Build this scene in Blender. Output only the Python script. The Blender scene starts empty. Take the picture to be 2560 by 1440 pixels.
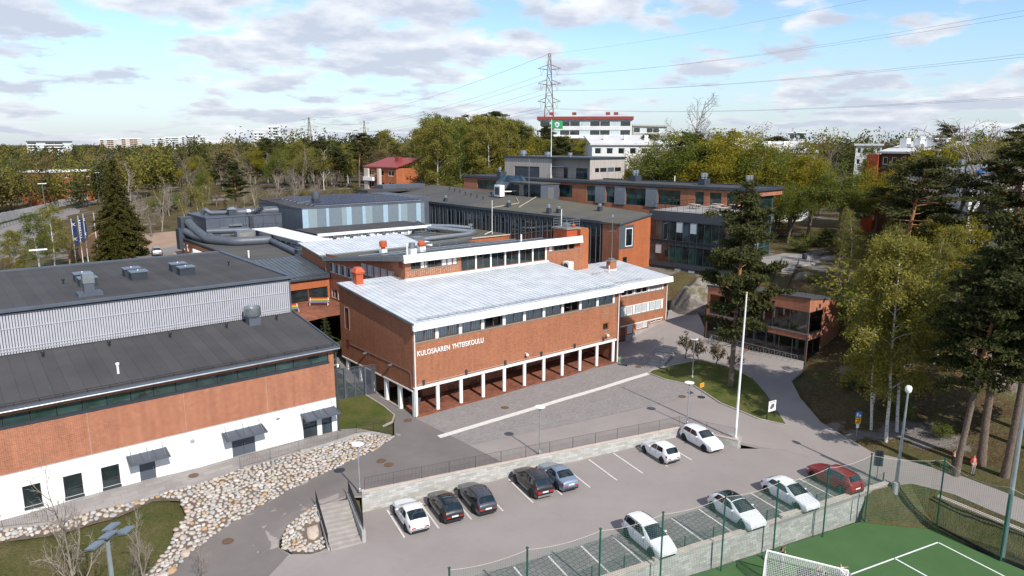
import bpy,bmesh,math,random
import numpy as np
from mathutils import Vector,Matrix
R=math.radians
rng=np.random.default_rng(11)
random.seed(5)
SC=bpy.context.scene
COL=SC.collection
# ------------------------------------------------------------------ camera, sky, sun, exposure
CAM=np.array([-34.56,-57.34,26.4])
PITCH,ROLL,YAW,FPX=R(11.42),R(.07),R(39.25),1790.0
def cam_axes():
 cp,sp=math.cos(PITCH),math.sin(PITCH)
 fw=np.array([math.sin(YAW)*cp,math.cos(YAW)*cp,-sp]); r=np.array([math.cos(YAW),-math.sin(YAW),0.])
 u=np.cross(r,fw)
 return r*math.cos(ROLL)+u*math.sin(ROLL),-r*math.sin(ROLL)+u*math.cos(ROLL),fw
_r,_u,_f=cam_axes()
cd=bpy.data.cameras.new('camera'); cam=bpy.data.objects.new('camera',cd); COL.objects.link(cam)
cd.sensor_width=36; cd.lens=FPX*36/2560; cd.clip_start=.5; cd.clip_end=12000
cam.matrix_world=Matrix(((_r[0],_u[0],-_f[0],CAM[0]),(_r[1],_u[1],-_f[1],CAM[1]),(_r[2],_u[2],-_f[2],CAM[2]),(0,0,0,1)))
SC.camera=cam
SUN_EL,SUN_AZ=R(40),R(188)
W=bpy.data.worlds.new('World'); SC.world=W; W.use_nodes=True
SC.view_settings.view_transform='Standard'; SC.view_settings.look='None'; SC.view_settings.gamma=1
SC.view_settings.use_curve_mapping=False
SC.view_settings.exposure=.35
SC.cycles.max_bounces=5; SC.cycles.diffuse_bounces=2; SC.cycles.glossy_bounces=3; SC.cycles.transparent_max_bounces=12
SC.cycles.transmission_bounces=3
SC.cycles.use_denoising=True
def build_world():
 nt=W.node_tree; n=nt.nodes; l=nt.links; n.clear()
 out=n.new('ShaderNodeOutputWorld'); sky=n.new('ShaderNodeTexSky')
 sky.sky_type='NISHITA'; sky.sun_disc=False; sky.sun_elevation=SUN_EL; sky.sun_rotation=SUN_AZ
 sky.air_density=1.0; sky.dust_density=.15; sky.ozone_density=4.0
 bs=n.new('ShaderNodeBackground'); bs.inputs[1].default_value=.135; l.new(sky.outputs[0],bs.inputs[0])
 tc=n.new('ShaderNodeTexCoord'); sep=n.new('ShaderNodeSeparateXYZ'); l.new(tc.outputs['Generated'],sep.inputs[0])
 def M(op,a,b=None,c=None):
  m=n.new('ShaderNodeMath'); m.operation=op
  for i,v in enumerate((a,b,c)):
   if v is None:continue
   if isinstance(v,(int,float)):m.inputs[i].default_value=v
   else:l.new(v,m.inputs[i])
  return m.outputs[0]
 hl=M('POWER',M('ADD',M('MULTIPLY',sep.outputs[0],sep.outputs[0]),M('MULTIPLY',sep.outputs[1],sep.outputs[1])),.5)
 zc=M('ADD',M('MAXIMUM',sep.outputs[2],0.0),.05); lg=M('LOGARITHM',zc,2.718)
 sc=M('ADD',.35,M('MULTIPLY',M('MINIMUM',zc,.5),1.2))
 cx=M('DIVIDE',M('DIVIDE',sep.outputs[0],hl),sc); cy=M('DIVIDE',M('DIVIDE',sep.outputs[1],hl),sc)
 def cloud(dz):
  cb=n.new('ShaderNodeCombineXYZ'); l.new(cx,cb.inputs[0]); l.new(cy,cb.inputs[1]); l.new(M('ADD',M('MULTIPLY',lg,.72),dz),cb.inputs[2])
  mp=n.new('ShaderNodeMapping'); mp.inputs['Location'].default_value=CLOUD; l.new(cb.outputs[0],mp.inputs[0])
  a=n.new('ShaderNodeTexNoise'); a.inputs['Scale'].default_value=5.4; a.inputs['Detail'].default_value=8; a.inputs['Roughness'].default_value=.54; l.new(mp.outputs[0],a.inputs['Vector'])
  b=n.new('ShaderNodeTexNoise'); b.inputs['Scale'].default_value=1.1; b.inputs['Detail'].default_value=1; l.new(mp.outputs[0],b.inputs['Vector'])
  return M('ADD',M('MULTIPLY',a.outputs[0],.7),M('MULTIPLY',b.outputs[0],.38))
 c0=cloud(0.); c1=cloud(-.09)
 mr=n.new('ShaderNodeMapRange'); mr.interpolation_type='SMOOTHSTEP'; l.new(c0,mr.inputs[0]); mr.inputs[1].default_value=.51; mr.inputs[2].default_value=.59
 haze=n.new('ShaderNodeMapRange'); l.new(sep.outputs[2],haze.inputs[0]); haze.inputs[1].default_value=.13; haze.inputs[2].default_value=-.02; haze.inputs[3].default_value=0.; haze.inputs[4].default_value=.92
 dens=n.new('ShaderNodeMapRange'); l.new(M('SUBTRACT',c1,c0),dens.inputs[0]); dens.inputs[1].default_value=.10; dens.inputs[2].default_value=-.09
 ramp=n.new('ShaderNodeMixRGB'); l.new(dens.outputs[0],ramp.inputs[0]); ramp.inputs[1].default_value=(.93,.94,.97,1); ramp.inputs[2].default_value=(.56,.61,.72,1)
 bh=n.new('ShaderNodeBackground'); bh.inputs[0].default_value=(.60,.73,.93,1); bh.inputs[1].default_value=.60
 m0=n.new('ShaderNodeMixShader'); l.new(haze.outputs[0],m0.inputs[0]); l.new(bs.outputs[0],m0.inputs[1]); l.new(bh.outputs[0],m0.inputs[2])
 bc=n.new('ShaderNodeBackground'); bc.inputs[1].default_value=.86; l.new(ramp.outputs[0],bc.inputs[0])
 mix=n.new('ShaderNodeMixShader'); l.new(M('MULTIPLY',mr.outputs[0],.93),mix.inputs[0]); l.new(m0.outputs[0],mix.inputs[1]); l.new(bc.outputs[0],mix.inputs[2])
 l.new(mix.outputs[0],out.inputs[0])
CLOUD=(0.4,6.1,2.0)
build_world()
sd=bpy.data.lights.new('sun','SUN'); sd.energy=4.4; sd.angle=R(.5); sd.color=(1,.945,.87)
so=bpy.data.objects.new('sun',sd); COL.objects.link(so)
sdir=Vector((math.sin(SUN_AZ)*math.cos(SUN_EL),math.cos(SUN_AZ)*math.cos(SUN_EL),math.sin(SUN_EL)))
so.rotation_euler=(-sdir).to_track_quat('-Z','Y').to_euler()
# ------------------------------------------------------------------ helpers
def link(o,parent=None):
 COL.objects.link(o)
 if parent is not None:o.parent=parent
 return o
def tag(o,label=None,cat=None,group=None,kind=None):
 if label:o['label']=label
 if cat:o['category']=cat
 if group:o['group']=group
 if kind:o['kind']=kind
 return o
def thing(name,label,cat,loc=(0,0,0),rz=0,group=None):
 o=bpy.data.objects.new(name,None); o.location=loc; o.rotation_euler=(0,0,rz); o.empty_display_size=.3
 link(o); return tag(o,label,cat,group)
def fast_mesh(name,co,faces=None,quads=None,mats=(),mi=None,smooth=False):
 """quads: (n,4) or tris (n,3) int array"""
 me=bpy.data.meshes.new(name)
 q=np.asarray(quads,dtype=np.int32); n,k=q.shape
 co=np.asarray(co,dtype=np.float32)
 me.vertices.add(len(co)); me.vertices.foreach_set('co',co.ravel())
 me.loops.add(n*k); me.loops.foreach_set('vertex_index',q.ravel())
 me.polygons.add(n); me.polygons.foreach_set('loop_start',np.arange(0,n*k,k,dtype=np.int32))
 try:me.polygons.foreach_set('loop_total',np.full(n,k,dtype=np.int32))
 except Exception:pass
 if mi is not None:me.polygons.foreach_set('material_index',np.asarray(mi,dtype=np.int32))
 me.polygons.foreach_set('use_smooth',np.full(n,bool(smooth)))
 for m in mats:me.materials.append(m)
 me.update(calc_edges=True); me.validate()
 return me
def copy_tree(o,parent=None):
 c=o.copy(); COL.objects.link(c); c.parent=parent
 for ch in list(o.children):copy_tree(ch,c)
 return c
class MB:
 def __init__(s):s.v=[]; s.f=[]; s.m=[]; s.mi=0
 def add(s,vs,fs):
  b=len(s.v); s.v+=[tuple(map(float,q))for q in vs]
  for f in fs:s.f.append(tuple(b+i for i in f)); s.m.append(s.mi)
  return s
 def quad(s,*p):return s.add(p,[tuple(range(len(p)))])
 def box(s,x0,x1,y0,y1,z0,z1):
  return s.add([(x0,y0,z0),(x1,y0,z0),(x1,y1,z0),(x0,y1,z0),(x0,y0,z1),(x1,y0,z1),(x1,y1,z1),(x0,y1,z1)],[(0,3,2,1),(4,5,6,7),(0,1,5,4),(1,2,6,5),(2,3,7,6),(3,0,4,7)])
 def hexa(s,a,b):
  return s.add(list(a)+list(b),[(0,3,2,1),(4,5,6,7),(0,1,5,4),(1,2,6,5),(2,3,7,6),(3,0,4,7)])
 def obox(s,c,ux,uy,uz,hx,hy,hz):
  c=Vector(c); ux=Vector(ux); uy=Vector(uy); uz=Vector(uz)
  a=[c+ux*sx*hx+uy*sy*hy-uz*hz for sx,sy in((-1,-1),(1,-1),(1,1),(-1,1))]
  b=[p+uz*2*hz for p in a]; return s.hexa(a,b)
 def bar(s,p0,p1,w,h=None,up=(0,0,1)):
  p0=Vector(p0); p1=Vector(p1); d=p1-p0; L=d.length
  if L<1e-6:return s
  d/=L; up=Vector(up)
  if abs(d.dot(up))>.99:up=Vector((1,0,0))
  sx=d.cross(up).normalized(); uz=sx.cross(d)
  h=w if h is None else h
  return s.obox((p0+p1)/2,d,sx,uz,L/2,w/2,h/2)
 def prism(s,poly,z0,z1):
  n=len(poly); a=sum(poly[i][0]*poly[(i+1)%n][1]-poly[(i+1)%n][0]*poly[i][1]for i in range(n))
  if a<0:poly=poly[::-1]
  f0=z0 if callable(z0)else(lambda x,y:z0); f1=z1 if callable(z1)else(lambda x,y:z1)
  vs=[(x,y,f0(x,y))for x,y in poly]+[(x,y,f1(x,y))for x,y in poly]
  return s.add(vs,[tuple(range(n))[::-1],tuple(range(n,2*n))]+[(i,(i+1)%n,n+(i+1)%n,n+i)for i in range(n)])
 def cyl(s,p0,p1,r0,r1=None,n=10,caps=True):
  r1=r0 if r1 is None else r1
  return s.tube([p0,p1],[r0,r1],n,caps)
 def tube(s,pts,rad,n=8,caps=True):
  pts=[Vector(p)for p in pts]; k=len(pts)
  if isinstance(rad,(int,float)):rad=[rad]*k
  rings=[]; prev=None
  for i,p in enumerate(pts):
   t=(pts[min(i+1,k-1)]-pts[max(i-1,0)]).normalized()
   a=prev if prev is not None else(Vector((0,0,1))if abs(t.z)<.9 else Vector((1,0,0)))
   sx=t.cross(a)
   if sx.length<1e-5:sx=t.cross(Vector((.3,1,.2)))
   sx.normalize(); uy=sx.cross(t); prev=uy
   rings.append([p+(sx*math.cos(2*math.pi*j/n)+uy*math.sin(2*math.pi*j/n))*rad[i]for j in range(n)])
  vs=[q for r in rings for q in r]; fs=[]
  for i in range(k-1):
   for j in range(n):fs.append((i*n+j,i*n+(j+1)%n,(i+1)*n+(j+1)%n,(i+1)*n+j))
  if caps:fs+=[tuple(range(n))[::-1],tuple(range((k-1)*n,k*n))]
  return s.add(vs,fs)
 def lathe(s,prof,c=(0,0,0),n=14,ax=None):
  vs=[]; fs=[]; k=len(prof)
  for r,z in prof:
   for j in range(n):
    a=2*math.pi*j/n; p=Vector((r*math.cos(a),r*math.sin(a),z))
    if ax=='y':p=Vector((p.x,p.z,p.y))
    vs.append(tuple(p+Vector(c)))
  for i in range(k-1):
   for j in range(n):
    q=(i*n+j,i*n+(j+1)%n,(i+1)*n+(j+1)%n,(i+1)*n+j); fs.append(q if ax!='y' else q[::-1])
  fs+=[tuple(range(n))[::-1],tuple(range((k-1)*n,k*n))]if ax!='y' else[tuple(range(n)),tuple(range((k-1)*n,k*n))[::-1]]
  return s.add(vs,fs)
 def mesh(s,name,mats,smooth=False):
  me=bpy.data.meshes.new(name); me.from_pydata(s.v,[],s.f)
  for m in(mats if isinstance(mats,(list,tuple))else[mats]):me.materials.append(m)
  if any(s.m):me.polygons.foreach_set('material_index',s.m)
  if smooth:me.polygons.foreach_set('use_smooth',[True]*len(me.polygons))
  me.update(); return me
 def build(s,name,mats,parent=None,smooth=False,bevel=0):
  o=bpy.data.objects.new(name,s.mesh(name,mats,smooth)); link(o,parent)
  if bevel:
   b=o.modifiers.new('bevel','BEVEL'); b.width=bevel; b.segments=1; b.limit_method='ANGLE'
  return o
def auto_smooth(o,ang=40):
 me=o.data; me.polygons.foreach_set('use_smooth',[True]*len(me.polygons))
 try:me.set_sharp_from_angle(angle=R(ang))
 except Exception:pass
 return o
# ------------------------------------------------------------------ materials
class NT:
 def __init__(s,name):
  s.mat=bpy.data.materials.new(name); s.mat.use_nodes=True; s.t=s.mat.node_tree; s.n=s.t.nodes; s.l=s.t.links
  s.n.clear(); s.out=s.n.new('ShaderNodeOutputMaterial'); s.b=s.n.new('ShaderNodeBsdfPrincipled'); s.l.new(s.b.outputs[0],s.out.inputs[0])
  s.geo=s.n.new('ShaderNodeNewGeometry')
 def new(s,k):return s.n.new(k)
 def set(s,sock,v):
  if isinstance(v,(int,float)):sock.default_value=v
  elif isinstance(v,(tuple,list)):sock.default_value=tuple(v)if len(v)!=3 or sock.type=='VECTOR' else(*v,1)
  else:s.l.new(v,sock)
 def math(s,op,a,b=None,c=None,clamp=False):
  m=s.new('ShaderNodeMath'); m.operation=op; m.use_clamp=clamp
  for i,v in enumerate((a,b,c)):
   if v is not None:s.set(m.inputs[i],v)
  return m.outputs[0]
 def mix(s,fac,a,b,mode='MIX'):
  m=s.new('ShaderNodeMixRGB'); m.blend_type=mode; s.set(m.inputs[0],fac); s.set(m.inputs[1],a); s.set(m.inputs[2],b); return m.outputs[0]
 def noise(s,scale,detail=3,rough=.55,vec=None,out=0):
  m=s.new('ShaderNodeTexNoise'); m.inputs['Scale'].default_value=scale; m.inputs['Detail'].default_value=detail; m.inputs['Roughness'].default_value=rough
  s.l.new(vec if vec is not None else s.geo.outputs['Position'],m.inputs['Vector']); return m.outputs[out]
 def voro(s,scale,vec=None,feature='F1',out=0):
  m=s.new('ShaderNodeTexVoronoi'); m.feature=feature; m.inputs['Scale'].default_value=scale
  s.l.new(vec if vec is not None else s.geo.outputs['Position'],m.inputs['Vector']); return m.outputs[out]
 def ramp(s,f,*stops):
  m=s.new('ShaderNodeValToRGB'); s.l.new(f,m.inputs[0]); e=m.color_ramp.elements
  while len(e)<len(stops):e.new(.5)
  for i,(p,c)in enumerate(stops):e[i].position=p; e[i].color=(*c,1)if len(c)==3 else c
  return m.outputs[0]
 def rng(s,f,a,b,c=0.,d=1.,smooth=False):
  m=s.new('ShaderNodeMapRange'); s.set(m.inputs[0],f)
  if smooth:m.interpolation_type='SMOOTHSTEP'
  for i,v in enumerate((a,b,c,d)):m.inputs[i+1].default_value=v
  return m.outputs[0]
 def wallvec(s,sx=1,sz=1):
  ab=s.new('ShaderNodeVectorMath'); ab.operation='ABSOLUTE'; s.l.new(s.geo.outputs['True Normal'],ab.inputs[0])
  n=s.new('ShaderNodeSeparateXYZ'); s.l.new(ab.outputs[0],n.inputs[0]); p=s.new('ShaderNodeSeparateXYZ'); s.l.new(s.geo.outputs['Position'],p.inputs[0])
  top=s.math('GREATER_THAN',n.outputs[2],.8)
  xw=s.math('GREATER_THAN',n.outputs[0],n.outputs[1])
  u=s.mixv(xw,p.outputs[0],p.outputs[1]); v=s.mixv(top,p.outputs[2],p.outputs[1]); u=s.mixv(top,u,p.outputs[0])
  c=s.new('ShaderNodeCombineXYZ'); s.l.new(s.math('MULTIPLY',u,sx),c.inputs[0]); s.l.new(s.math('MULTIPLY',v,sz),c.inputs[1]); return c.outputs[0]
 def mixv(s,f,a,b):return s.math('ADD',s.math('MULTIPLY',a,s.math('SUBTRACT',1.,f)),s.math('MULTIPLY',b,f))
 def fin(s,color=None,rough=None,metal=None,bump=None,bs=.3,bd=.02,spec=None):
  if color is not None:s.set(s.b.inputs['Base Color'],color)
  if rough is not None:s.set(s.b.inputs['Roughness'],rough)
  if metal is not None:s.set(s.b.inputs['Metallic'],metal)
  if spec is not None:s.set(s.b.inputs['Specular IOR Level'],spec)
  if bump is not None:
   m=s.new('ShaderNodeBump'); m.inputs['Strength'].default_value=bs; m.inputs['Distance'].default_value=bd; s.l.new(bump,m.inputs['Height']); s.l.new(m.outputs[0],s.b.inputs['Normal'])
  return s.mat
def plain(name,c,rough=.6,metal=0.,var=.12,sc=1.5,spec=.4,fine=0.):
 t=NT(name); f=t.noise(sc,4)
 d=tuple(x*(1-var)for x in c); e=tuple(min(1,x*(1+var))for x in c)
 col=t.mix(t.rng(f,.3,.7),d,e)
 if fine:col=t.mix(t.rng(t.noise(sc*18,3),.3,.7,0,fine),col,tuple(x*.5 for x in c))
 return t.fin(col,rough,metal,spec=spec)
def brick_mat(name,c1,c2,mortar,bw=.27,bh=.085,var=.25,rough=.85,bs=.4):
 t=NT(name); v=t.wallvec()
 b=t.new('ShaderNodeTexBrick'); t.l.new(v,b.inputs['Vector']); b.inputs['Scale'].default_value=1
 b.inputs['Brick Width'].default_value=bw; b.inputs['Row Height'].default_value=bh; b.inputs['Mortar Size'].default_value=.009; b.inputs['Mortar Smooth'].default_value=.3
 b.inputs['Color1'].default_value=(*c1,1); b.inputs['Color2'].default_value=(*c2,1); b.inputs['Mortar'].default_value=(*mortar,1); b.inputs['Bias'].default_value=-.1
 f1=t.rng(t.noise(.35,4),.3,.7,1-var,1+var*.6); f2=t.rng(t.noise(3.,3),.3,.7,.95,1.05)
 st=t.new('ShaderNodeMapping'); st.inputs['Scale'].default_value=(2.2,2.2,.18); t.l.new(t.geo.outputs['Position'],st.inputs[0])
 f3=t.rng(t.noise(1.2,4,vec=st.outputs[0]),.35,.75,.86,1.08)
 m=t.math('MULTIPLY',t.math('MULTIPLY',f1,f2),f3)
 mu=t.new('ShaderNodeVectorMath'); mu.operation='SCALE'; t.l.new(b.outputs[0],mu.inputs[0]); t.l.new(m,mu.inputs['Scale'])
 return t.fin(mu.outputs[0],rough,bump=b.outputs[1],bs=-bs,bd=.01,spec=.25)
def glass_mat(name,tint=(.012,.02,.022),rough=.03,var=True):
 t=NT(name); c=tint
 if var:
  f=t.noise(.55,1); c=t.mix(t.rng(f,.35,.7),tuple(x*.45 for x in tint),tuple(x*1.7 for x in tint))
 wob=t.noise(.7,2)
 return t.fin(c,rough,spec=1.0,bump=wob,bs=.035,bd=.3)
def clear_glass(name,tint=(.75,.85,.85)):
 t=NT(name); t.n.remove(t.b)
 tr=t.new('ShaderNodeBsdfTransparent'); tr.inputs[0].default_value=(*tint,1); gl=t.new('ShaderNodeBsdfGlossy'); gl.inputs['Roughness'].default_value=.02
 fr=t.new('ShaderNodeFresnel'); fr.inputs[0].default_value=1.55; mx=t.new('ShaderNodeMixShader')
 t.l.new(t.math('ADD',t.math('MULTIPLY',fr.outputs[0],1.3),.03,clamp=True),mx.inputs[0]); t.l.new(tr.outputs[0],mx.inputs[1]); t.l.new(gl.outputs[0],mx.inputs[2]); t.l.new(mx.outputs[0],t.out.inputs[0])
 return t.mat
MAT={}
def make_mats():
 m=MAT
 m['brick']=brick_mat('brick_red',(.37,.118,.047),(.255,.075,.031),(.42,.29,.21),var=.1)
 m['brick_hall']=brick_mat('brick_hall',(.38,.125,.056),(.27,.08,.036),(.48,.34,.26),var=.09)
 m['brick_orange']=brick_mat('brick_orange',(.44,.125,.042),(.36,.095,.035),(.36,.18,.10),var=.12)
 m['brick_pav']=brick_mat('brick_pavilion',(.42,.15,.08),(.34,.11,.06),(.44,.28,.2),var=.12)
 m['brick_floor']=brick_mat('brick_floor',(.27,.095,.05),(.16,.06,.04),(.22,.15,.11),bw=.5,bh=.25,var=.3)
 m['white']=plain('white_paint',(.78,.78,.76),.5,var=.05)
 m['render']=plain('white_render',(.74,.735,.71),.85,var=.05,sc=.8)
 m['metalwhite']=None
 t=NT('white_seam_roof'); f=t.noise(.5,5,.6); g=t.noise(2.6,5,.65)
 col=t.mix(t.rng(f,.35,.75),(.50,.53,.55),(.66,.68,.70)); col=t.mix(t.rng(g,.58,.8,0,.55),col,(.36,.34,.27)); m['metalwhite']=t.fin(col,.45,.1)
 t=NT('grey_seam_roof'); f=t.noise(.6,5,.6); col=t.mix(t.rng(f,.35,.75),(.20,.215,.225),(.29,.305,.315)); m['metalgrey']=t.fin(col,.42,.3)
 t=NT('dark_seam_roof'); f=t.noise(.6,5,.6); col=t.mix(t.rng(f,.35,.75),(.085,.1,.115),(.125,.145,.16)); m['metaldark']=t.fin(col,.42,.3)
 m['dark']=plain('dark_grey_metal',(.055,.065,.08),.5,.2,sc=.8)
 m['darkclad']=plain('dark_cladding',(.085,.1,.125),.55,.1,sc=.7)
 m['black']=plain('black_metal',(.02,.02,.022),.5)
 m['galv']=plain('galvanised_steel',(.36,.39,.41),.38,.75,sc=2)
 m['duct']=plain('duct_lagging',(.10,.112,.132),.5,.2,sc=.9)
 m['steelblue']=plain('pole_steel',(.42,.46,.50),.35,.6)
 m['slat']=plain('aluminium_slat',(.46,.46,.50),.45,.15,var=.06)
 m['concrete']=plain('concrete',(.36,.35,.33),.9,var=.14,fine=.2)
 m['wood']=plain('door_wood',(.16,.06,.025),.5,var=.3,sc=3)
 t=NT('grey_timber'); mp=t.new('ShaderNodeMapping'); mp.inputs['Scale'].default_value=(7,7,.35); t.l.new(t.geo.outputs['Position'],mp.inputs[0]); f=t.noise(1.,4,vec=mp.outputs[0])
 m['timber']=t.fin(t.mix(t.rng(f,.3,.7),(.30,.265,.235),(.47,.43,.39)),.8)
 def felt(name,base,axis,mossy=0.):
  t=NT(name); p=t.new('ShaderNodeSeparateXYZ'); t.l.new(t.geo.outputs['Position'],p.inputs[0])
  k=t.math('FLOOR',p.outputs[axis]); wn=t.new('ShaderNodeTexWhiteNoise'); wn.noise_dimensions='1D'; t.l.new(k,wn.inputs['W'])
  f=t.math('ADD',t.math('MULTIPLY',wn.outputs[0],.16),t.rng(t.noise(.22,5,.6),.3,.7,.78,1.08))
  edge=t.math('LESS_THAN',t.math('FRACT',p.outputs[axis]),.05); f=t.math('MULTIPLY',f,t.math('SUBTRACT',1.,t.math('MULTIPLY',edge,.25)))
  f=t.math('MULTIPLY',f,t.rng(t.noise(30,2),.2,.8,.75,1.25))
  s=t.new('ShaderNodeVectorMath'); s.operation='SCALE'; s.inputs[0].default_value=base; t.l.new(f,s.inputs['Scale'])
  c=s.outputs[0]
  if mossy:c=t.mix(t.rng(t.noise(.16,5),.42,.68,0,mossy),c,(.13,.115,.07))
  return t.fin(c,.92,bump=t.noise(60,2),bs=.3,bd=.01,spec=.2)
 m['felt']=felt('roof_felt',(.066,.064,.066),0); m['felt2']=felt('roof_felt_link',(.085,.083,.082),1,.25); m['felt_moss']=felt('roof_felt_mossy',(.10,.096,.085),1,.7)
 m['glass']=glass_mat('window_glass'); m['glass_green']=glass_mat('window_glass_green',(.02,.045,.042)); m['glass_blue']=glass_mat('window_glass_blue',(.03,.05,.065))
 m['glass_pale']=plain('window_pale_blind',(.45,.52,.54),.08,spec=1.,var=.1); m['glass_lilac']=plain('window_lilac_blind',(.42,.36,.38),.1,spec=1.,var=.06)
 m['clear']=clear_glass('clear_glass',(.93,.97,.97)); m['clear_dark']=clear_glass('clear_glass_tinted',(.42,.5,.5))
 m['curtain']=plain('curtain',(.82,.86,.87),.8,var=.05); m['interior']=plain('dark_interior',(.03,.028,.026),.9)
 m['frame_dark']=plain('window_frame_dark',(.035,.042,.05),.45); m['frame_brown']=plain('window_frame_brown',(.13,.075,.05),.6); m['sill']=plain('window_sill',(.22,.21,.18),.7)
 m['orange']=plain('orange_paint',(.44,.085,.03),.55,var=.15); m['redshutter']=plain('red_shutter',(.19,.035,.025),.6)
 m['stair']=plain('stair_slab',(.33,.30,.275),.9,var=.14,fine=.15)
 t=NT('concrete_blockwork'); v=t.wallvec(); b=t.new('ShaderNodeTexBrick'); t.l.new(v,b.inputs['Vector']); b.inputs['Scale'].default_value=1; b.inputs['Brick Width'].default_value=.6; b.inputs['Row Height'].default_value=.2
 b.inputs['Mortar Size'].default_value=.006; b.inputs['Color1'].default_value=(.33,.33,.31,1); b.inputs['Color2'].default_value=(.50,.50,.475,1); b.inputs['Mortar'].default_value=(.2,.19,.17,1)
 c=t.mix(t.rng(t.noise(2.2,4),.35,.7,0,.4),b.outputs[0],(.30,.27,.22)); m['block']=t.fin(c,.95,bump=t.noise(9,4),bs=.5,bd=.04,spec=.2)
 m['cap']=plain('wall_coping',(.50,.42,.36),.9,var=.1)
make_mats()
# ------------------------------------------------------------------ terrain heights
CP=[(-3.9,-2.7,0),(-6.4,-3.9,-.05),(-8.6,-4.4,-.1),(-11,-4.8,-.25),(-13.6,-5.1,-.5),(-15.8,-5.5,-.7),(-17.9,-6,-.95),(-20.1,-6.5,-1.25),(-21.8,-7.2,-1.45),(-23.4,-8.1,-1.65),(-25.1,-9.6,-1.85),(-12,-10.4,-.1),(-12.8,-10.2,-.12),(-14.7,-9.8,-.2),(-16,-9.9,-.5),(-17.1,-10,-.85),(-17.8,-10.6,-1.2),(-18.2,-11.4,-1.5),(-17.8,-12.6,-1.6),(-16.7,-13.4,-1.6),(-15.6,-13.5,-1.58),(-20,-16,-1.72),(-24,-15,-1.85),(-28,-17,-1.95),(-20,-21,-1.7),(-15,-18,-1.59),(-15,-24,-1.59),(-3.8,-2.7,.05),(-5,-.6,.05),(-8.5,-.7,.05),(-12.4,-.7,.05),(-17.1,-.7,.05),(-22.6,-1.2,.05),(-27.9,-.6,.05),(-33.3,.7,.05),(-45,1,.05),(-8,3,.05),(-20,3,.05),(-33,4,.05),(-22.1,-2.4,-.4),(-23.5,-5.7,-1.1),(-24.2,-6.9,-1.6),(-26.2,-8.2,-2),(-26.3,-1.7,-.5),(-28.8,-1.6,-.5),(-31.9,-1.2,-.5),(-29,-6,-1.6),(-34,-4,-1.3),(-33,-10,-2.3),(-45,-8,-2.2),(0,0,0),(0,-4,0),(10,0,0),(20,0,0),(29,0,0),(5,-5,0),(15,-5,0),(25,-5,0),(0,-8,0),(10,-10,0),(20,-12,0),(3,-13,0),(10,-15,0),(18,-17.5,0),(-6,-8,0),(-10,-9.8,-.05),(27,-10,.02),(24,-16,0),(19.5,-21,0),(20.2,-22.8,-.05),(-2,1.5,.05),(-5,4,.05),(-4,9,.2),(-.5,6,.25),(-.5,12,.8),(-4,16,1.6),(-3,22,3.2),(-1,28,5.0),(3,31,5.3),(4,27,5.2),(23.8,-20.8,-.15),(26.3,-21.4,-.15),(27,-23.6,-.25),(27.3,-26.2,-.35),(27.1,-29.4,-.4),(27.9,-31.5,-.45),(28.5,-34,-.5),(29.1,-38.2,-.6),(28.2,-43,-.8),(24.9,-43.9,-.9),(25.5,-38,-.6),(25,-35.8,-.6),(22.3,-35.8,-.62),(21.5,-25.5,-.6),(22.5,-30,-.62),(35,-9,.35),(31.5,-14.5,.3),(28,-14,.08),(33,-19,.25),(30,-22,0),(36.6,-18.1,.45),(41.2,-17.2,.6),(39.5,-20.9,.5),(45.1,-20.2,2),(52.2,-17.1,3.5),(53,-8,4.6),(53,0,5),(86.5,5,7),(77.5,6.6,7),(62.6,-.9,5.5),(95.9,-7.6,9),(103.9,-14.1,9),(77.5,-16.8,7),(53.2,-25,4),(44.3,-32.5,3),(38.9,-27.2,.7),(34.8,-32.7,0),(33.5,-37.8,-.2),(45.8,-37.7,2),(69.2,-30.7,5),(46.4,4.7,2.1),(50.8,6,2.6),(56,5,5),(55.9,11.7,5.8),(43.5,-2.2,1.1),(41.2,-1.4,1),(31.4,1,.05),(36,5,.1),(37.6,2.4,.5),(43,-9,.75),(40,-9,.7),(40,5.2,.9),(44.7,5.2,1.75),(30,12,3),(40,12,4),(10,14,2),(20,30,5),(40,40,5),(0,60,5),(0,90,5),(-7,90,5),(-12,97,4.2),(5,126,5),(-20,60,4),(-20,34,3),(-45,40,1.5),(-60,10,.5),(30,100,5.5),(60,100,6),(25,130,5.5),(40,165,8.5),(60,180,11),(90,190,11),(50,215,12),(120,180,9),(-24,120,3),(-22,145,3),(-18,200,3),(15,242,3),(2,214,3),(-40,150,2.5),(-60,200,2),(40,300,4),(-33,110,3),(95,30,7.5),(110,60,8),(90,60,7),(140,20,9),(150,-40,8),(110,-60,6),(60,-60,2),(35,-70,-1),(0,-70,-2.75),(-60,-60,-2.5),(-80,-20,-1),(-100,100,2),(160,120,9),(100,130,8),(250,100,10),(250,300,8),(100,350,8),(-100,300,3),(-200,0,0),(200,-200,3),(-200,-200,-2)]
CPA=np.array(CP,dtype=float)
def _rbf_setup():
 P=CPA[:,:2]; n=len(P); D=np.hypot(P[:,None,0]-P[None,:,0],P[:,None,1]-P[None,:,1])
 A=np.zeros((n+1,n+1)); A[:n,:n]=D+np.eye(n)*(-.02); A[:n,n]=1; A[n,:n]=1
 return np.linalg.lstsq(A,np.append(CPA[:,2],0),rcond=None)[0]
RBFW=_rbf_setup()
def rbf(x,y):
 x=np.atleast_1d(np.asarray(x,float)); y=np.atleast_1d(np.asarray(y,float)); s=x.shape; x=x.ravel(); y=y.ravel()
 out=np.empty(len(x))
 for i in range(0,len(x),20000):
  D=np.hypot(x[i:i+20000,None]-CPA[None,:,0],y[i:i+20000,None]-CPA[None,:,1]); out[i:i+20000]=D@RBFW[:-1]+RBFW[-1]
 far=np.clip((np.hypot(x-20,y-20)-320)/200,0,1); out=out*(1-far)+6*far
 return out.reshape(s)
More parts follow.
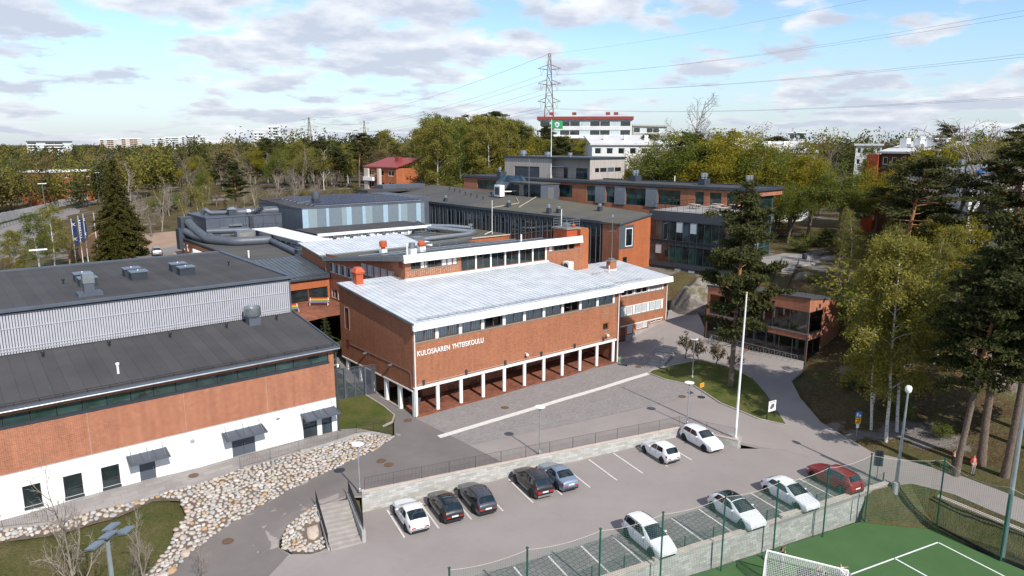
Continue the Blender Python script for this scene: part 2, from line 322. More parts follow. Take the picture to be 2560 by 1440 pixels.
def sstep(a,b,x):t=np.clip((x-a)/(b-a),0,1); return t*t*(3-2*t)
PW0=np.array([-11.32,-10.65]); PU=np.array([.9715,-.2370]); PV=np.array([-.2370,-.9715])
def PK(u,v):p=PW0+PU*u+PV*v; return(p[0],p[1])
def zpark(x,y):
 x=np.atleast_1d(np.asarray(x,float)); y=np.atleast_1d(np.asarray(y,float))
 w=sstep(-20,-15,x)*(1-sstep(20,24,x)); return w*(-1.21+.0255*x)+(1-w)*rbf(x,y)
PITCH_Z=-2.75
def zp1(x,y):return float(zpark(x,y)[0])
def zg(x,y):return float(rbf(x,y)[0])
def inside(poly,x,y):
 poly=np.asarray(poly,float); r=np.zeros(np.shape(x),bool); j=len(poly)-1
 for i in range(len(poly)):
  xi,yi=poly[i]; xj,yj=poly[j]
  if yi!=yj:r^=((yi>y)!=(yj>y))&(x<(xj-xi)*(y-yi)/(yj-yi)+xi)
  j=i
 return r
def inpoly(poly,x,y):
 r=False; j=len(poly)-1
 for i in range(len(poly)):
  xi,yi=poly[i]; xj,yj=poly[j]
  if(yi>y)!=(yj>y)and x<(xj-xi)*(y-yi)/(yj-yi)+xi:r=not r
  j=i
 return r
LOWW=lambda x:-30.89-.239*(x-5.3)
PARK=[(-11.4,-10.85),(18.1,-18.15),(19.75,-23.25),(22.5,-26),(23.2,-31),(22.9,-35.15),(22.6,-35.1),(-30,LOWW(-30)+.25),(-30,-17),(-24,-16.4),(-20,-15.6),(-16.5,-13.7),(-15.6,-13.55),(-13.3,-14.6)]
YARD=[(-3.9,-2.8),(-2.2,.2),(-1.2,1.6),(-.9,4),(-.9,17),(.3,17),(.3,.6),(29,.6),(29,4.5),(33,5.25),(45,5.25),(47.5,7),(51.5,6.6),(49,3),(45.5,-.8),(43.5,-2.2),(43.5,-16.3),(41.5,-17.3),(38,-17.9),(34.1,-21.2),(30.3,-25.5),(27.9,-31.5),(28.6,-34),(29.2,-38.2),(28.8,-43),(27.5,-55),(23.5,-55),(24.9,-43.9),(25.4,-39),(24.6,-36.2),(23.2,-35.3),(23.1,-31),(22.4,-26),(19.95,-23.2),(18.3,-17.95),(-11.3,-10.6),(-12.4,-10),(-14.7,-9.95),(-16,-10),(-17.1,-10.1),(-17.9,-10.7),(-18.3,-11.5),(-17.9,-12.7),(-16.8,-13.55),(-15.7,-13.75),(-19.8,-15.9),(-24,-16.5),(-31,-17.1),(-30,-13.5),(-26.6,-11),(-25.1,-9.6),(-23.4,-8.1),(-21.8,-7.2),(-20.1,-6.5),(-17.9,-6),(-15.8,-5.5),(-13.6,-5.1),(-11,-4.8),(-8.6,-4.4),(-6.4,-3.9)]
PITCHP=[(-30,LOWW(-30)-.1),(19.3,-34.75),(22.7,-39.0),(21.9,-42),(21.6,-45.2),(21.8,-60),(-30,-60)]
DRIVE=[(-3.9,-2.8),(-2.2,.2),(-1.2,1.6),(-.9,4),(-.9,17),(.25,17),(.25,.2),(0,-.3),(.35,-8.6),(.6,-13.2),(-11.2,-10.75),(-12.4,-10.05),(-14.7,-9.98),(-16,-10.05),(-17.1,-10.15),(-17.95,-10.75),(-18.35,-11.5),(-18,-12.6),(-20.2,-14.2),(-23.5,-14.6),(-26,-14),(-27.5,-11.9),(-25.1,-9.65),(-23.4,-8.15),(-21.8,-7.25),(-20.1,-6.55),(-17.9,-6.05),(-15.8,-5.55),(-13.6,-5.15),(-11,-4.85),(-8.6,-4.45),(-6.4,-3.95)]
HALLPATH=[(-45,1.9),(-7.2,1.9),(-6,1.7),(-4.9,-.5),(-4.0,-2.5),(-4.4,-2.6),(-5.3,-.75),(-6.8,-.35),(-8.5,-.6),(-17.1,-.6),(-22.6,-1.1),(-26,-.6),(-30,-.5),(-33.3,.6),(-45,1)]
STONES=[(-3.9,-2.75),(-4.9,-.75),(-6.6,-.4),(-8.5,-.7),(-17.1,-.7),(-22.6,-1.2),(-26,-.7),(-30,-.6),(-33.3,.5),(-36,.6),(-36,-.1),(-33,-.6),(-30,-1.4),(-27,-1.6),(-24,-1.15),(-22.3,-2.1),(-22.4,-4.2),(-23.6,-5.5),(-24,-6.4),(-25.4,-7.6),(-27.3,-9.4),(-26.6,-9.9),(-25.1,-9.7),(-23.4,-8.2),(-21.8,-7.3),(-20.1,-6.6),(-17.9,-6.1),(-15.8,-5.6),(-13.6,-5.2),(-11,-4.9),(-8.6,-4.5),(-6.4,-4.0)]
ISLAND=[(-14.75,-9.95),(-16,-10.1),(-17,-10.3),(-17.75,-10.9),(-18.05,-11.6),(-17.7,-12.5),(-16.7,-13.35),(-15.75,-13.5)]
def zisl(x,y):
 x=np.atleast_1d(np.asarray(x,float)); y=np.atleast_1d(np.asarray(y,float)); return np.maximum(rbf(x,y),-.15-1.35*sstep(-10,-13.4,y)*.75-.9*np.clip((-14.9-x-(y+10)*.25)/3.0,0,1))
LAWN_A=[(-7.25,1.95),(-3.6,-.1),(-2.3,.35),(-1.35,1.6),(-1.05,4.2),(-1.2,9),(-1.2,16),(-7.2,16)]
LAWN_R=[(28.6,-5.3),(29.8,-4.9),(32.2,-5.3),(36.5,-6.6),(36.8,-11),(35.4,-14.6),(32.2,-18.4),(27.1,-23.7),(26.2,-21.2),(26.6,-16.6),(28.8,-11.6),(28.2,-8)]
PAVERS=[(0,-.28),(29.3,-.28),(30.6,-4.6),(29.0,-8),(28.4,-11.0),(26.6,-13.4),(24,-13),(10.8,-10.7),(.35,-8.6)]
PATCHES=[]
def patch(name,poly,zf,mat,lift,step=1.0,kind='structure',skirt=.25,parent=None):
 from mathutils.geometry import tessellate_polygon
 bm=bmesh.new(); vs=[bm.verts.new((x,y,0))for x,y in poly]
 for t in tessellate_polygon([[Vector((x,y,0))for x,y in poly]]):
  try:bm.faces.new([vs[i]for i in t])
  except ValueError:pass
 bm.normal_update(); bmesh.ops.reverse_faces(bm,faces=[f for f in bm.faces if f.normal.z<0])
 P=np.array(poly)
 for ax in(0,1):
  lo,hi=P[:,ax].min(),P[:,ax].max(); nrm=(1,0,0)if ax==0 else(0,1,0)
  for c in np.arange(math.floor(lo)+step,hi,step):
   co=(c,0,0)if ax==0 else(0,c,0)
   bmesh.ops.bisect_plane(bm,geom=bm.verts[:]+bm.edges[:]+bm.faces[:],plane_co=co,plane_no=nrm,dist=1e-5)
 co=np.array([v.co[:2]for v in bm.verts]); z=zf(co[:,0],co[:,1])+lift
 for v,q in zip(bm.verts,z):v.co.z=q
 if skirt:
  r=bmesh.ops.extrude_edge_only(bm,edges=[e for e in bm.edges if e.is_boundary])
  for v in r['geom']:
   if isinstance(v,bmesh.types.BMVert):v.co.z-=skirt
 me=bpy.data.meshes.new(name); bm.to_mesh(me); bm.free(); me.materials.append(mat); me.update()
 o=bpy.data.objects.new(name,me); link(o,parent)
 if kind and parent is None:o['kind']=kind
 return o
def ground_mats():
 t=NT('asphalt_light'); a=t.noise(.18,5,.6); b=t.noise(1.1,5,.65); c=t.noise(45,3)
 col=t.mix(t.rng(a,.3,.7),(.235,.205,.190),(.285,.252,.236)); col=t.mix(t.rng(b,.55,.75,0,.45),col,(.20,.175,.163))
 col=t.mix(t.rng(c,.3,.7,0,.3),col,(.34,.31,.295)); MAT['asphalt']=t.fin(col,.93,bump=c,bs=.25,bd=.01,spec=.25)
 t=NT('asphalt_drive'); a=t.noise(.25,5,.6); c=t.noise(45,3); st=t.noise(.7,4,.7)
 col=t.mix(t.rng(a,.3,.7),(.135,.12,.113),(.185,.164,.154)); col=t.mix(t.rng(st,.6,.75,0,.35),col,(.2,.18,.165)); col=t.mix(t.rng(c,.3,.7,0,.25),col,(.2,.19,.18)); MAT['asphalt_drive']=t.fin(col,.93,bump=c,bs=.25,bd=.01,spec=.25)
 t=NT('courtyard_pavers'); b=t.new('ShaderNodeTexBrick'); t.l.new(t.wallvec(),b.inputs['Vector']); b.inputs['Scale'].default_value=1; b.inputs['Brick Width'].default_value=.28; b.inputs['Row Height'].default_value=.14; b.inputs['Mortar Size'].default_value=.004
 b.inputs['Color1'].default_value=(.215,.198,.19,1); b.inputs['Color2'].default_value=(.29,.268,.256,1); b.inputs['Mortar'].default_value=(.16,.145,.135,1)
 col=t.mix(t.rng(t.noise(.5,5,.65),.35,.75,0,.5),b.outputs[0],(.19,.172,.162)); MAT['pavers']=t.fin(col,.9,spec=.25)
 t=NT('bay_pavers'); b=t.new('ShaderNodeTexBrick'); t.l.new(t.wallvec(),b.inputs['Vector']); b.inputs['Scale'].default_value=1; b.inputs['Brick Width'].default_value=.42; b.inputs['Row Height'].default_value=.42; b.offset if False else None; b.inputs['Mortar Size'].default_value=.03
 b.inputs['Color1'].default_value=(.18,.172,.162,1); b.inputs['Color2'].default_value=(.215,.207,.196,1); b.inputs['Mortar'].default_value=(.10,.095,.085,1)
 MAT['bay_pavers']=t.fin(t.mix(t.rng(t.noise(.8,5),.45,.7,0,.4),b.outputs[0],(.14,.13,.12)),.9,spec=.25)
 t=NT('grass_lawn'); a=t.noise(.45,5,.65); b=t.noise(6,4,.7); c=t.noise(.16,3)
 col=t.mix(t.rng(a,.38,.62),(.075,.095,.018),(.145,.125,.045)); col=t.mix(t.rng(b,.35,.7,0,.6),col,(.035,.06,.01)); col=t.mix(t.rng(c,.5,.7,0,.4),col,(.05,.09,.012))
 MAT['lawn']=t.fin(col,.95,bump=t.noise(25,4),bs=.8,bd=.06,spec=.15)
 t=NT('rough_ground'); a=t.noise(.22,6,.65); b=t.noise(3.5,5,.7); c=t.noise(.09,4)
 col=t.mix(t.rng(a,.35,.65),(.06,.07,.018),(.135,.105,.055)); col=t.mix(t.rng(b,.4,.7,0,.65),col,(.03,.04,.01)); col=t.mix(t.rng(c,.52,.68,0,.6),col,(.11,.075,.045))
 col=t.mix(t.rng(t.noise(11,4,.7),.55,.72,0,.6),col,(.2,.17,.1)); MAT['ground']=t.fin(col,.97,bump=t.noise(9,5),bs=1.,bd=.12,spec=.1)
 t=NT('forest_floor'); a=t.noise(.3,6,.65); b=t.noise(2.5,5,.7); rk=t.noise(.11,5,.6)
 col=t.mix(t.rng(a,.35,.65),(.075,.042,.022),(.085,.08,.028)); col=t.mix(t.rng(b,.45,.7,0,.7),col,(.15,.12,.075)); col=t.mix(t.rng(rk,.56,.6),col,t.mix(b,(.12,.10,.09),(.26,.235,.215)))
 MAT['forest_floor']=t.fin(col,.97,bump=t.noise(5,5),bs=1.,bd=.2,spec=.12)
 t=NT('artificial_turf'); a=t.noise(.5,4); b=t.noise(40,3)
 col=t.mix(t.rng(a,.3,.7),(.06,.125,.045),(.075,.15,.055)); col=t.mix(t.rng(b,.3,.7,0,.5),col,(.045,.09,.032)); MAT['turf']=t.fin(col,.9,bump=b,bs=.4,bd=.02,spec=.2)
 t=NT('slab_path'); b=t.new('ShaderNodeTexBrick'); t.l.new(t.wallvec(),b.inputs['Vector']); b.inputs['Scale'].default_value=1; b.inputs['Brick Width'].default_value=1.2; b.inputs['Row Height'].default_value=.6; b.inputs['Mortar Size'].default_value=.012
 b.inputs['Color1'].default_value=(.27,.25,.235,1); b.inputs['Color2'].default_value=(.33,.31,.295,1); b.inputs['Mortar'].default_value=(.2,.18,.165,1)
 MAT['slabs']=t.fin(t.mix(t.rng(t.noise(.6,5,.65),.4,.7,0,.5),b.outputs[0],(.21,.18,.16)),.9,spec=.25)
 t=NT('stone_bed'); MAT['stonebed']=t.fin(t.mix(t.rng(t.noise(2,4),.3,.7),(.10,.075,.055),(.15,.115,.085)),.97,bump=t.noise(8,4),bs=.8,bd=.05)
 t=NT('sand'); MAT['sand']=t.fin(t.mix(t.rng(t.noise(.4,4),.3,.7),(.27,.17,.11),(.34,.24,.17)),.95)
 MAT['paint']=plain('road_paint',(.60,.575,.53),.8,var=.12,sc=4)
 MAT['kerb']=plain('granite_kerb',(.34,.31,.28),.9,var=.2,sc=3)
 MAT['soil']=plain('bare_soil',(.16,.10,.065),.95,var=.3,sc=2)
ground_mats()
def build_ground():
 def axis(dense0,dense1,step):
  m=list(np.arange(dense0,dense1+.01,step)); a=dense0; s=step; lo=[]
  while a>-5000:s*=1.28; a-=s; lo.append(a)
  b=dense1; s=step; hi=[]
  while b<6500:s*=1.28; b+=s; hi.append(b)
  return np.array(lo[::-1]+m+hi)
 xs=axis(-46,62,.6); ys=axis(-62,42,.6)
 X,Y=np.meshgrid(xs,ys,indexing='xy')
 Z=rbf(X,Y)
 def field(Xs,Ys):
  Zs=rbf(Xs,Ys); out=Zs.copy()
  for p,zf,d in((YARD,None,.35),(HALLPATH,None,.3),(STONES,None,.35),(ISLAND,None,.5)):
   k=inside(p,Xs,Ys); out[k]=Zs[k]-d
  k=((Xs>-.3)&(Xs<37)&(Ys>-.3)&(Ys<42)); out[k]=np.minimum(out[k],-.6)
  k=inside(PARK,Xs,Ys); out[k]=zpark(Xs[k],Ys[k])-.4
  k=inside(PITCHP,Xs,Ys); out[k]=PITCH_Z-.3
  k=(Xs>17)&(Xs<25.2)&(Ys<-34.6)&(Ys>-56); out[k]=PITCH_Z-.3
  k=(Xs>-30)&(Xs<22.6)&(Ys<LOWW(Xs)+.6)&(Ys>LOWW(Xs)-.5); out[k]=PITCH_Z-.3
  return out
 near=(X>-40)&(X<60)&(Y>-61)&(Y<20)
 Z=field(X,Y)
 for dx in(-.62,0,.62):
  for dy in(-.62,0,.62):
   if dx or dy:Z[near]=np.minimum(Z[near],field(X[near]+dx,Y[near]+dy)+.02)
 co=np.stack([X.ravel(),Y.ravel(),Z.ravel()],1); nx=len(xs); ny=len(ys)
 i=np.arange((nx-1)*(ny-1)); a=(i//(nx-1))*nx+i%(nx-1); q=np.stack([a,a+1,a+nx+1,a+nx],1)
 cx=co[q,0].mean(1); cy=co[q,1].mean(1)
 wood=((cx>28)&(cy<60)&(cx-30>-(cy+32)*.35)&~((cx<43)&(cy>-20)))|(cy>100)
 me=fast_mesh('ground',co,quads=q,mats=[MAT['ground'],MAT['forest_floor']],mi=wood.astype(int),smooth=True)
 o=bpy.data.objects.new('ground',me); link(o); o['kind']='structure'
build_ground()
patch('courtyard_road',YARD,rbf,MAT['asphalt'],0.0,1.2)
patch('driveway',DRIVE,rbf,MAT['asphalt_drive'],.012,1.2,skirt=0)
patch('courtyard_pavement',PAVERS,rbf,MAT['pavers'],.022,2,skirt=0)
patch('painted_line',[(-.7,-5.05),(30.2,-5.0),(30.0,-5.7),(-.8,-5.75)],rbf,MAT['paint'],.03,2,skirt=0)
patch('parking_lot',PARK,zpark,MAT['asphalt'],0.0,1.5)
patch('bay_pavement',[PK(3.0,16.6),PK(33,16.9),PK(33.4,19.1),PK(3.0,19.1)][::1]if False else[(-9.2,-23.2),(20.5,-30.45),(22.4,-34.75),(-10.2,LOWW(-10.2)+.33)],zpark,MAT['bay_pavers'],.012,1.5,skirt=0)
patch('hall_footpath',HALLPATH,rbf,MAT['slabs'],.03,1.5)
patch('lawn',LAWN_A,rbf,MAT['lawn'],.05,1.0)
patch('lawn',LAWN_R,rbf,MAT['lawn'],.06,1.0)
patch('football_turf',PITCHP,lambda x,y:np.full(np.shape(x),PITCH_Z),MAT['turf'],0,6)
def bank():
 top=[(20.5,-34.5),(22.9,-35.4),(24.5,-36.2),(25.3,-39),(24.9,-43.9),(23.8,-55)]; bot=[(19.3,-34.78),(20.9,-36.9),(22.75,-39.05),(22.2,-41),(21.95,-43.9),(21.85,-55)]; mb=MB(); K=8
 for i in range(5):
  for j in range(5):
   for k in range(K):
    def P(u,v):
     a=np.array(top[i])*(1-u)+np.array(top[i+1])*u; b=np.array(bot[i])*(1-u)+np.array(bot[i+1])*u; p=a*(1-v)+b*v; za=zg(*a)+.02 if i or u else-.7; z=za*(1-v)+(PITCH_Z+.02)*v-.25*math.sin(math.pi*v)+.06*math.sin(p[0]*5+p[1]*3)*math.sin(math.pi*v); return(p[0],p[1],z)
    mb.quad(P(j/5,k/K),P(j/5,(k+1)/K),P((j+1)/5,(k+1)/K),P((j+1)/5,k/K))
 o=mb.build('grass_bank',MAT['ground'],None,True); o['kind']='structure'
bank()
def pitch_line(a,b,w=.12):
 a=Vector((*a,0)); b=Vector((*b,0)); d=(b-a).normalized(); n=Vector((-d.y,d.x,0))*w/2
 MB().quad(*[(p.x,p.y,PITCH_Z+.008)for p in(a-n,b-n,b+n,a+n)]).build('pitch_line',MAT['white'])['kind']='structure'
pitch_line((20.84,-39.82),(-12,-32.0)); pitch_line((16.16,-38.65),(13.6,-50)); pitch_line((20.84,-39.86),(17.0,-56))
def kerb(pts,lift,w=.14,h=.16,close=False):
 mb=MB()
 for a,b in zip(pts[:-1],pts[1:]):
  mb.bar((a[0],a[1],zg(*a)+lift),(b[0],b[1],zg(*b)+lift),w,h)
 o=mb.build('kerb',MAT['kerb']); o['kind']='structure'
def dens(pts,st=1.2):
 out=[]
 for a,b in zip(pts[:-1],pts[1:]):
  n=max(1,int(math.hypot(b[0]-a[0],b[1]-a[1])/st))
  out+=[(a[0]+(b[0]-a[0])*i/n,a[1]+(b[1]-a[1])*i/n)for i in range(n)]
 return out+[pts[-1]]
kerb(dens([(-3.6,-.12),(-2.3,.33),(-1.33,1.6),(-1.03,4.2),(-1.1,9),(-1.1,16)]),.05)
kerb(dens([(28.6,-5.3),(28.2,-8),(28.8,-11.6),(26.6,-16.6),(26.2,-21.2),(27.1,-23.75)]),.04)
kerb(dens([(28.6,-5.3),(29.8,-4.9),(32.2,-5.3),(36.5,-6.6),(36.8,-11),(35.4,-14.6)]),.04)
BU=np.array([.974,-.2265]); BV=np.array([-.2265,-.974])
def bayline(x,y,L,w=.13):
 a=np.array([x,y]); n=BU*w/2; b=a+BV*L
 mb=MB(); mb.quad(*[(p[0],p[1],zp1(*p)+.02)for p in(a-n,b-n,b+n,a+n)]); mb.build('bay_line',MAT['paint'])['kind']='structure'
for k in range(11):
 p=np.array([-9.75,-11.6])+BU*2.62*k+BV*.15; bayline(p[0],p[1],4.4)
for k in range(-1,11):
 p=np.array([-7.06,-23.9])+BU*2.63*k; bayline(p[0],p[1],3.75)
ROAD=[(-52,40),(-38,85),(-27,120),(-22,148),(-14,182),(0,220),(22,262),(60,320)]
def ribbon(name,pts,w,zf,lift,mat,kind='structure'):
 pts=dens(pts,6); L=[]; Rr=[]
 for i,p in enumerate(pts):
  a=pts[max(0,i-1)]; b=pts[min(len(pts)-1,i+1)]; d=np.array(b)-np.array(a); d=d/np.hypot(*d); n=np.array([-d[1],d[0]])*w/2
  z=float(zf(p[0],p[1])[0])+lift; L.append((p[0]+n[0],p[1]+n[1],z)); Rr.append((p[0]-n[0],p[1]-n[1],z))
 mb=MB()
 for i in range(len(pts)-1):mb.quad(Rr[i],Rr[i+1],L[i+1],L[i])
 o=mb.build(name,mat); o['kind']=kind; return o
MAT['asphalt_far']=plain('asphalt_far',(.20,.18,.17),.95,var=.1,sc=.1)
ribbon('road',ROAD,13,rbf,.35,MAT['asphalt_far'])
patch('sand_yard',[(-8,92),(3,90),(14,100),(16,128),(2,130),(-6,112)],rbf,MAT['sand'],.25,4)
patch('rear_parking',[(-9,70),(1,66),(1.5,92),(12,97),(12,104),(-6,100)],rbf,MAT['asphalt_far'],.3,4)
patch('terrace',[(-3,26),(7,26),(7,36),(-3,36)],rbf,MAT['brick_floor'],.12,2)
# ------------------------------------------------------------------ building helpers
class Wall:
 """outer skin of a wall from p0 to p1 (outside on the right hand of the direction), with real openings"""
 def __init__(s,p0,p1,z0,za,zb=None):
  s.p0=np.array(p0,float); s.d=np.array(p1,float)-s.p0; s.L=float(np.hypot(*s.d)); s.d/=s.L; s.n=np.array([s.d[1],-s.d[0]])
  s.z0=z0; s.za=za; s.zb=za if zb is None else zb; s.op=[]
 def P(s,u,z,off=0.):q=s.p0+s.d*u+s.n*off; return(q[0],q[1],z)
 def top(s,u):return s.za+(s.zb-s.za)*u/s.L
 def bot(s,u):return s.z0 if not isinstance(s.z0,tuple)else s.z0[0]+(s.z0[1]-s.z0[0])*u/s.L
 def mesh(s,mb,depth=.16):
  us=sorted({0.,s.L,*[round(v,4)for o in s.op for v in o[:2]]}); zs=sorted({round(v,4)for o in s.op for v in o[2:4]})
  zmin,zmax=min(s.bot(0),s.bot(s.L)),max(s.za,s.zb)
  for a,b in zip(us[:-1],us[1:]):
   lev=[None]+zs+['t']
   for i in range(len(lev)-1):
    lo=(s.bot(a),s.bot(b))if lev[i]is None else(lev[i],lev[i]); hi=(s.top(a),s.top(b))if lev[i+1]=='t' else(lev[i+1],lev[i+1])
    uc=(a+b)/2; zc=(sum(lo)+sum(hi))/4
    if any(o[0]<uc<o[1]and o[2]<zc<o[3]for o in s.op):continue
    if hi[0]<=lo[0]+1e-6 and hi[1]<=lo[1]+1e-6:continue
    mb.quad(s.P(a,lo[0]),s.P(b,lo[1]),s.P(b,hi[1]),s.P(a,hi[0]))
  for(a,b,c,d)in[o[:4]for o in s.op]:
   i=-depth
   mb.quad(s.P(a,c),s.P(a,d),s.P(a,d,i),s.P(a,c,i)); mb.quad(s.P(b,d),s.P(b,c),s.P(b,c,i),s.P(b,d,i))
   mb.quad(s.P(a,d),s.P(b,d),s.P(b,d,i),s.P(a,d,i)); mb.quad(s.P(b,c),s.P(a,c),s.P(a,c,i),s.P(b,c,i))
  return mb
 def slab(s,mb,u0,u1,z0,z1,o0,o1):
  a=[s.P(u0,z0,o1),s.P(u1,z0,o1),s.P(u1,z0,o0),s.P(u0,z0,o0)]; b=[s.P(u0,z1,o1),s.P(u1,z1,o1),s.P(u1,z1,o0),s.P(u0,z1,o0)]
  return mb.hexa(a,b)
 def window(s,parent,u0,u1,z0,z1,nx=1,nz=1,fm='white',pm='glass',fw=.07,mw=.05,rec=.09,name='window',pane=True,panes=None,opening=True):
  if opening:s.op.append((u0,u1,z0,z1))
  mb=MB(); o0,o1=-rec-.05,-rec+.02
  s.slab(mb,u0+.004,u1-.004,z0+.004,z0+fw,o0,o1); s.slab(mb,u0+.004,u1-.004,z1-fw,z1-.004,o0,o1); s.slab(mb,u0+.004,u0+fw,z0+fw,z1-fw,o0,o1); s.slab(mb,u1-fw,u1-.004,z0+fw,z1-fw,o0,o1)
  for i in range(1,nx):
   u=u0+(u1-u0)*i/nx; s.slab(mb,u-mw/2,u+mw/2,z0+fw,z1-fw,o0,o1)
  for i in range(1,nz):
   z=z0+(z1-z0)*i/nz; s.slab(mb,u0+fw,u1-fw,z-mw/2,z+mw/2,o0,o1-.006)
  w=mb.build(name,MAT[fm],parent)
  if pane:
   k=0
   for i in range(nx):
    for j in range(nz):
     ua=u0+(u1-u0)*i/nx; ub=u0+(u1-u0)*(i+1)/nx; a=z0+(z1-z0)*j/nz; b=z0+(z1-z0)*(j+1)/nz
     m=panes[k%len(panes)]if panes else pm; k+=1
     q=MB().quad(s.P(ua+.02,a+.02,-rec),s.P(ub-.02,a+.02,-rec),s.P(ub-.02,b-.02,-rec),s.P(ua+.02,b-.02,-rec)).build('pane',MAT[m],w)
  return w
def roof_panels(parent,p00,du,dv,n,w,mat,seam=.05,th=.03):
 """n standing-seam panels of width w laid along du (unit), running along dv (full vector); each one a part sharing one mesh"""
 du=Vector(du); dv=Vector(dv); up=du.cross(dv).normalized()
 if up.z<0:up=-up
 mb=MB(); h=Vector((0,0,0)); a=[h,du*w*.985,du*w*.985+dv,dv]; mb.hexa([p-up*th for p in a],a)
 s=[h,du*.035,du*.035+dv,dv]; mb.hexa([p+up*.001 for p in s],[p+up*seam for p in s])
 me=mb.mesh('roof_panel',mat); out=[]
 for i in range(n):
  o=bpy.data.objects.new('roof_panel',me); o.location=Vector(p00)+du*w*i+up*(.004*((i*7)%3)); link(o,parent); out.append(o)
 return out
def roof_cap(mb,c,s=.35):pass
def downpipe(parent,pts,r=.06,mat='white'):return auto_smooth(MB().tube(pts,r,8).build('downpipe',MAT[mat],parent))
def roof_vent(x,y,z,label,h=.55,r=.14,group='black vent cowls on the roofs',mat='black'):
 o=MB().lathe([(r*.45,0),(r*.45,h*.55),(r,h*.6),(r*1.05,h*.85),(r*.7,h)],n=10).build('roof_vent',MAT[mat]); o.location=(x,y,z); tag(o,label,'roof vent',group); return auto_smooth(o)
# ------------------------------------------------------------------ sports hall (front left)
def build_hall():
 T=thing('sports_hall','long brick and white rendered sports hall with dark two-level roof','building',(0,0,0))
 X0,X1,Yf=-46.,-7.35,1.76
 F=Wall((X0,Yf),(X1,Yf),3.38,8.15); G=Wall((X0,Yf-.05),(X1,Yf-.05),-.1,3.38)
 U=lambda x:x-X0
 xs=np.linspace(-33.9,-7.85,17); allx=[xs[0]-(xs[1]-xs[0])*k for k in range(7,0,-1)]+list(xs)
 F.op.append((U(allx[0]),U(allx[-1]),6.72,7.68))
 for a,b in zip(allx[:-1],allx[1:]):
  F.window(T,U(a)+.015,U(b)-.015,6.9,7.66,1,1,'frame_dark','glass_green',.055,rec=.12,opening=False)
 mb=MB(); F.slab(mb,U(allx[0])-.06,U(allx[-1])+.06,6.70,6.895,-.2,.04); mb.build('window_sill',MAT['frame_dark'],T)
 mb=MB(); F.mesh(mb,.22); o=mb.build('brick_wall',MAT['brick_hall'],T)
 for x in(-20.4,-13.7,-27.2):
  mb=MB(); F.slab(mb,U(x),U(x)+.025,3.38,6.7,0,.006); mb.build('wall_joint',MAT['concrete'],T)
 for xa,xb,za,zb in((-31.72,-30.6,.55,2.18),(-29.2,-27.98,.47,2.17),(-26.72,-25.48,.47,2.14),(-35.5,-34.3,.55,2.2)):
  G.window(T,U(xa),U(xb),za,zb,1,1,'frame_dark','glass',.06,rec=.12)
  mb=MB(); G.slab(mb,U(xa)-.03,U(xb)+.03,za-.2,za,-.02,.05); mb.build('window_sill',MAT['frame_dark'],T)
 for xa,xb,dbl in((-24.1,-22.95,1),(-16.95,-15.0,2)):
  G.op.append((U(xa),U(xb),.06,2.1)); mb=MB(); G.slab(mb,U(xa)+.02,U(xb)-.02,.06,2.08,-.14,-.09)
  if dbl==2:mb.mi=1; G.slab(mb,(U(xa)+U(xb))/2-.015,(U(xa)+U(xb))/2+.015,.06,2.08,-.14,-.083)
  d=mb.build('door',[MAT['darkclad'],MAT['black']],T)
  mb=MB()
  for u in([(U(xa)+U(xb))/2-.1,(U(xa)+U(xb))/2+.1]if dbl==2 else[U(xb)-.15]):G.slab(mb,u-.015,u+.015,.9,1.25,-.09,-.04)
  mb.build('handle',MAT['galv'],d)
 for xa,xb in((-10.65,-9.3),(-8.85,-7.85)):
  G.window(T,U(xa),U(xb),.08,2.1,1,1,'frame_dark','glass_blue',.09,rec=.12,name='glazed_door')
 mb=MB(); G.mesh(mb,.2); mb.build('rendered_base',MAT['render'],T)
 mb=MB(); G.slab(mb,0,G.L,3.34,3.385,-.05,.02); mb.build('drip_edge',MAT['concrete'],T)
 for i,(xa,xb)in enumerate(((-24.95,-22.05),(-17.75,-14.3),(-10.85,-7.55))):
  mb=MB(); y0,y1=Yf-.06,Yf-1.35; mb.hexa([(xa,y1,2.22),(xb,y1,2.22),(xb,y0,2.5),(xa,y0,2.5)],[(xa,y1,2.29),(xb,y1,2.29),(xb,y0,2.57),(xa,y0,2.57)])
  mb.bar((xa,y1,2.24),(xb,y1,2.24),.06,.14)
  for k in range(4):
   x=xa+.1+(xb-xa-.2)*k/3; mb.bar((x,y1,2.32),(x,y0,2.6),.05,.06)
  c=mb.build('entrance_canopy',MAT['darkclad'],T)
  mb=MB()
  for x in(xa+.3,(xa+xb)/2,xb-.3):mb.cyl((x,y1+.25,2.36),(x,y0+.02,3.15),.018,n=5); mb.cyl((x,y1+.1,2.22),(x,y0,1.55),.012,n=5)if x==xa+.3 else None
  mb.build('tie_rod',MAT['galv'],c)
 mb=MB(); mb.lathe([(.17,0),(.17,.05),(.1,.06)],n=14); o=mb.build('wall_vent',MAT['concrete'],T); o.location=(-20.05,Yf-.05,2.5); o.rotation_euler=(R(90),0,0)
 MB().box(-13.05,-12.75,Yf-.16,Yf-.06,2.62,2.72).build('wall_lamp',MAT['galv'],T)
 mb=MB(); Wall((X1,Yf),(X1,33),-.1,8.2).mesh(mb); Wall((X1,33),(X0,33),-.1,13.1).mesh(mb); Wall((X0,33),(X0,Yf),-.1,8.2).mesh(mb); Wall((X1,11.6),(X1,33),8.2,13.1).mesh(mb); mb.build('rear_wall',MAT['brick_hall'],T)
 zl=lambda y:8.3+(y-1.3)*(9.62-8.3)/(11.6-1.3)
 mb=MB(); mb.prism([(X0,1.3),(X1+.25,1.3),(X1+.25,11.6),(X0,11.6)],lambda x,y:zl(y)-.22,lambda x,y:zl(y)); mb.build('lower_roof',MAT['felt'],T)
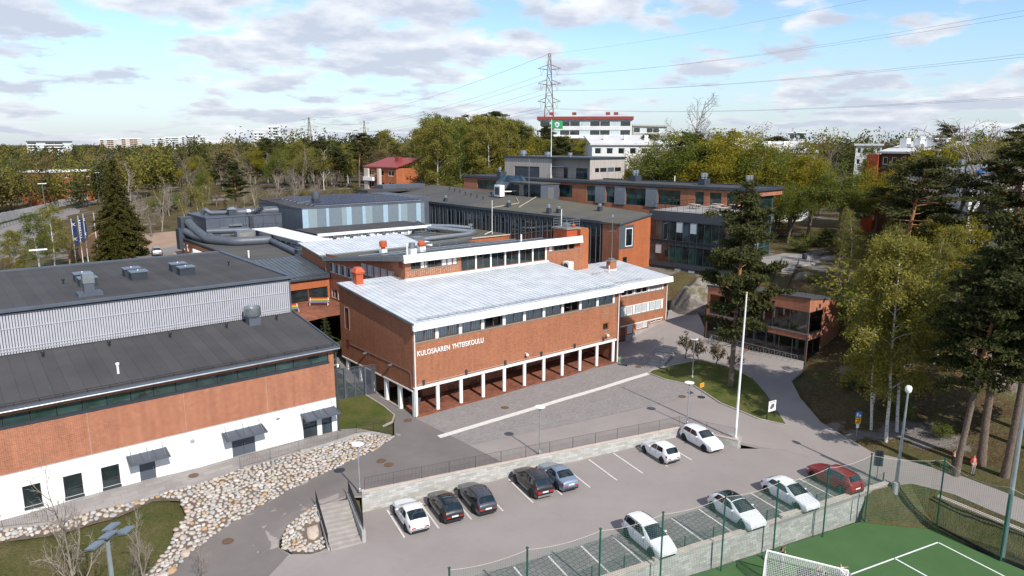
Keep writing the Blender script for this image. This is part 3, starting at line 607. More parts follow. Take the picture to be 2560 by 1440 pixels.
 mb=MB(); mb.bar((X0,1.24,8.2),(X1+.3,1.24,8.2),.12,.24); mb.bar((X1+.31,1.2,8.27),(X1+.31,11.6,zl(11.6)+.05),.12,.3); mb.build('roof_edge',MAT['darkclad'],T)
 auto_smooth(MB().tube([(X0,1.1,8.14),(X1+.35,1.1,8.14)],.07,8).build('gutter',MAT['galv'],T))
 mb=MB()
 for x in np.arange(X0+1,X1,1.5):mb.bar((x,1.55,zl(1.55)),(x,1.45,zl(1.5)+.28),.03)
 for h in(.12,.26):mb.bar((X0,1.5,zl(1.5)+h),(X1,1.5,zl(1.5)+h),.035)
 mb.build('snow_guard',MAT['black'],T)
 mb=MB(); mb.prism([(X0,11.2),(X1+.2,11.2),(X1+.2,33.2),(X0,33.2)],13.0,13.22); mb.build('upper_roof',MAT['felt'],T)
 mb=MB()
 for a,b in(((X0,11.15),(X1+.3,11.15)),((X1+.25,11.2),(X1+.25,33.2)),((X0,33.15),(X1+.2,33.15))):mb.bar((*a,13.27),(*b,13.27),.45,.22)
 mb.build('parapet',MAT['darkclad'],T)
 mb=MB(); mb.box(X0,X1,11.6,11.75,9.4,13.05); mb.build('screen_backing',MAT['darkclad'],T)
 mb=MB()
 for x in np.arange(X0+.1,X1,.2):mb.box(x,x+.145,11.3,11.38,9.66,13.05)
 o=mb.build('screen_slats',MAT['slat'],T); o['kind']='stuff'
 mb=MB()
 for z in(9.9,10.15,11.75,12.95):mb.bar((X0,11.27,z),(X1,11.27,z),.05,.05)
 mb.build('screen_rail',MAT['slat'],T)
 mb=MB(); mb.box(X1-.02,X1+.12,11.2,11.8,9.5,13.1); mb.build('screen_end',MAT['darkclad'],T)
 downpipe(T,[(X1+.1,1.1,8.1),(X1+.12,1.55,7.7),(X1+.12,1.6,.1),(X1+.25,1.4,.05)],.07,'dark')
 st=thing('outdoor_stairs','concrete outdoor stairs climbing along the end of the sports hall','stairs')
 n=20
 for k in range(n):
  y=12+k*.72; z=1.2+k*.21; MB().box(-6.6,-4.6,y,y+.8,z-.3,z).build('step',MAT['stair'],st)
 for x in(-6.5,-4.7):
  mb=MB(); mb.tube([(x,11.6,2.0),(x,26.6,6.4)],.03,6)
  for k in range(6):mb.cyl((x,12+k*2.9,1.1+k*.85),(x,12+k*2.9,2.1+k*.85),.025,n=5)
  mb.build('handrail',MAT['galv'],st)
 lab=['dark roof hatch nearest the slat screen, left pair on the hall roof','dark roof hatch at the back of the left pair on the hall roof','dark roof hatch at the front of the middle pair on the hall roof','dark roof hatch at the back of the middle pair on the hall roof','dark roof hatch at the front of the right pair on the hall roof','dark roof hatch at the back of the right pair on the hall roof']
 for i,(px,py)in enumerate(HATCH):
  t=thing('roof_hatch',lab[i],'roof hatch',(px,py,13.22),0,'roof hatches on the sports hall')
  MB().box(-.72,.72,-.62,.62,0,.75).build('hatch_body',MAT['frame_dark'],t); MB().box(-.8,.8,-.7,.7,.75,.86).build('hatch_lid',MAT['galv_blue'],t)
  MB().lathe([(.05,.86),(.06,.93),(.02,.97)],n=8).build('hatch_knob',MAT['white'],t)
 t=thing('exhaust_fan','boxy galvanised exhaust fan on a wide plinth, upper hall roof','exhaust fan',(*FAN1,13.22),0)
 MB().box(-.95,.95,-.8,.8,0,.28).build('plinth',MAT['darkclad'],t); MB().box(-.4,.4,-.4,.4,.28,1.1).build('duct_neck',MAT['darkclad'],t); MB().box(-.45,.45,-.45,.45,1.1,1.95).build('fan_box',MAT['galv'],t)
 t=thing('exhaust_fan','round galvanised exhaust fan drum on the lower hall roof','exhaust fan',(*FAN2,zl(FAN2[1])-.1),0)
 MB().box(-.55,.55,-.55,.55,0,.75).build('plinth',MAT['darkclad'],t); auto_smooth(MB().lathe([(.6,.75),(.78,.95),(.8,1.0),(.8,1.75),(.74,1.75),(.72,1.5)],n=22).build('fan_drum',MAT['galv'],t))
 for i,(px,py)in enumerate(VENTS_LOW):roof_vent(px,py,zl(py),VENT_LAB[i])
 for i,(px,py)in enumerate(VENTS_UP):roof_vent(px,py,13.22,['black vent cowl left of the roof hatches, upper hall roof','black vent cowl near the right corner of the upper hall roof'][i])
 o=MB().cyl((0,0,0),(0,0,.7),.09,n=10).lathe([(.13,.7),(.15,.86),(.04,.9)],n=10).build('roof_pipe',MAT['white']); o.location=(*PIPE1,zl(PIPE1[1])); tag(o,'white vent pipe standing alone on the lower hall roof','vent pipe')
 t=MB().box(-.05,.35,-.06,.06,-.05,.05).lathe([(.14,-.2),(.16,0),(.08,.1)],c=(.4,0,-.05),n=10).build('security_camera',MAT['white']); t.location=(X1+.1,Yf+.4,6.3); tag(t,'white dome security camera on the corner of the sports hall','camera')
MAT['galv_blue']=plain('hatch_lid_metal',(.17,.2,.25),.4,.4)
HATCH=[(-23.65,19.1),(-23.6,22.0),(-19.16,19.8),(-19.26,22.2),(-14.77,19.6),(-14.83,22.3)]
FAN1=(-24.3,14.3); FAN2=(-11.6,10.0)
VENTS_LOW=[(-28.7,9.8),(-23.9,9.9),(-19.1,9.7),(-14.1,9.9),(-9.3,9.95)]
VENT_LAB=['black vent cowl at the left of the row below the slat screen','second black vent cowl from the left below the slat screen','middle black vent cowl of the row below the slat screen','black vent cowl just left of the round fan drum','black vent cowl right of the round fan drum']
VENTS_UP=[(-25.3,21.6),(-9.6,22.3)]; PIPE1=(-24.46,3.9)
build_hall()
# ------------------------------------------------------------------ main school wing on columns
RS=.0983
def zmain(y):return 9.62+RS*(y+.55)
def build_main():
 T=thing('school_wing','red brick school wing raised on white columns with pale seam roof','building')
 F=Wall((0,0),(29,0),3.05,9.45)
 W0,pitch=.18,2.815
 F.op.append((W0,W0+pitch*10-.05,7.58,8.95))
 for k in range(10):
  a=W0+k*pitch; b=a+2.42
  open_=k in(3,7)
  F.window(T,a,b,7.62,8.93,2,1,'frame_brown','clear_dark' if open_ else 'clear',.07,.1,rec=.1,opening=False)
  mb=MB(); F.slab(mb,b+.02,min(a+pitch-.02,28.25),7.6,8.95,-.12,-.01); mb.build('window_pier',MAT['white'],T)
  mb=MB()
  for j in range(10):
   if open_ and j not in(0,9):continue
   u=a+.08+j*.235+(.06 if j>4 else 0); F.slab(mb,u,u+.185,7.68,8.9,-.2,-.18)
  mb.build('curtain',MAT['curtain'],T)
 mb=MB(); F.slab(mb,W0-.02,28.3,7.46,7.585,-.1,.05); mb.build('window_sill',MAT['sill'],T)
 w=F.window(T,26.35,27.25,4.5,5.3,2,1,'frame_brown','clear',.1,.08,rec=.1)
 mb=MB()
 for a,b,c,d in((26.2,27.4,5.36,5.44),(26.2,26.27,4.3,5.36),(27.33,27.4,4.3,5.36)):F.slab(mb,a,b,c,d,0,.02)
 mb.build('brick_surround',MAT['brick_orange'],T)
 mb=MB(); F.slab(mb,26.3,27.3,4.4,4.5,-.05,.04); mb.build('window_sill',MAT['sill'],T)
 mb=MB(); F.mesh(mb,.3); mb.build('front_wall',MAT['brick'],T)
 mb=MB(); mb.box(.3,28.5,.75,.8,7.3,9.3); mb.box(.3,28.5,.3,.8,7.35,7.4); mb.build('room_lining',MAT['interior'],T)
 mb=MB(); cx,cz=26.85,6.5
 for k in range(12):
  a=k*math.pi/6
  for r,q in((.42,.09),(.62,.06)):x,z=cx+r*math.cos(a),cz+r*math.sin(a); mb.box(x-q,x+q,-.02,-.001,z-.035,z+.035)
 mb.box(cx-.22,cx+.22,-.02,-.001,cz-.04,cz+.04); mb.box(cx-.04,cx+.04,-.022,-.001,cz-.2,cz+.2); mb.build('rosette',MAT['sand'],T)
 L=Wall((0,15.5),(0,0),2.72,11.05,9.5); L.op.append((15.5-14.3,15.5-13.3,6.2,8.6))
 mb=MB(); L.slab(mb,15.5-14.3+.02,15.5-13.3-.02,6.22,8.58,-.12,-.06); mb.build('shutter',MAT['redshutter'],T)
 mb=MB(); L.slab(mb,15.5-14.36,15.5-14.3,6.15,8.66,-.05,.02); L.slab(mb,15.5-13.3,15.5-13.24,6.15,8.66,-.05,.02); L.slab(mb,15.5-14.36,15.5-13.24,8.6,8.66,-.05,.02); mb.build('shutter_frame',MAT['cap'],T)
 mb=MB(); L.mesh(mb,.15); mb.build('end_wall',MAT['brick'],T)
 mb=MB(); L.slab(mb,15.5-14.2,15.5-13.5,4.0,5.0,0,.01); mb.build('wall_hatch',MAT['redshutter'],T)
 mb=MB(); mb.tube([(-.04,13.2,4.62),(-.04,10.6,4.62),(-.04,1.0,4.62),(-.04,.45,4.5),(-.04,.4,2.9)],.022,5); mb.build('conduit',MAT['galv'],T)
 for i,y in enumerate((9.4,4.1)):
  t=MB().box(-.45,0,y-.09,y+.09,4.5,4.56).box(-.5,-.1,y-.13,y+.13,4.42,4.52).build('floodlight',MAT['galv']); tag(t,['small wall floodlight far along the shaded end wall','small wall floodlight near the white corner pipe on the end wall'][i],'floodlight','floodlights on the shaded end wall')
 mb=MB(); Wall((29,0),(29,13.2),.05,9.5,10.9).mesh(mb); Wall((29,13.2),(0,15.5),2.7,10.9).mesh(mb); mb.build('rear_wall',MAT['brick'],T)
 mb=MB(); mb.box(.02,28.98,.02,15.4,2.78,3.04); mb.build('soffit',MAT['render'],T)
 mb=MB(); mb.box(-.03,28.6,-.04,.22,2.98,3.1); mb.box(-.06,.2,.2,15.4,2.62,2.76); mb.build('edge_beam',MAT['white'],T)
 prof=[(.2,.1),(.2,2.98)]
 cm=MB().lathe(prof,n=20).mesh('column',MAT['white'],True)
 for k in range(10):
  o=bpy.data.objects.new('column',cm); o.location=(2.9+2.845*k,.28,.05); link(o,T)
  try:cm.set_sharp_from_angle(angle=R(50))
  except Exception:pass
 MB().box(.03,.42,.03,.42,.05,2.98).build('corner_column',MAT['white'],T)
 for y in(2.95,5.7,8.5,11.3,14.3):MB().box(.0,.32,y-.22,y+.22,.02,2.64).build('side_pier',MAT['white'],T)
 mb=MB(); mb.box(-.1,.12,2.9,15,.1,.32); mb.build('plinth_kerb',MAT['kerb'],T)
 mb=MB(); mb.box(.35,28.9,.0,5.2,.02,.16); mb.box(.2,28.98,-.2,.02,.01,.1); mb.build('arcade_floor',MAT['brick_floor'],T)
 I=Wall((3.6,4.3),(14.8,4.3),.1,2.8)
 for a,b in((1.2,2.7),(4.4,6.0),(7.6,9.1)):I.window(T,a,b,.9,2.35,4,1,'frame_brown','glass',.05,.04)
 mb=MB(); I.mesh(mb,.15); Wall((14.8,4.3),(14.8,7.5),.1,2.8).mesh(mb); Wall((3.6,9),(3.6,4.3),.1,2.8).mesh(mb); Wall((0.35,9),(3.6,9),.1,2.8).mesh(mb); mb.build('arcade_wall',MAT['brick'],T)
 J=Wall((14.8,5.2),(28.9,5.2),.1,2.8)
 for k in range(5):
  a=.3+k*2.7
  if k in(0,4):J.op.append((a,a+2.2,.16,2.5)); mb=MB(); [J.slab(mb,a+.02+j*.55,a+.5+j*.55,.16,2.48,-.12,-.05)for j in range(4)]; mb.build('door',MAT['wood'],T)
  else:J.window(T,a,a+2.4,.5,2.5,4,3,'white','glass',.06,.05)
 mb=MB(); J.mesh(mb,.15); mb.build('arcade_wall',MAT['brick'],T)
 mb=MB(); mb.prism([(-.2,-.55),(29.1,-.55),(29.1,15.4),(-.2,15.4)],lambda x,y:zmain(y)-.3,lambda x,y:zmain(y)-.06); mb.build('roof',MAT['metalgrey'],T)
 rf=[c for c in T.children if c.name.startswith('roof')][-1]
 roof_panels(rf,(-.25,-.6,zmain(-.6)-.02),(1,0,0),(0,14.0,14.0*RS),47,29.35/47,MAT['metalwhite'])
 roof_panels(rf,(-.25,13.3,zmain(13.3)-.02),(1,0,0),(0,2.2,2.2*RS),11,29.35/47,MAT['metalwhite'])
 mb=MB(); mb.hexa([(-.3,-.75,8.92),(29.0,-.75,8.92),(29.0,-.45,8.98),(-.3,-.45,8.98)],[(-.3,-.68,9.62),(29.0,-.68,9.62),(29.0,-.45,9.6),(-.3,-.45,9.6)]); mb.build('fascia',MAT['white'],T)
 mb=MB(); mb.hexa([(-.3,-.7,9.5),(-.2,-.7,9.5),(-.2,15.5,zmain(15.5)-.14),(-.3,15.5,zmain(15.5)-.14)],[(-.3,-.7,9.66),(-.2,-.7,9.66),(-.2,15.5,zmain(15.5)+.04),(-.3,15.5,zmain(15.5)+.04)]); mb.build('verge_trim',MAT['metalgrey'],T)
 mb=MB()
 for h in(.12,.24):mb.tube([(.5,-.05,zmain(0)+h),(28.3,-.05,zmain(0)+h)],.028,6)
 for x in np.arange(.8,28.3,1.1):mb.bar((x,.1,zmain(.1)),(x,-.1,zmain(-.1)+.28),.05,.03)
 mb.build('snow_guard',MAT['galv'],T)
 downpipe(T,[(.12,-.35,8.95),(.12,-.12,8.6),(.12,-.12,.1)],.075); downpipe(T,[(28.85,-.35,8.95),(28.85,-.15,8.5),(28.85,-.15,.1)],.075)
 def text(s,x,z,h,wtarget):
  c=bpy.data.curves.new('lettering','FONT'); c.body=s; c.size=1; c.extrude=.03; c.offset=.012; c.space_character=1.05; c.align_x='LEFT'
  c.materials.append(MAT['white']); o=bpy.data.objects.new('lettering',c); link(o,T); bpy.context.view_layer.update(); w=o.dimensions.x; hh=max(o.dimensions.y,.01)
  me=bpy.data.meshes.new_from_object(o.evaluated_get(bpy.context.evaluated_depsgraph_get())); bpy.data.objects.remove(o); o=link(bpy.data.objects.new('lettering',me),T); o.rotation_euler=(R(90),0,0); o.location=(x,-.05,z); o.scale=(wtarget/w,h/hh,1)
 text('KULOSAAREN',.4,6.2,.52,3.8); text('YHTEISKOULU',4.5,6.2,.52,3.95)
 names=['dark wall lamp on the facade by the corner pipe','second dark wall lamp on the facade from the corner pipe','third dark wall lamp on the facade from the corner pipe','fourth dark wall lamp on the facade, just right of a camera','fifth dark wall lamp on the facade from the corner pipe','dark wall lamp on the facade under the small square window']
 for n,x in zip(names,(1.07,6.2,11.3,16.45,21.58,26.36)):
  o=auto_smooth(MB().lathe([(.06,0),(.12,.04),(.12,.5),(.05,.54)],n=12).build('wall_lamp',MAT['dark'])); o.location=(x,-.14,3.2); tag(o,n,'wall lamp','wall lamps along the school facade')
 mb=MB(); mb.tube([(.3,-.03,3.3),(28,-.03,3.3)],.02,5); mb.build('conduit',MAT['cap'],T)
 for n,x in(('white security camera over the middle of the colonnade',14.15),('white security camera below the small square window',26.85)):
  o=MB().box(-.06,.06,-.4,0,.1,.16).lathe([(.16,-.12),(.17,.02),(.06,.1)],c=(0,-.38,.02),n=10).build('security_camera',MAT['white']); o.location=(x,0,3.85); tag(o,n,'camera','cameras on the school facade')
 t=thing('roof_chimney','orange brick chimney with moulded cap on the left end of the white roof','chimney',(1.75,14.2,zmain(14.2)-.1))
 MB().box(-.42,.42,-.42,.42,0,1.25).build('chimney_stack',MAT['orange'],t); MB().box(-.55,.55,-.55,.55,1.25,1.42).hexa([(-.62,-.62,1.42),(.62,-.62,1.42),(.62,.62,1.42),(-.62,.62,1.42)],[(-.3,-.3,1.95),(.3,-.3,1.95),(.3,.3,1.95),(-.3,.3,1.95)]).build('chimney_cap',MAT['orange'],t)
build_main()
# ------------------------------------------------------------------ right wing (three storeys, set back)
def build_right_wing():
 T=thing('classroom_wing','three storey brick classroom wing with white window bands by the ramp','building')
 Y=5.3; F=Wall((29,Y),(44.75,Y),(-.1,1.6),7.75); U=lambda x:x-29
 for za,zb,mats in((6.5,7.45,('glass','glass','glass','glass','glass_pale','glass_pale')),(3.74,4.97,('glass_pale',)*6)):
  for g in range(3):
   a=35.3+g*2.95
   for j in range(2):
    w=F.window(T,U(a+j*1.2),U(a+j*1.2+1.12),za,zb,1,1,'white',mats[g*2+j],.09,rec=.06)
   mb=MB(); F.slab(mb,U(a+2.4),U(a+2.78),za,zb,-.05,.012); mb.build('window_pier',MAT['white'],T)
  mb=MB(); F.slab(mb,U(35.2),U(44.1),za-.16,za-.03,-.02,.06); mb.build('window_sill',MAT['sill'],T)
  mb=MB(); F.slab(mb,U(35.2),U(44.1),zb+.02,zb+.1,-.02,.03); mb.build('window_head',MAT['white'],T)
 for a,b,c,d,m in((36.75,37.75,1.2,2.3,'glass_lilac'),(38.6,39.7,1.5,2.3,'glass_lilac'),(39.8,40.8,1.52,2.3,'glass_pale'),(41.5,42.6,1.95,2.3,'glass'),(42.75,43.9,1.97,2.3,'glass')):F.window(T,U(a),U(b),c,d,1,1,'white',m,.07,rec=.06)
 F.op.append((U(35.4),U(36.3),.12,2.15)); mb=MB(); F.slab(mb,U(35.42),U(36.28),.12,2.13,-.12,-.06); mb.build('door',MAT['redshutter'],T)
 mb=MB(); F.slab(mb,U(35.3),U(44.1),2.34,2.45,0,.04); mb.build('window_head',MAT['white'],T)
 mb=MB(); F.mesh(mb,.14); Wall((44.75,Y),(44.75,15),1,7.7,9).mesh(mb); Wall((44.75,15),(29,15),1,9).mesh(mb); mb.build('brick_wall',MAT['brick'],T)
 mb=MB()
 for a,b,z in((36.4,37.8,1.0),(37.8,40.9,1.35),(40.9,44.8,1.82)):F.slab(mb,U(a),U(b),-.3,z,0,.1)
 mb.build('concrete_base',MAT['stair'],T)
 zr=lambda y:8.22+RS*(y-4.7)
 mb=MB(); mb.prism([(29.2,4.7),(44.95,4.7),(44.95,15.1),(29.2,15.1)],lambda x,y:zr(y)-.3,lambda x,y:zr(y)-.05); rf=mb.build('roof',MAT['metalgrey'],T)
 roof_panels(rf,(29.15,4.6,zr(4.6)-.02),(1,0,0),(0,10.5,10.5*RS),26,15.85/26,MAT['metalwhite'])
 mb=MB(); mb.hexa([(29.1,4.45,7.5),(45.05,4.45,7.5),(45.05,4.75,7.56),(29.1,4.75,7.56)],[(29.1,4.55,8.24),(45.05,4.55,8.24),(45.05,4.75,8.24),(29.1,4.75,8.24)]); mb.build('fascia',MAT['white'],T)
 mb=MB()
 for a,b,y in((29.3,39.5,5.4),(34.6,36.8,10.2)):
  mb.tube([(a,y,zr(y)+.22),(b,y,zr(y)+.22)],.035,6)
  for x in np.arange(a+.2,b,1.0):mb.bar((x,y+.15,zr(y)),(x,y,zr(y)+.25),.06,.04)
 mb.build('snow_guard',MAT['galv'],T)
 downpipe(T,[(44.6,4.7,7.5),(44.62,5.18,7.2),(44.62,5.18,1.6)],.07)
 mb=MB(); F.slab(mb,U(34.9),U(35.05),4.9,5.3,0,.15); mb.build('wall_lamp',MAT['dark'],T)
 t=thing('brick_chimney','low brick chimney with white flashing and mast on the right white roof','chimney',(39.6,11.2,zr(11.2)-.1))
 MB().box(-.62,.62,-.4,.4,.25,1.35).build('chimney_stack',MAT['brick'],t); MB().box(-.66,.66,-.44,.44,0,.25).build('flashing',MAT['white'],t); MB().box(-.72,.72,-.5,.5,1.35,1.48).build('chimney_cap',MAT['sill'],t)
 MB().box(-.4,.3,-.3,.3,1.48,1.75).build('cowl',MAT['galv'],t)
 mb=MB(); mb.cyl((0,0,1.7),(0,0,8.0),.05,.03,6); mb.bar((-.7,0,5.6),(.7,0,5.6),.04); mb.bar((0,-.5,5.65),(0,.5,5.65),.04); mb.lathe([(.1,7.4),(.14,7.6),(.1,7.9)],n=8); mb.build('antenna_mast',MAT['galv'],t)
 o=MB().cyl((0,0,0),(0,0,1.0),.07,n=8).build('roof_pipe',MAT['white']); o.location=(38.1,10.2,zr(10.2)); tag(o,'white pipe beside the brick chimney on the right white roof','vent pipe')
 t=thing('heat_pump','white outdoor heat pump unit standing on the white roof by brick wall','heat pump',(32.1,12.2,zr(12.2)-.02))
 MB().box(-.45,.45,-.6,.6,.15,1.75).build('casing',MAT['white'],t,bevel=.03); MB().lathe([(.05,0),(.5,.01),(.5,.05),(.05,.06)],c=(0,0,0),n=16).build('fan_grille',MAT['dark'],t); g=t.children[-1]; g.location=(-.47,0,1.05); g.rotation_euler=(0,R(90),0)
 MB().bar((-.4,-.5,.07),(.4,-.5,.07),.1,.15).bar((-.4,.5,.07),(.4,.5,.07),.1,.15).build('feet',MAT['galv'],t)
build_right_wing()
# ------------------------------------------------------------------ clerestory wing with butterfly roof
def build_clerestory():
 T=thing('clerestory_wing','brick wing with tall clerestory windows and butterfly roof above the white roof','building')
 XL,XR=7.2,36.0; F=Wall((XL,13.2),(XR,13.2),8.6,13.05); U=lambda x:x-XL
 for k in range(6):
  a=15.1+k*2.32; F.window(T,U(a),U(a+2.1),11.12,12.98,2,1,'frame_brown','glass',.06,.09,rec=.12)
  mb=MB(); F.slab(mb,U(a+2.1),U(a+2.32),11.1,13.0,-.05,.03); mb.build('window_pier',MAT['white'],T)
 for a,b,m in((8.0,9.3,'glass'),(9.35,9.9,'white'),(9.95,10.2,'white'),(10.3,12.2,'glass'),(12.3,13.0,'white'),(13.1,13.8,'white'),(13.9,14.5,'white')):
  F.window(T,U(a),U(b),12.05,12.85,2 if b-a>1 else 1,1,'frame_brown',m,.05,.05,rec=.08)
 for a,b,m in((29.5,30.2,'white'),(30.4,32.9,'glass'),(33.2,34.2,'glass')):F.window(T,U(a),U(b),12.15,12.85,3 if b-a>2 else 1,1,'frame_brown',m,.05,.05,rec=.08)
 mb=MB(); F.slab(mb,U(34.3),U(35.4),12.2,12.95,0,.02); mb.build('orange_panel',MAT['orange'],T)
 mb=MB(); F.slab(mb,U(7.9),U(14.6),11.95,12.04,0,.05); F.slab(mb,U(29.4),U(35.5),12.02,12.12,0,.05); mb.build('window_sill',MAT['sill'],T)
 mb=MB()
 for i in range(26):
  for j in range(8):
   if(i+j)%2==0 and random.random()<.8:x=7.5+i*.28+random.uniform(-.02,.02); z=11.22+j*.09; mb.box(x,x+.13,13.185,13.199,z,z+.045)
 mb.build('pale_brick_fleck',MAT['cap'],T)
 mb=MB(); F.mesh(mb,.14); mb.build('front_wall',MAT['brick'],T)
 mb=MB(); mb.box(XL-.1,29.0,12.7,13.25,10.9,11.08); mb.build('flashing',MAT['white'],T)
 zt=lambda y:13.55+(y-13.2)*(10.75-13.55)/(34-13.2)
 zb=lambda y:10.9+(y-34.0)*(12.0-10.9)/(42.3-34.0)
 L=Wall((XL,34.2),(XL,13.2),4.9,zt(34.2),zt(13.2)); V=lambda y:34.2-y
 for k in range(5):L.window(T,V(33.3)+k*1.75,V(33.3)+k*1.75+1.6,9.12,10.5,2,1,'white',('glass','glass_pale')[k%2],.07,.06,panes=('glass','glass_pale','glass_lilac')if k%2 else('glass','glass_pale'))
 for k in range(5):L.window(T,V(24.1)+k*1.7,V(24.1)+k*1.7+1.55,10.2,11.55,2,1,'white','glass',.07,.06,panes=('glass_pale','glass_lilac','glass'))
 for k in range(3):L.window(T,V(33.0)+k*1.9,V(33.0)+k*1.9+1.7,5.6,6.9,2,1,'white','glass',.07,.06)
 mb=MB(); L.slab(mb,V(33.4),V(24.6),9.0,9.11,0,.06); L.slab(mb,V(24.2),V(15.6),10.08,10.19,0,.06); mb.build('window_sill',MAT['sill'],T)
 mb=MB(); L.slab(mb,V(14.6),V(13.7),12.2,12.9,0,.01); mb.build('shutter',MAT['redshutter'],T)
 mb=MB(); L.mesh(mb,.12); mb.build('side_wall',MAT['brick'],T)
 mb=MB(); Wall((XL,42.3),(XL,34.2),4.9,zb(42.3),zb(34.2)).mesh(mb); Wall((24,42.3),(XL,42.3),4.9,zb(42.3)).mesh(mb); Wall((XR,13.2),(XR,34),4.9,zt(13.2),zt(34)).mesh(mb); Wall((XR,34),(24,34),4.9,10.7).mesh(mb); Wall((24,34),(24,42.3),4.9,zb(34),zb(42.3)).mesh(mb); mb.build('rear_wall',MAT['brick'],T)
 mb=MB(); mb.prism([(XL-.45,12.7),(XR-.9,12.7),(XR-.9,34.1),(XL-.45,34.1)],lambda x,y:zt(y)-.1,lambda x,y:zt(y)+.14); rf=mb.build('roof',MAT['metalgrey'],T)
 roof_panels(rf,(XL-.45,12.65,zt(12.65)+.16),(1,0,0),(0,21.4,21.4*(10.75-13.55)/20.8),47,28.4/47,MAT['metalgrey'],seam=.06)
 mb=MB(); mb.prism([(XL-.4,34.3),(24.2,34.3),(24.2,42.6),(XL-.4,42.6)],lambda x,y:zb(y)-.1,lambda x,y:zb(y)+.1); rf2=mb.build('rear_roof',MAT['metalgrey'],T)
 roof_panels(rf2,(XL-.45,35.5,zb(35.5)+.12),(1,0,0),(0,7.2,7.2*(12-10.9)/8.3),28,17.1/28,MAT['metalwhite'])
 mb=MB(); mb.prism([(XL-.3,32.6),(24.2,32.6),(24.2,35.4),(XL-.3,35.4)],11.02,11.12); mb.build('valley_felt',MAT['felt_moss'],T)
 for k in range(36):
  x=XL-.5+k*(28.5/36); MB().hexa([(x+.012,12.45,13.02),(x+.78,12.45,13.02),(x+.78,12.75,13.05),(x+.012,12.75,13.05)],[(x+.012,12.62,13.92),(x+.78,12.62,13.92),(x+.78,12.8,13.92),(x+.012,12.8,13.92)]).build('fascia_panel',MAT['white'],T)
 mb=MB(); mb.hexa([(XL-.52,12.6,13.25),(XL-.42,12.6,13.25),(XL-.42,34.3,10.55),(XL-.52,34.3,10.55)],[(XL-.52,12.6,13.85),(XL-.42,12.6,13.85),(XL-.42,34.3,10.95),(XL-.52,34.3,10.95)]); mb.build('verge_trim',MAT['metalgrey'],T)
 mb=MB()
 for y in(18.5,24.5):
  mb.tube([(XL,y,zt(y)+.38),(33,y,zt(y)+.38)],.05,6)
  for x in np.arange(XL+.5,33,1.4):mb.bar((x,y,zt(y)+.1),(x,y,zt(y)+.4),.06)
 mb.build('snow_guard',MAT['galv'],T)
 downpipe(T,[(XL-.3,33.7,10.6),(XL-.35,33.7,9.4),(XL-.12,33.9,8.9),(XL-.12,33.9,5.3)],.07,'galv')
 t=thing('brick_tower','orange brick lift tower with roof terrace railing beside the white roof','building')
 MB().box(33.4,35.4,13.9,16.6,8.6,14.75).build('tower_wall',MAT['orange'],t); MB().box(35.42,37.05,13.28,15.2,8.4,14.6).build('tower_wall',MAT['brick_orange'],t); MB().box(37.4,38.9,15.2,17.5,7,14.5).build('tower_pier',MAT['brick_orange'],t)
 MB().box(33.2,36.0,13.7,16.8,14.75,14.95).build('tower_cap',MAT['sill'],t)
 mb=MB()
 for x,y in((33.4,13.9),(34.6,13.9),(35.8,13.9),(33.4,16.6),(35.8,16.6),(34.6,16.6)):mb.cyl((x,y,14.9),(x,y,16.1),.035,n=5)
 for z in(15.4,15.75,16.1):mb.tube([(33.4,16.6,z),(33.4,13.9,z),(35.8,13.9,z),(35.8,16.6,z),(33.4,16.6,z)],.025,5)
 mb.box(34.0,34.8,14.6,15.4,14.95,15.5); mb.build('railing',MAT['galv'],t)
 auto_smooth(MB().lathe([(.25,14.95),(.3,15.2),(.2,15.35),(.05,15.4)],c=(35.3,14.6,0),n=12).build('orange_cowl',MAT['orange'],t))
 MB().cyl((34.3,16.0,14.9),(34.3,16.0,17.4),.06,n=6).build('vent_pipe',MAT['white'],t)
 def boxvent(x,y,z,lab,cap):
  t=thing('roof_ventilator',lab,'ventilator',(x,y,z)); MB().box(-.4,.4,-.4,.4,0,.8).build('vent_base',MAT['white'],t)
  if cap=='orange':auto_smooth(MB().lathe([(.25,.8),(.5,1.0),(.52,1.25),(.3,1.5),(.05,1.6)],n=14).build('vent_cowl',MAT['orange'],t))
  elif cap=='drum':auto_smooth(MB().lathe([(.3,.5),(.3,1.1),(.52,1.12),(.55,1.85),(.45,1.95),(.05,1.97)],n=16).build('vent_cowl',MAT['orange'],t))
  else:auto_smooth(MB().lathe([(.3,.8),(.38,.85),(.38,1.5),(.05,1.5)],n=14).build('vent_cowl',MAT['galv'],t))
 boxvent(9.6,15.5,zt(15.5)+.1,'white roof ventilator with grey cowl behind the panelled fascia','g'); boxvent(13.4,19.5,zt(19.5)+.1,'white roof ventilator topped by a round orange cowl','orange'); boxvent(14.6,31.5,11.0,'orange drum shaped ventilator between the roof slopes','drum')
 o=MB().cyl((0,0,0),(0,0,1.6),.08,n=8).build('roof_pipe',MAT['white']); o.location=(8.3,14.5,zt(14.5)); tag(o,'tall white pipe at the corner of the panelled fascia','vent pipe')
 o=MB().cyl((0,0,0),(0,0,1.2),.12,n=8).build('roof_pipe',MAT['white']); o.location=(28.2,17.5,zt(17.5)); tag(o,'white pipe on the grey roof above the clerestory windows','vent pipe')
build_clerestory()
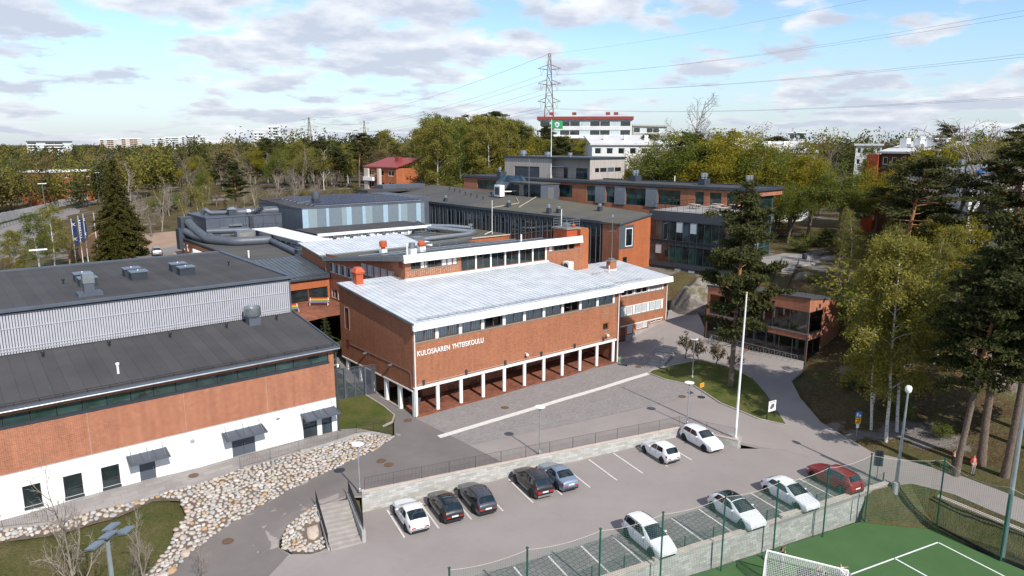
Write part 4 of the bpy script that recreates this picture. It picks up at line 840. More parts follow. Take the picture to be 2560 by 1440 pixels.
# ------------------------------------------------------------------ rear part of the school
def build_connector():
 T=thing('connector_building','low link with dark seam roof between the sports hall and brick wing','building')
 F=Wall((-7.3,33.3),(7.1,33.3),5.0,8.4); U=lambda x:x+7.3
 for a,b in((-5,-2),(-1.8,1),(1.3,4.0),(4.05,6.8)):F.window(T,U(a),U(b),5.15,7.15,1,1,'frame_dark','glass',.07,rec=.2)
 mb=MB(); F.mesh(mb,.2); Wall((-7.3,46),(-7.3,33.3),4,8.4).mesh(mb); mb.build('brick_wall',MAT['brick_orange'],T)
 s=(9.9-8.55)/(43.9-33.1); mb=MB(); mb.prism([(-7.2,33),(7.05,33),(7.05,44),(-7.2,44)],lambda x,y:8.45+(y-33)*s,lambda x,y:8.6+(y-33)*s); rf=mb.build('roof',MAT['metaldark'],T)
 roof_panels(rf,(-7.2,32.9,8.63),(1,0,0),(0,11.1,11.1*s),24,14.25/24,MAT['metaldark'])
 mb=MB(); mb.bar((-7.2,32.92,8.5),(7,32.92,8.5),.1,.2); mb.hexa([(6.7,33,8.65),(7.1,33,8.65),(7.1,44,10),(6.7,44,10)],[(6.95,33,9.0),(7.1,33,9.0),(7.1,44,10.35),(6.95,44,10.35)]); mb.build('roof_edge',MAT['dark'],T)
 mb=MB()
 for h in(.15,.3):mb.bar((-7,33.3,8.65+h),(6.9,33.3,8.65+h),.04)
 mb.build('snow_guard',MAT['black'],T)
build_connector()
def duct(parent,pts,r,name='duct',mat='duct',n=16):
 """round duct with soft elbows"""
 P=[Vector(p)for p in pts]; out=[P[0]]
 for i in range(1,len(P)-1):
  a,b,c=P[i-1],P[i],P[i+1]; k=min(r*1.5,(b-a).length*.45,(c-b).length*.45); d0=(b-a).normalized(); d1=(c-b).normalized()
  p0=b-d0*k; p2=b+d1*k
  for t in(0,.25,.5,.75,1):out.append(p0*(1-t)**2+b*2*t*(1-t)+p2*t*t)
 out.append(P[-1]); return auto_smooth(MB().tube(out,r,n).build(name,MAT[mat],parent))
ZF=9.3
def build_service():
 T=thing('service_building','flat roofed brick service building with dark metal plant room behind the hall','building')
 mb=MB(); Lw=Wall((1,82.4),(1,44),4.5,ZF); Lw.mesh(mb); Wall((1,44),(7.2,44),4.5,ZF).mesh(mb); Wall((24,82.4),(1,82.4),4.5,ZF).mesh(mb); mb.build('brick_wall',MAT['brick'],T)
 MB().box(1.0,24,43.9,82.4,ZF-.3,ZF).build('flat_roof',MAT['felt2'],T)
 mb=MB(); mb.bar((.95,43.9,ZF+.1),(.95,82.4,ZF+.1),.3,.3); mb.bar((1,82.3,ZF+.1),(24,82.3,ZF+.1),.3,.3); mb.build('parapet',MAT['dark'],T)
 for k,y in enumerate((80.6,78.3)):
  mb=MB(); x0,x1=.9,.97
  for(a,b)in(((0,.1),(0,1.3)),((0,.7),(.5,1.3)),((0,.7),(.55,.1))):mb.bar((.93,y-a[0],7.2+a[1]),(.93,y-b[0],7.2+b[1]),.16,.06,up=(1,0,0))
  mb.build('letter_k',MAT['white'],T)
 mb=MB(); mb.hexa([(-.9,66,7.1),(1,66,7.5),(1,74.5,7.5),(-.9,74.5,7.1)],[(-.9,66,7.2),(1,66,7.6),(1,74.5,7.6),(-.9,74.5,7.2)])
 for y in np.arange(66,74.6,.5):mb.box(.8,.98,y,y+.06,7.6,8.2)
 mb.build('entrance_canopy',MAT['white'],T)
 P=thing('plant_room','dark metal clad plant room with ducts on the flat roof','building')
 W1=Wall((5,80),(21.9,80),ZF,12.75); mb=MB(); Wall((5,92),(5,80),ZF,12.75).mesh(mb); W1.mesh(mb); Wall((21.9,80),(21.9,92),ZF,12.75).mesh(mb); mb.prism([(4.9,79.9),(22,79.9),(22,92),(4.9,92)],12.75,12.95); mb.build('clad_wall',MAT['darkclad'],P)
 for x in(7.4,9.8,12.2,15.6,18.0,20.2):
  mb=MB(); W1.slab(mb,x-5,x-5+.04,ZF,12.7,0,.02); mb.build('panel_joint',MAT['black'],P)
 mb=MB(); W1.slab(mb,7.8,8.5,ZF,12.8,0,.6); mb.build('pilaster',MAT['dark'],P)
 mb=MB()
 for a,b,c,d in((2.3,3.9,10.2,11.0),(4.0,6.4,11.1,11.4),(2.4,4.1,9.4,10.1),(4.3,6.2,9.45,10.0)):W1.slab(mb,a,b,c,d,0,.35)
 mb.build('louvre_box',MAT['galv'],P)
 mb=MB(); W1.slab(mb,15.6,16.7,ZF,11.4,0,.02); mb.build('door',MAT['darkclad'],P)
 mb=MB()
 for x in(6.9+5,7.3+5):mb.cyl((x,79.6,ZF),(x,79.6,11.6),.09,n=8)
 mb.build('steam_pipe',MAT['galv'],P)
 mb=MB()
 for dx in(0,.5):mb.cyl((19.5+dx,79.85,ZF),(19.5+dx,79.85,13.9),.03,n=5)
 for z in np.arange(ZF+.3,13.6,.3):mb.bar((19.5,79.85,z),(20,79.85,z),.03)
 l=mb.build('access_ladder',MAT['black']); tag(l,'black access ladder on the plant room wall','ladder')
 mb=MB(); pts=[(11.5,78.2),(18.5,78.2)]
 for x in np.arange(12.2,18.6,.9):mb.cyl((x,78.4,10.2),(x,78.4,11.3),.03,n=5)
 for z in(10.75,11.3):mb.tube([(12.2,78.4,z),(17.6,78.4,z),(20.0,78.4,z-1.4)],.03,5)
 mb.box(12,17.8,78.0,79.9,10.1,10.2); mb.bar((12,78.2,10.1),(10.6,78.2,9.3),.8,.1); mb.build('walkway',MAT['black'],P)
 mb=MB()
 for k in range(7):mb.box(14.0+k*.35,14.35+k*.35,81,82,13.0+k*.24,13.04+k*.24)
 for y in(81,82):
  mb.tube([(13.8,y,12.95),(16.4,y,14.6),(20,y,14.6)],.04,5); mb.tube([(13.8,y,13.9),(16.4,y,15.5),(20,y,15.5)],.03,5)
  for x in np.arange(14,20.1,.85):h=min(14.6,13.0+(x-13.9)*.65); mb.cyl((x,y,h),(x,y,h+.95),.025,n=4)
 o=mb.build('roof_stair',MAT['black']); tag(o,'black steel stair and gangway over the plant room roof','stairs')
 d=thing('ventilation_duct','fat dark duct looping from boxes along the front of the flat roof','duct')
 duct(d,[(2.6,82.3,12.0),(2.6,79.2,11.2),(2.6,71.5,10.0),(5.3,66,9.95),(10.0,64.8,9.95),(11.2,64.6,9.95)],.78,'duct_run')
 MB().box(1.3,3.4,82.5,84.8,9.5,13.0).build('duct_box',MAT['dark'],d)
 duct(d,[(11.0,64.4,9.9),(10.6,60,9.75),(8.8,46.9,9.75)],.5,'duct_branch'); duct(d,[(11.0,64.8,9.9),(12.2,62,9.75),(10.9,47,9.7),(10.9,46.2,9.5)],.5,'duct_branch')
 d=thing('ventilation_duct','short dark duct rising from a box at the corner above the brick wall','duct')
 MB().box(.2,1.8,80.2,82.2,7.4,11.2).build('duct_box',MAT['dark'],d); duct(d,[(1.4,80.6,10.7),(2.2,76.5,9.9),(2.4,73.0,9.9),(3.0,71,10.6)],.6,'duct_run')
 d=thing('ventilation_duct','straight dark duct in front of the louvred plant room wall','duct')
 duct(d,[(4.3,77.5,10.7),(9.5,75.6,10.7),(11.2,75.2,10.7),(11.7,75,9.6)],.55,'duct_run')
 d=thing('ventilation_duct','big dark duct lying along the plant room roof to the round stack','duct')
 duct(d,[(11.0,84.5,13.9),(11.6,84.2,13.4),(12.2,83.5,13.2),(19.5,82.4,13.4),(21.5,80.5,13.0),(22.6,79.2,14.2),(24.5,77.5,14.6)],.85,'duct_run')
 d=thing('ventilation_duct','curved end of a dark duct at the left of the plant room roof','duct')
 duct(d,[(5.9,85.0,13.3),(6.2,84.5,14.2),(7.0,84,13.4),(12,83.8,13.3)],.45,'duct_run')
 t=thing('roof_ventilator','grey hooded ventilator on the plant room roof','ventilator',(10.4,82,12.95)); MB().box(-.7,.7,-.6,.6,0,1.0).build('vent_base',MAT['dark'],t); MB().hexa([(-.75,-.65,1.1),(.75,-.65,1.1),(.75,.65,1.1),(-.75,.65,1.1)],[(-.35,-.3,1.5),(.35,-.3,1.5),(.35,.3,1.5),(-.35,.3,1.5)]).build('vent_hood',MAT['galv'],t)
 t=thing('roof_ventilator','small white ventilator on the plant room roof edge','ventilator',(13.2,81,12.95)); MB().box(-.25,.25,-.25,.25,0,.5).build('vent_base',MAT['dark'],t); MB().box(-.35,.35,-.3,.3,.5,1.0).build('vent_hood',MAT['white'],t)
 t=thing('exhaust_stack','round dark exhaust stack at the end of the big roof duct','exhaust stack',(25.6,77.8,13.0)); MB().box(-.7,.7,-.7,.7,0,2.6).build('stack_base',MAT['dark'],t); auto_smooth(MB().lathe([(.75,2.6),(.78,2.7),(.78,3.9),(.7,3.9),(.68,3.5)],n=20).build('stack_drum',MAT['duct'],t))
 for i,(x,y)in enumerate(((8.6,46.2),(10.2,46.6))):
  o=MB().box(-.65,.65,-.7,.7,0,1.25).box(-.7,.7,-.75,.75,1.25,1.32).build('fan_casing',MAT['dark']); o.location=(x,y,ZF); tag(o,['square dark fan casing at the end of the twin ducts, left one','square dark fan casing at the end of the twin ducts, beside the white roof'][i],'fan casing','fan casings on the flat roof')
 o=MB().cyl((0,0,0),(0,0,.9),.12,n=10).lathe([(.16,.9),(.17,1.05),(.05,1.1)],n=10).build('roof_pipe',MAT['white']); o.location=(2.6,51.5,ZF); tag(o,'white capped pipe on the flat roof in front of the twin ducts','vent pipe')
 M=thing('roof_monitor','long white roofed monitor with small windows on the flat roof','roof monitor')
 Lm=Wall((11.3,73),(11.3,47),ZF,11.0)
 for k in range(9):Lm.window(M,3+k*2.3,3+k*2.3+1.9,9.55,10.35,1,1,'white','glass',.06,rec=.08)
 mb=MB(); Lm.mesh(mb,.1); Wall((11.3,47),(15.3,47),ZF,11.0).mesh(mb); Wall((15.3,47),(15.3,73),ZF,11.0).mesh(mb); Wall((15.3,73),(11.3,73),ZF,11.0).mesh(mb); mb.build('monitor_wall',MAT['galv'],M)
 mb=MB(); mb.prism([(10.9,46.7),(15.6,46.7),(15.6,73.3),(10.9,73.3)],11.0,11.12); mb.build('monitor_roof',MAT['white'],M)
 t=thing('air_handler','grey louvred air handling unit at the end of the white roof monitor','air handler',(9.3,72.2,ZF)); MB().box(-1.7,1.6,-.9,.9,0,1.7).build('casing',MAT['galv'],t); MB().box(-1.3,1.2,-.95,-.9,.25,1.45).build('louvre',MAT['sill'],t)
build_service()
def build_panel_hall():
 T=thing('panel_clad_hall','auditorium block clad in vertical blue and grey panels with solar roof','building')
 X0,X1,Y0,Y1=19.3,45.9,70.,92.; zt=14.5
 mb=MB(); mb.box(X0+.05,X1-.05,Y0+.06,Y1,ZF-.2,zt); mb.build('core_wall',MAT['darkclad'],T)
 pale=plain('panel_pale_blue',(.33,.45,.54),.45,.1,.05); mid=plain('panel_blue_grey',(.165,.205,.235),.5,.1,.06); teal=plain('panel_teal_grey',(.24,.30,.32),.5,.1,.06); dk=MAT['darkclad']
 seq=[(.0,1.2,pale),(1.2,2.9,teal),(2.9,4.7,mid),(4.7,5.3,pale),(5.3,7.9,mid),(7.9,8.9,teal),(8.9,10.0,pale),(10.0,12.3,mid),(12.3,13.0,pale),(13.0,14.5,teal),(14.5,16.9,mid),(16.9,18.0,pale),(18.0,20.4,mid),(20.4,21.0,pale),(21.0,22.5,teal),(22.5,24.6,mid),(24.6,25.7,pale),(25.7,26.6,mid)]
 for a,b,m in seq:MB().box(X0+a+.01,X0+b-.01,Y0,Y0+.055,9.95,zt-.12).build('facade_panel',m,T)
 for a,b,m in((0,1.5,dk),(1.5,3.2,dk),(3.2,8,dk),(8,14,dk),(14,22,dk)):MB().box(X0,X0+.05,Y0+a+.06,Y0+b+.05,9.4,zt-.12).build('facade_panel',m,T)
 mb=MB(); mb.box(X0-.08,X1+.08,Y0-.08,Y0+.2,zt-.1,zt+.12); mb.box(X0-.08,X0+.2,Y0+.2,Y1,zt-.1,zt+.12); mb.build('roof_edge',dk,T)
 zr=lambda y:zt+(y-Y0)*.025
 mb=MB(); mb.prism([(X0,Y0+.1),(X1,Y0+.1),(X1,Y1),(X0,Y1)],zt-.05,lambda x,y:zr(y)); mb.build('roof',MAT['felt'],T)
 sp=NT('solar_cell'); sp=sp.fin((.012,.016,.03),.18,.0,spec=.6); fr=MAT['slat']
 me=MB().hexa([(0,0,.12),(1.65,0,.12),(1.65,1.0,.42),(0,1.0,.42)],[(0,0,.16),(1.65,0,.16),(1.65,1.0,.46),(0,1.0,.46)]); me.mi=1; me.bar((-.01,-.01,.14),(1.66,-.01,.14),.03,.05).bar((-.01,1.01,.44),(1.66,1.01,.44),.03,.05); me=me.mesh('solar_panel',[sp,fr])
 S=thing('solar_array','array of dark solar panels in rows on the auditorium roof','solar panels')
 for j in range(9):
  for i in range(14):
   if i>12-j*.25 and j>5:continue
   o=bpy.data.objects.new('solar_panel',me); y=Y0+2.2+j*2.0; o.location=(X0+3.4+i*1.7,y,zr(y)-.05); link(o,S)
 L=thing('low_wing','low wing with white fascia and brown framed windows below the blue panels','building')
 F=Wall((17.9,60.4),(40.7,60.4),ZF-.2,10.45)
 for k in range(6):
  a=2.0+k*3.3
  F.window(L,a,a+2.9,9.4,10.4,4,2,'frame_brown','white',.07,.06,rec=.08,panes=('curtain','glass_pale','glass_green','curtain','curtain','curtain','glass_pale','curtain'))
  mb=MB(); F.slab(mb,a+2.95,a+3.25,9.3,10.42,-.05,.03); mb.build('window_pier',MAT['white'],L)
 mb=MB(); F.mesh(mb,.12); Wall((40.7,60.4),(40.7,70),ZF-.2,10.5).mesh(mb); Wall((17.9,70),(17.9,60.4),ZF-.2,10.5).mesh(mb); mb.build('brick_wall',MAT['render'],L)
 mb=MB(); mb.box(17.6,41.0,59.9,60.3,10.42,10.9); mb.build('fascia',MAT['white'],L)
 mb=MB(); mb.prism([(17.6,60.0),(41,60.0),(41,70),(17.6,70)],10.7,10.86); mb.build('flat_roof',MAT['felt'],L)
 Q=thing('flat_roofed_block','flat felt roofed block behind the clerestory wing with pipes','building')
 mb=MB(); mb.box(15.6,40,42.7,60.35,4.5,ZF-.02); mb.box(40,50.9,48,70,4.5,ZF+.1); mb.box(24.3,40,35,42.7,4.5,ZF-.1); mb.build('block_wall',MAT['brick_orange'],Q)
 mb=MB(); mb.box(15.6,40.02,42.6,60.35,ZF-.02,ZF+.05); mb.box(24.3,40.02,34.5,42.6,ZF-.1,ZF); mb.build('flat_roof',MAT['felt2'],Q)
 mb=MB(); mb.box(40.03,50.9,47.9,70,ZF+.1,ZF+.16); mb.build('flat_roof',MAT['felt_moss'],Q)
 mb=MB(); mb.bar((40,47.85,ZF+.12),(50.95,47.85,ZF+.12),.2,.2); mb.build('coping',MAT['cap'],Q)
 d=thing('roof_duct','galvanised round ducts bending across the flat roof','duct'); duct(d,[(36.8,62.5,10.2),(40.5,60,10.4),(42.4,57.2,10.2),(46,52,9.8),(43.5,50.6,9.8),(36,49.8,9.8),(30,49.5,9.8)],.42,'duct_run','galv'); duct(d,[(40.2,62.5,10.6),(44.2,57.5,10.6),(46.4,54.5,10.4)],.36,'duct_run','galv')
 auto_smooth(MB().lathe([(.3,0),(.45,.3),(.45,.8),(.2,1.0),(.5,1.2),(.5,1.5),(.1,1.6)],c=(47.2,55.5,ZF+.2),n=14).build('duct_cowl',MAT['galv'],d))
 t=thing('roof_truss','grey steel beam frame crossing the flat roof','steel frame'); mb=MB(); mb.bar((24.5,42.2,10.2),(38.5,43.2,10.2),.25,.35); [mb.cyl((24.5+i*3.5,42.2+i*.25,ZF-.1),(24.5+i*3.5,42.2+i*.25,10.1),.08,n=6)for i in range(5)]; mb.build('beam',MAT['galv'],t)
 t=thing('air_handler','grey air handling unit on a white base on the flat roof','air handler',(29.0,45.5,ZF)); MB().box(-2.2,2.2,-1,1,0,.7).build('base',MAT['white'],t); MB().box(-1.2,.8,-.8,.8,.7,1.7).build('casing',MAT['galv'],t)
 mb=MB()
 K=Vector((37.8,61.0,0)); apex=(39.6,62.6,11.6); base=[(36.4,59.0,9.5),(42.6,59.0,9.5),(42.6,63.5,9.5),(36.4,63.5,9.5)];
 s=thing('roof_skylight','dark pyramid skylight at the end of the white fascia','skylight');
 for i in range(4):MB().quad(base[i],base[(i+1)%4],apex).build('pane',MAT['glass'],s)
 mb=MB(); [mb.bar(base[i],base[(i+1)%4],.12)or mb.bar(base[i],apex,.1)for i in range(4)]
 for i in range(4):
  for f in(.33,.66):mb.bar(Vector(base[i]).lerp(Vector(base[(i+1)%4]),f),Vector(base[i]).lerp(Vector(base[(i+1)%4]),f).lerp(Vector(apex),.6),.05)
 mb.build('glazing_bars',MAT['galv'],s)
 m=MB().cyl((0,0,0),(0,0,6.4),.06,n=6).bar((0,0,.6),(-2.4,-.8,.2),.1).build('roof_mast',MAT['white']); m.location=(48.5,50.3,ZF+.15); tag(m,'white mast bent at its foot on the brown flat roof','mast')
 for i,(x,y)in enumerate(((21.5,57),(24.5,54.5))):
  o=MB().box(-.4,.4,-.3,.3,.25,1.2).bar((-.4,0,.1),(.4,0,.1),.1,.2).build('condenser_unit',MAT['white']); o.location=(x+5,y,ZF+.05); tag(o,['white condenser unit in front of the brown framed windows, left one','white condenser unit in front of the brown framed windows, with dark fan'][i],'condenser','condenser units on the flat roof')
build_panel_hall()
def build_link():
 T=thing('glazed_link','long dark glazed wing with felt roof and orange brick end','building')
 X0=51.; ze=13.8; zr=lambda x:13.85+(x-51)*.148
 G=Wall((X0,100),(X0,23.9),5,ze); V=lambda y:100-y
 ys=np.arange(98,24.2,-1.23); lens=(2,1,1,2,1,2,1,1)
 mb=MB(); Wall((X0+.12,100),(X0+.12,23.9),5,ze).mesh(mb); mb.build('backing_wall',MAT['frame_dark'],T)
 y=90.0; k=0
 while y>25.2:
  w=1.28 if k%3==0 else .62+.5*((k*7)%3==1); y1=max(24.3,y-w)
  MB().quad(G.P(V(y)+.04,6.0,0),G.P(V(y1)-.04,6.0,0),G.P(V(y1)-.04,12.35,0),G.P(V(y)+.04,12.35,0)).build('pane',MAT['glass'],T)
  MB().quad(G.P(V(y)+.04,12.42,0.01),G.P(V(y1)-.04,12.42,.01),G.P(V(y1)-.04,13.5,.01),G.P(V(y)+.04,13.5,.01)).build('spandrel',MAT['frame_dark'],T)
  mb=MB(); G.slab(mb,V(y1)-.03,V(y1)+.03,5.6,13.5,0,.14); mb.build('mullion',MAT['darkclad'],T); y=y1; k+=1
 mb=MB(); G.slab(mb,V(90),V(24.2),13.5,13.95,-.2,.2); mb.build('roof_edge',MAT['dark'],T)
 E=Wall((X0,20.2),(58.6,20.2),5,zr(51)-.1,zr(58.6)-.1); E.window(T,1.35,3.1,10.0,13.0,1,1,'white','glass',.14,rec=.02,opening=False); E.window(T,1.0,2.0,7.0,8.3,1,1,'frame_dark','glass',.08,rec=.1)
 mb=MB(); E.slab(mb,.05,3.4,9.7,13.5,0,.05); mb.build('clad_panel',MAT['darkclad'],T)
 for c in T.children:
  if c.name.startswith('window')and abs(c.data.vertices[0].co.z-10.0)<.3:c.location.y=-.1
 mb=MB(); E.mesh(mb,.14); mb.build('end_wall',MAT['brick_orange'],T)
 mb=MB(); Wall((X0,23.9),(X0,20.2),5,ze).mesh(mb); mb.build('side_wall',MAT['brick'],T)
 mb=MB(); mb.prism([(X0-.15,20.0),(58.7,20.0),(64,60),(66,98),(X0-.15,98)],lambda x,y:zr(x)-.3,lambda x,y:zr(x)); mb.build('roof',MAT['felt_moss'],T)
 mb=MB(); mb.prism([(X0-.15,62),(63.0,62),(66,98),(X0-.15,98)],lambda x,y:zr(x),lambda x,y:zr(x)+.03); mb.build('roof_felt',MAT['felt2'],T)
 mb=MB(); mb.hexa([(X0-.2,19.9,zr(51)-.15),(58.7,19.9,zr(58.7)-.15),(58.7,20.1,zr(58.7)-.15),(X0-.2,20.1,zr(51)-.15)],[(X0-.2,19.9,zr(51)+.12),(58.7,19.9,zr(58.7)+.12),(58.7,20.1,zr(58.7)+.12),(X0-.2,20.1,zr(51)+.12)]); mb.build('verge_trim',MAT['darkclad'],T)
 P=thing('lift_house','dark glazed lift house with grey side standing on the felt roof','roof house',(0,0,0)); z0,z1=14.3,18.2
 mb=MB(); mb.box(62.45,67.4,52.15,62,z0,z1); mb.build('clad_wall',MAT['darkclad'],P); MB().box(62.25,67.6,51.95,62.2,z1,z1+.18).build('flat_roof',MAT['felt2'],P)
 for a,b in((52.4,55.3),(55.5,58.6),(58.8,61.8)):MB().quad((62.42,b,z0+.2),(62.42,a,z0+.2),(62.42,a,z1-.2),(62.42,b,z1-.2)).build('pane',MAT['glass'],P)
 MB().quad((64.3,52.12,15.2),(66.0,52.12,15.2),(66.0,52.12,17.6),(64.3,52.12,17.6)).build('louvre',MAT['galv'],P)
 mb=MB()
 for y in(57.9,58.4):mb.cyl((62.35,y,z0),(62.35,y,z1+.9),.03,n=5)
 for z in np.arange(z0+.3,z1,.3):mb.bar((62.35,57.9,z),(62.35,58.4,z),.03)
 mb.build('ladder',MAT['black'],P)
 MB().cyl((62.2,55.6,z0),(62.2,55.6,23.4),.05,n=6).bar((62.2,55.2,21),(62.2,56,21),.04).build('antenna_mast',MAT['galv'],P)
 s=thing('glass_lantern','glass roof lantern sloping beside the lift house','skylight'); MB().add([(62.6,62.3,18.3),(67.5,62.3,18.3),(67.5,67,18.3),(62.6,67,18.3),(63.8,63,19.6),(66.5,63,19.6),(66.5,66,19.6),(63.8,66,19.6),(60.4,63,15.2),(60.4,66,15.2)],[(0,1,5,4),(1,2,6,5),(2,3,7,6),(3,0,4,7),(4,5,6,7),(0,3,9,8)]).build('lantern_glass',MAT['glass_blue'],s)
 t=thing('heat_pump','white heat pump unit on the felt roof beside the lift house','heat pump',(59.8,62.4,zr(59.8)+.03)); MB().box(-.6,.6,-1,1,.2,2.6).build('casing',MAT['white'],t,bevel=.03); MB().box(-.7,-.6,-.7,.7,.6,2.2).build('fan_grille',MAT['dark'],t); MB().cyl((.6,0,1.2),(4.4,-1.5,1.2),.12,n=8).build('pipe',MAT['white'],t); MB().bar((-.6,0,.1),(.6,0,.1),.2,.2).build('feet',MAT['sill'],t)
 for i,(x,y)in enumerate([(55.5+j*.9,64+j*3.4)for j in range(7)]):roof_vent(x+1.2,y,zr(x+1.2),('nearest','second','third','fourth','fifth','sixth','farthest')[i]+' small black vent cowl in the row on the far felt roof',.75,.16,'vent cowls on the far felt roof')
 for i,(x,y,h,lab)in enumerate(((52.4,38.6,1.6,'tall pale chimney cowl near the edge of the felt roof'),(53.3,37.0,1.2,'grey square cowl beside the pale chimney cowl on the felt roof'),(57.2,30.6,1.3,'grey cowl standing alone near the orange brick end of the roof'),(53.6,51.6,1.3,'grey cowl where the white pipes meet on the felt roof'),(52.6,72.0,1.3,'grey cowl on the felt roof near the solar panels'))):
  t=thing('roof_ventilator',lab,'ventilator',(x,y,zr(x))); MB().box(-.35,.35,-.35,.35,0,h*.55).build('vent_base',MAT['dark'],t); auto_smooth(MB().lathe([(.24,h*.55),(.36,h*.62),(.36,h*.9),(.2,h)],n=12).build('vent_cowl',MAT['galv'],t))
 mb=MB(); mb.tube([(51.5,54,zr(51.5)+.15),(56.5,52,zr(56.5)+.15),(60,57,zr(60)+.2)],.07,6); mb.tube([(53.6,48.5,zr(53.6)+.15),(62.3,53.5,zr(62.3)+.15)],.07,6); o=mb.build('roof_pipework',MAT['cap']); tag(o,'pale pipework lying on the felt roof below the lift house','pipes')
 B=thing('rear_parapet_roof','grey parapet walled roof behind the solar panels','building'); mb=MB(); mb.box(46.2,51,76,100,9,15.0); mb.box(52,64,98.2,102,9,16.4); mb.build('parapet_wall',MAT['darkclad'],B); MB().box(46.2,64,95,101,15.0,15.5).build('flat_roof',MAT['felt'],B)
build_link()
def build_rear_block():
 T=thing('rear_school_block','large modern brick and glass school block with flat dark roof','building')
 dv=np.array([.1045,-.9945]); far=np.array([65.69,83.5]); near=far+dv*73.5; zt=18.35
 A=Wall(far,near,13.5,zt+.1)
 for a,b,c,d,nx in((4.7,18.5,16.0,18.1,6),(30,33.6,15.4,17.95,2),(37.5,39.75,14.95,18.0,1),(42.4,44.5,14.95,18.0,1),(47.15,51.75,14.8,18.0,2),(54.5,59.2,15.3,17.95,2),(62.2,63.95,15.7,18.0,1),(65.15,67.35,15.7,18.0,2),(68.4,70.2,15.7,18.0,1)):
  A.window(T,a,b,c,d,nx,1,'frame_dark','glass_green',.08,.09,rec=.14)
 mb=MB(); A.mesh(mb,.2); mb.build('brick_wall',MAT['brick'],T)
 gs=plain('perforated_screen',(.27,.30,.33),.4,.5,.08)
 for a,b in((39.8,42.3),(44.55,47.1),(51.8,54.4)):
  mb=MB()
  for j in range(10):u=a+j*(b-a)/10; A.slab(mb,u,u+(b-a)/10*.8,14.75,18.2,.1,.18)
  A.slab(mb,a,b,14.75,18.2,.04,.09); mb.build('sun_screen',gs,T)
 P=lambda s,w=0:tuple(far+dv*s+np.array([.9945,.1045])*w)
 e0,e1=P(73.5),(83.2,11.2); back=[P(0,13),P(73.5,9.2)]
 mb=MB(); E=Wall(e0,e1,17.6,18.55); E.mesh(mb); mb.build('brick_strip',MAT['brick_pav'],T)
 mb=MB(); Wall((81.0,12.2),back[0],6,18.5).mesh(mb); Wall(back[0],tuple(far),6,18.5).mesh(mb); mb.build('rear_wall',MAT['brick'],T)
 poly=[P(-.2,-.2),P(73.7,-.2),(83.4,11.0),P(-.2,13.2)]
 mb=MB(); mb.prism(poly,zt+.1,zt+.45); mb.build('roof',MAT['felt'],T)
 mb=MB(); [mb.bar((*poly[i],zt+.42),(*poly[(i+1)%4],zt+.42),.3,.5)for i in range(4)]; mb.build('roof_edge',MAT['dark'],T)
 Gw=Wall((e0[0]+.3,e0[1]+.6),(e1[0]-2.3,e1[1]+.55),6.6,17.7)
 mb=MB(); Gw.mesh(mb); Wall((e1[0]-2.3,e1[1]+.55),(e1[0]-1.2,e1[1]+8),6.6,17.7).mesh(mb); mb.build('glass_backing',MAT['frame_dark'],T)
 nx,zs=6,(6.7,8.6,10.8,12.4,14.0,17.6)
 for i in range(nx):
  for j in range(len(zs)-1):
   a,b=Gw.L*i/nx+.04,Gw.L*(i+1)/nx-.04; MB().quad(Gw.P(a,zs[j]+.05,.06),Gw.P(b,zs[j]+.05,.06),Gw.P(b,zs[j+1]-.05,.06),Gw.P(a,zs[j+1]-.05,.06)).build('pane',MAT['glass_green'],T)
 mb=MB(); [Gw.slab(mb,0,Gw.L+.1,z-.05,z+.05,.04,.12)for z in zs]; Gw.slab(mb,Gw.L-.06,Gw.L+.14,6.6,17.7,.0,.16); mb.build('glazing_bars',MAT['darkclad'],T)
 Lo=thing('glazed_block','dark glazed lower block with roof terrace behind the tall pine','building')
 q0=np.array([58.62,20.35]); q1=q0+dv*16.5; W1=Wall(q0,q1,4.5,15.55); W2=Wall(q1,(74.0,9.6),4.5,15.55)
 mb=MB(); W1.mesh(mb); W2.mesh(mb); mb.build('backing_wall',MAT['frame_dark'],Lo)
 mats=['glass','glass','glass_pale','glass_green','glass_green','glass_blue','glass','glass_green','glass_pale','glass']
 for Wk in(W1,W2):
  n=int(Wk.L/1.2)
  for i in range(n):
   for j,(a,b)in enumerate(((10.95,14.0),(7.35,10.1),(4.9,6.4))):
    u0,u1=Wk.L*i/n+.03,Wk.L*(i+1)/n-.03; m=mats[(i*3+j*5)%10]
    if m=='glass_pale':
     MB().quad(Wk.P(u0,a+(b-a)*.45,.05),Wk.P(u1,a+(b-a)*.45,.05),Wk.P(u1,b,.05),Wk.P(u0,b,.05)).build('blind',MAT['glass_pale'],Lo); m='glass'; b=a+(b-a)*.44
    MB().quad(Wk.P(u0,a,.05),Wk.P(u1,a,.05),Wk.P(u1,b,.05),Wk.P(u0,b,.05)).build('pane',MAT[m],Lo)
  mb=MB()
  for i in range(n+1):Wk.slab(mb,Wk.L*i/n-.03,Wk.L*i/n+.03,4.6,14.05,.03,.1)
  for z in(14.05,10.9,10.15,7.3,6.5):Wk.slab(mb,0,Wk.L,z-.05,z+.05,.02,.11)
  mb.build('glazing_bars',MAT['frame_dark'],Lo)
  mb=MB(); Wk.slab(mb,-.1,Wk.L+.1,14.1,15.6,-.1,.12); Wk.slab(mb,0,Wk.L,6.55,7.25,0,.14); mb.build('fascia',MAT['dark'],Lo)
 mb=MB(); mb.prism([tuple(q0),tuple(q1),(74.0,9.6),(72.2,22.4)],15.2,15.58); mb.build('terrace_deck',MAT['slabs'],Lo)
 mb=MB(); path=[(72.0,21.6),(q0[0]+.3,q0[1]-.4),(q1[0]+.2,q1[1]+.3),(72,9.4)]
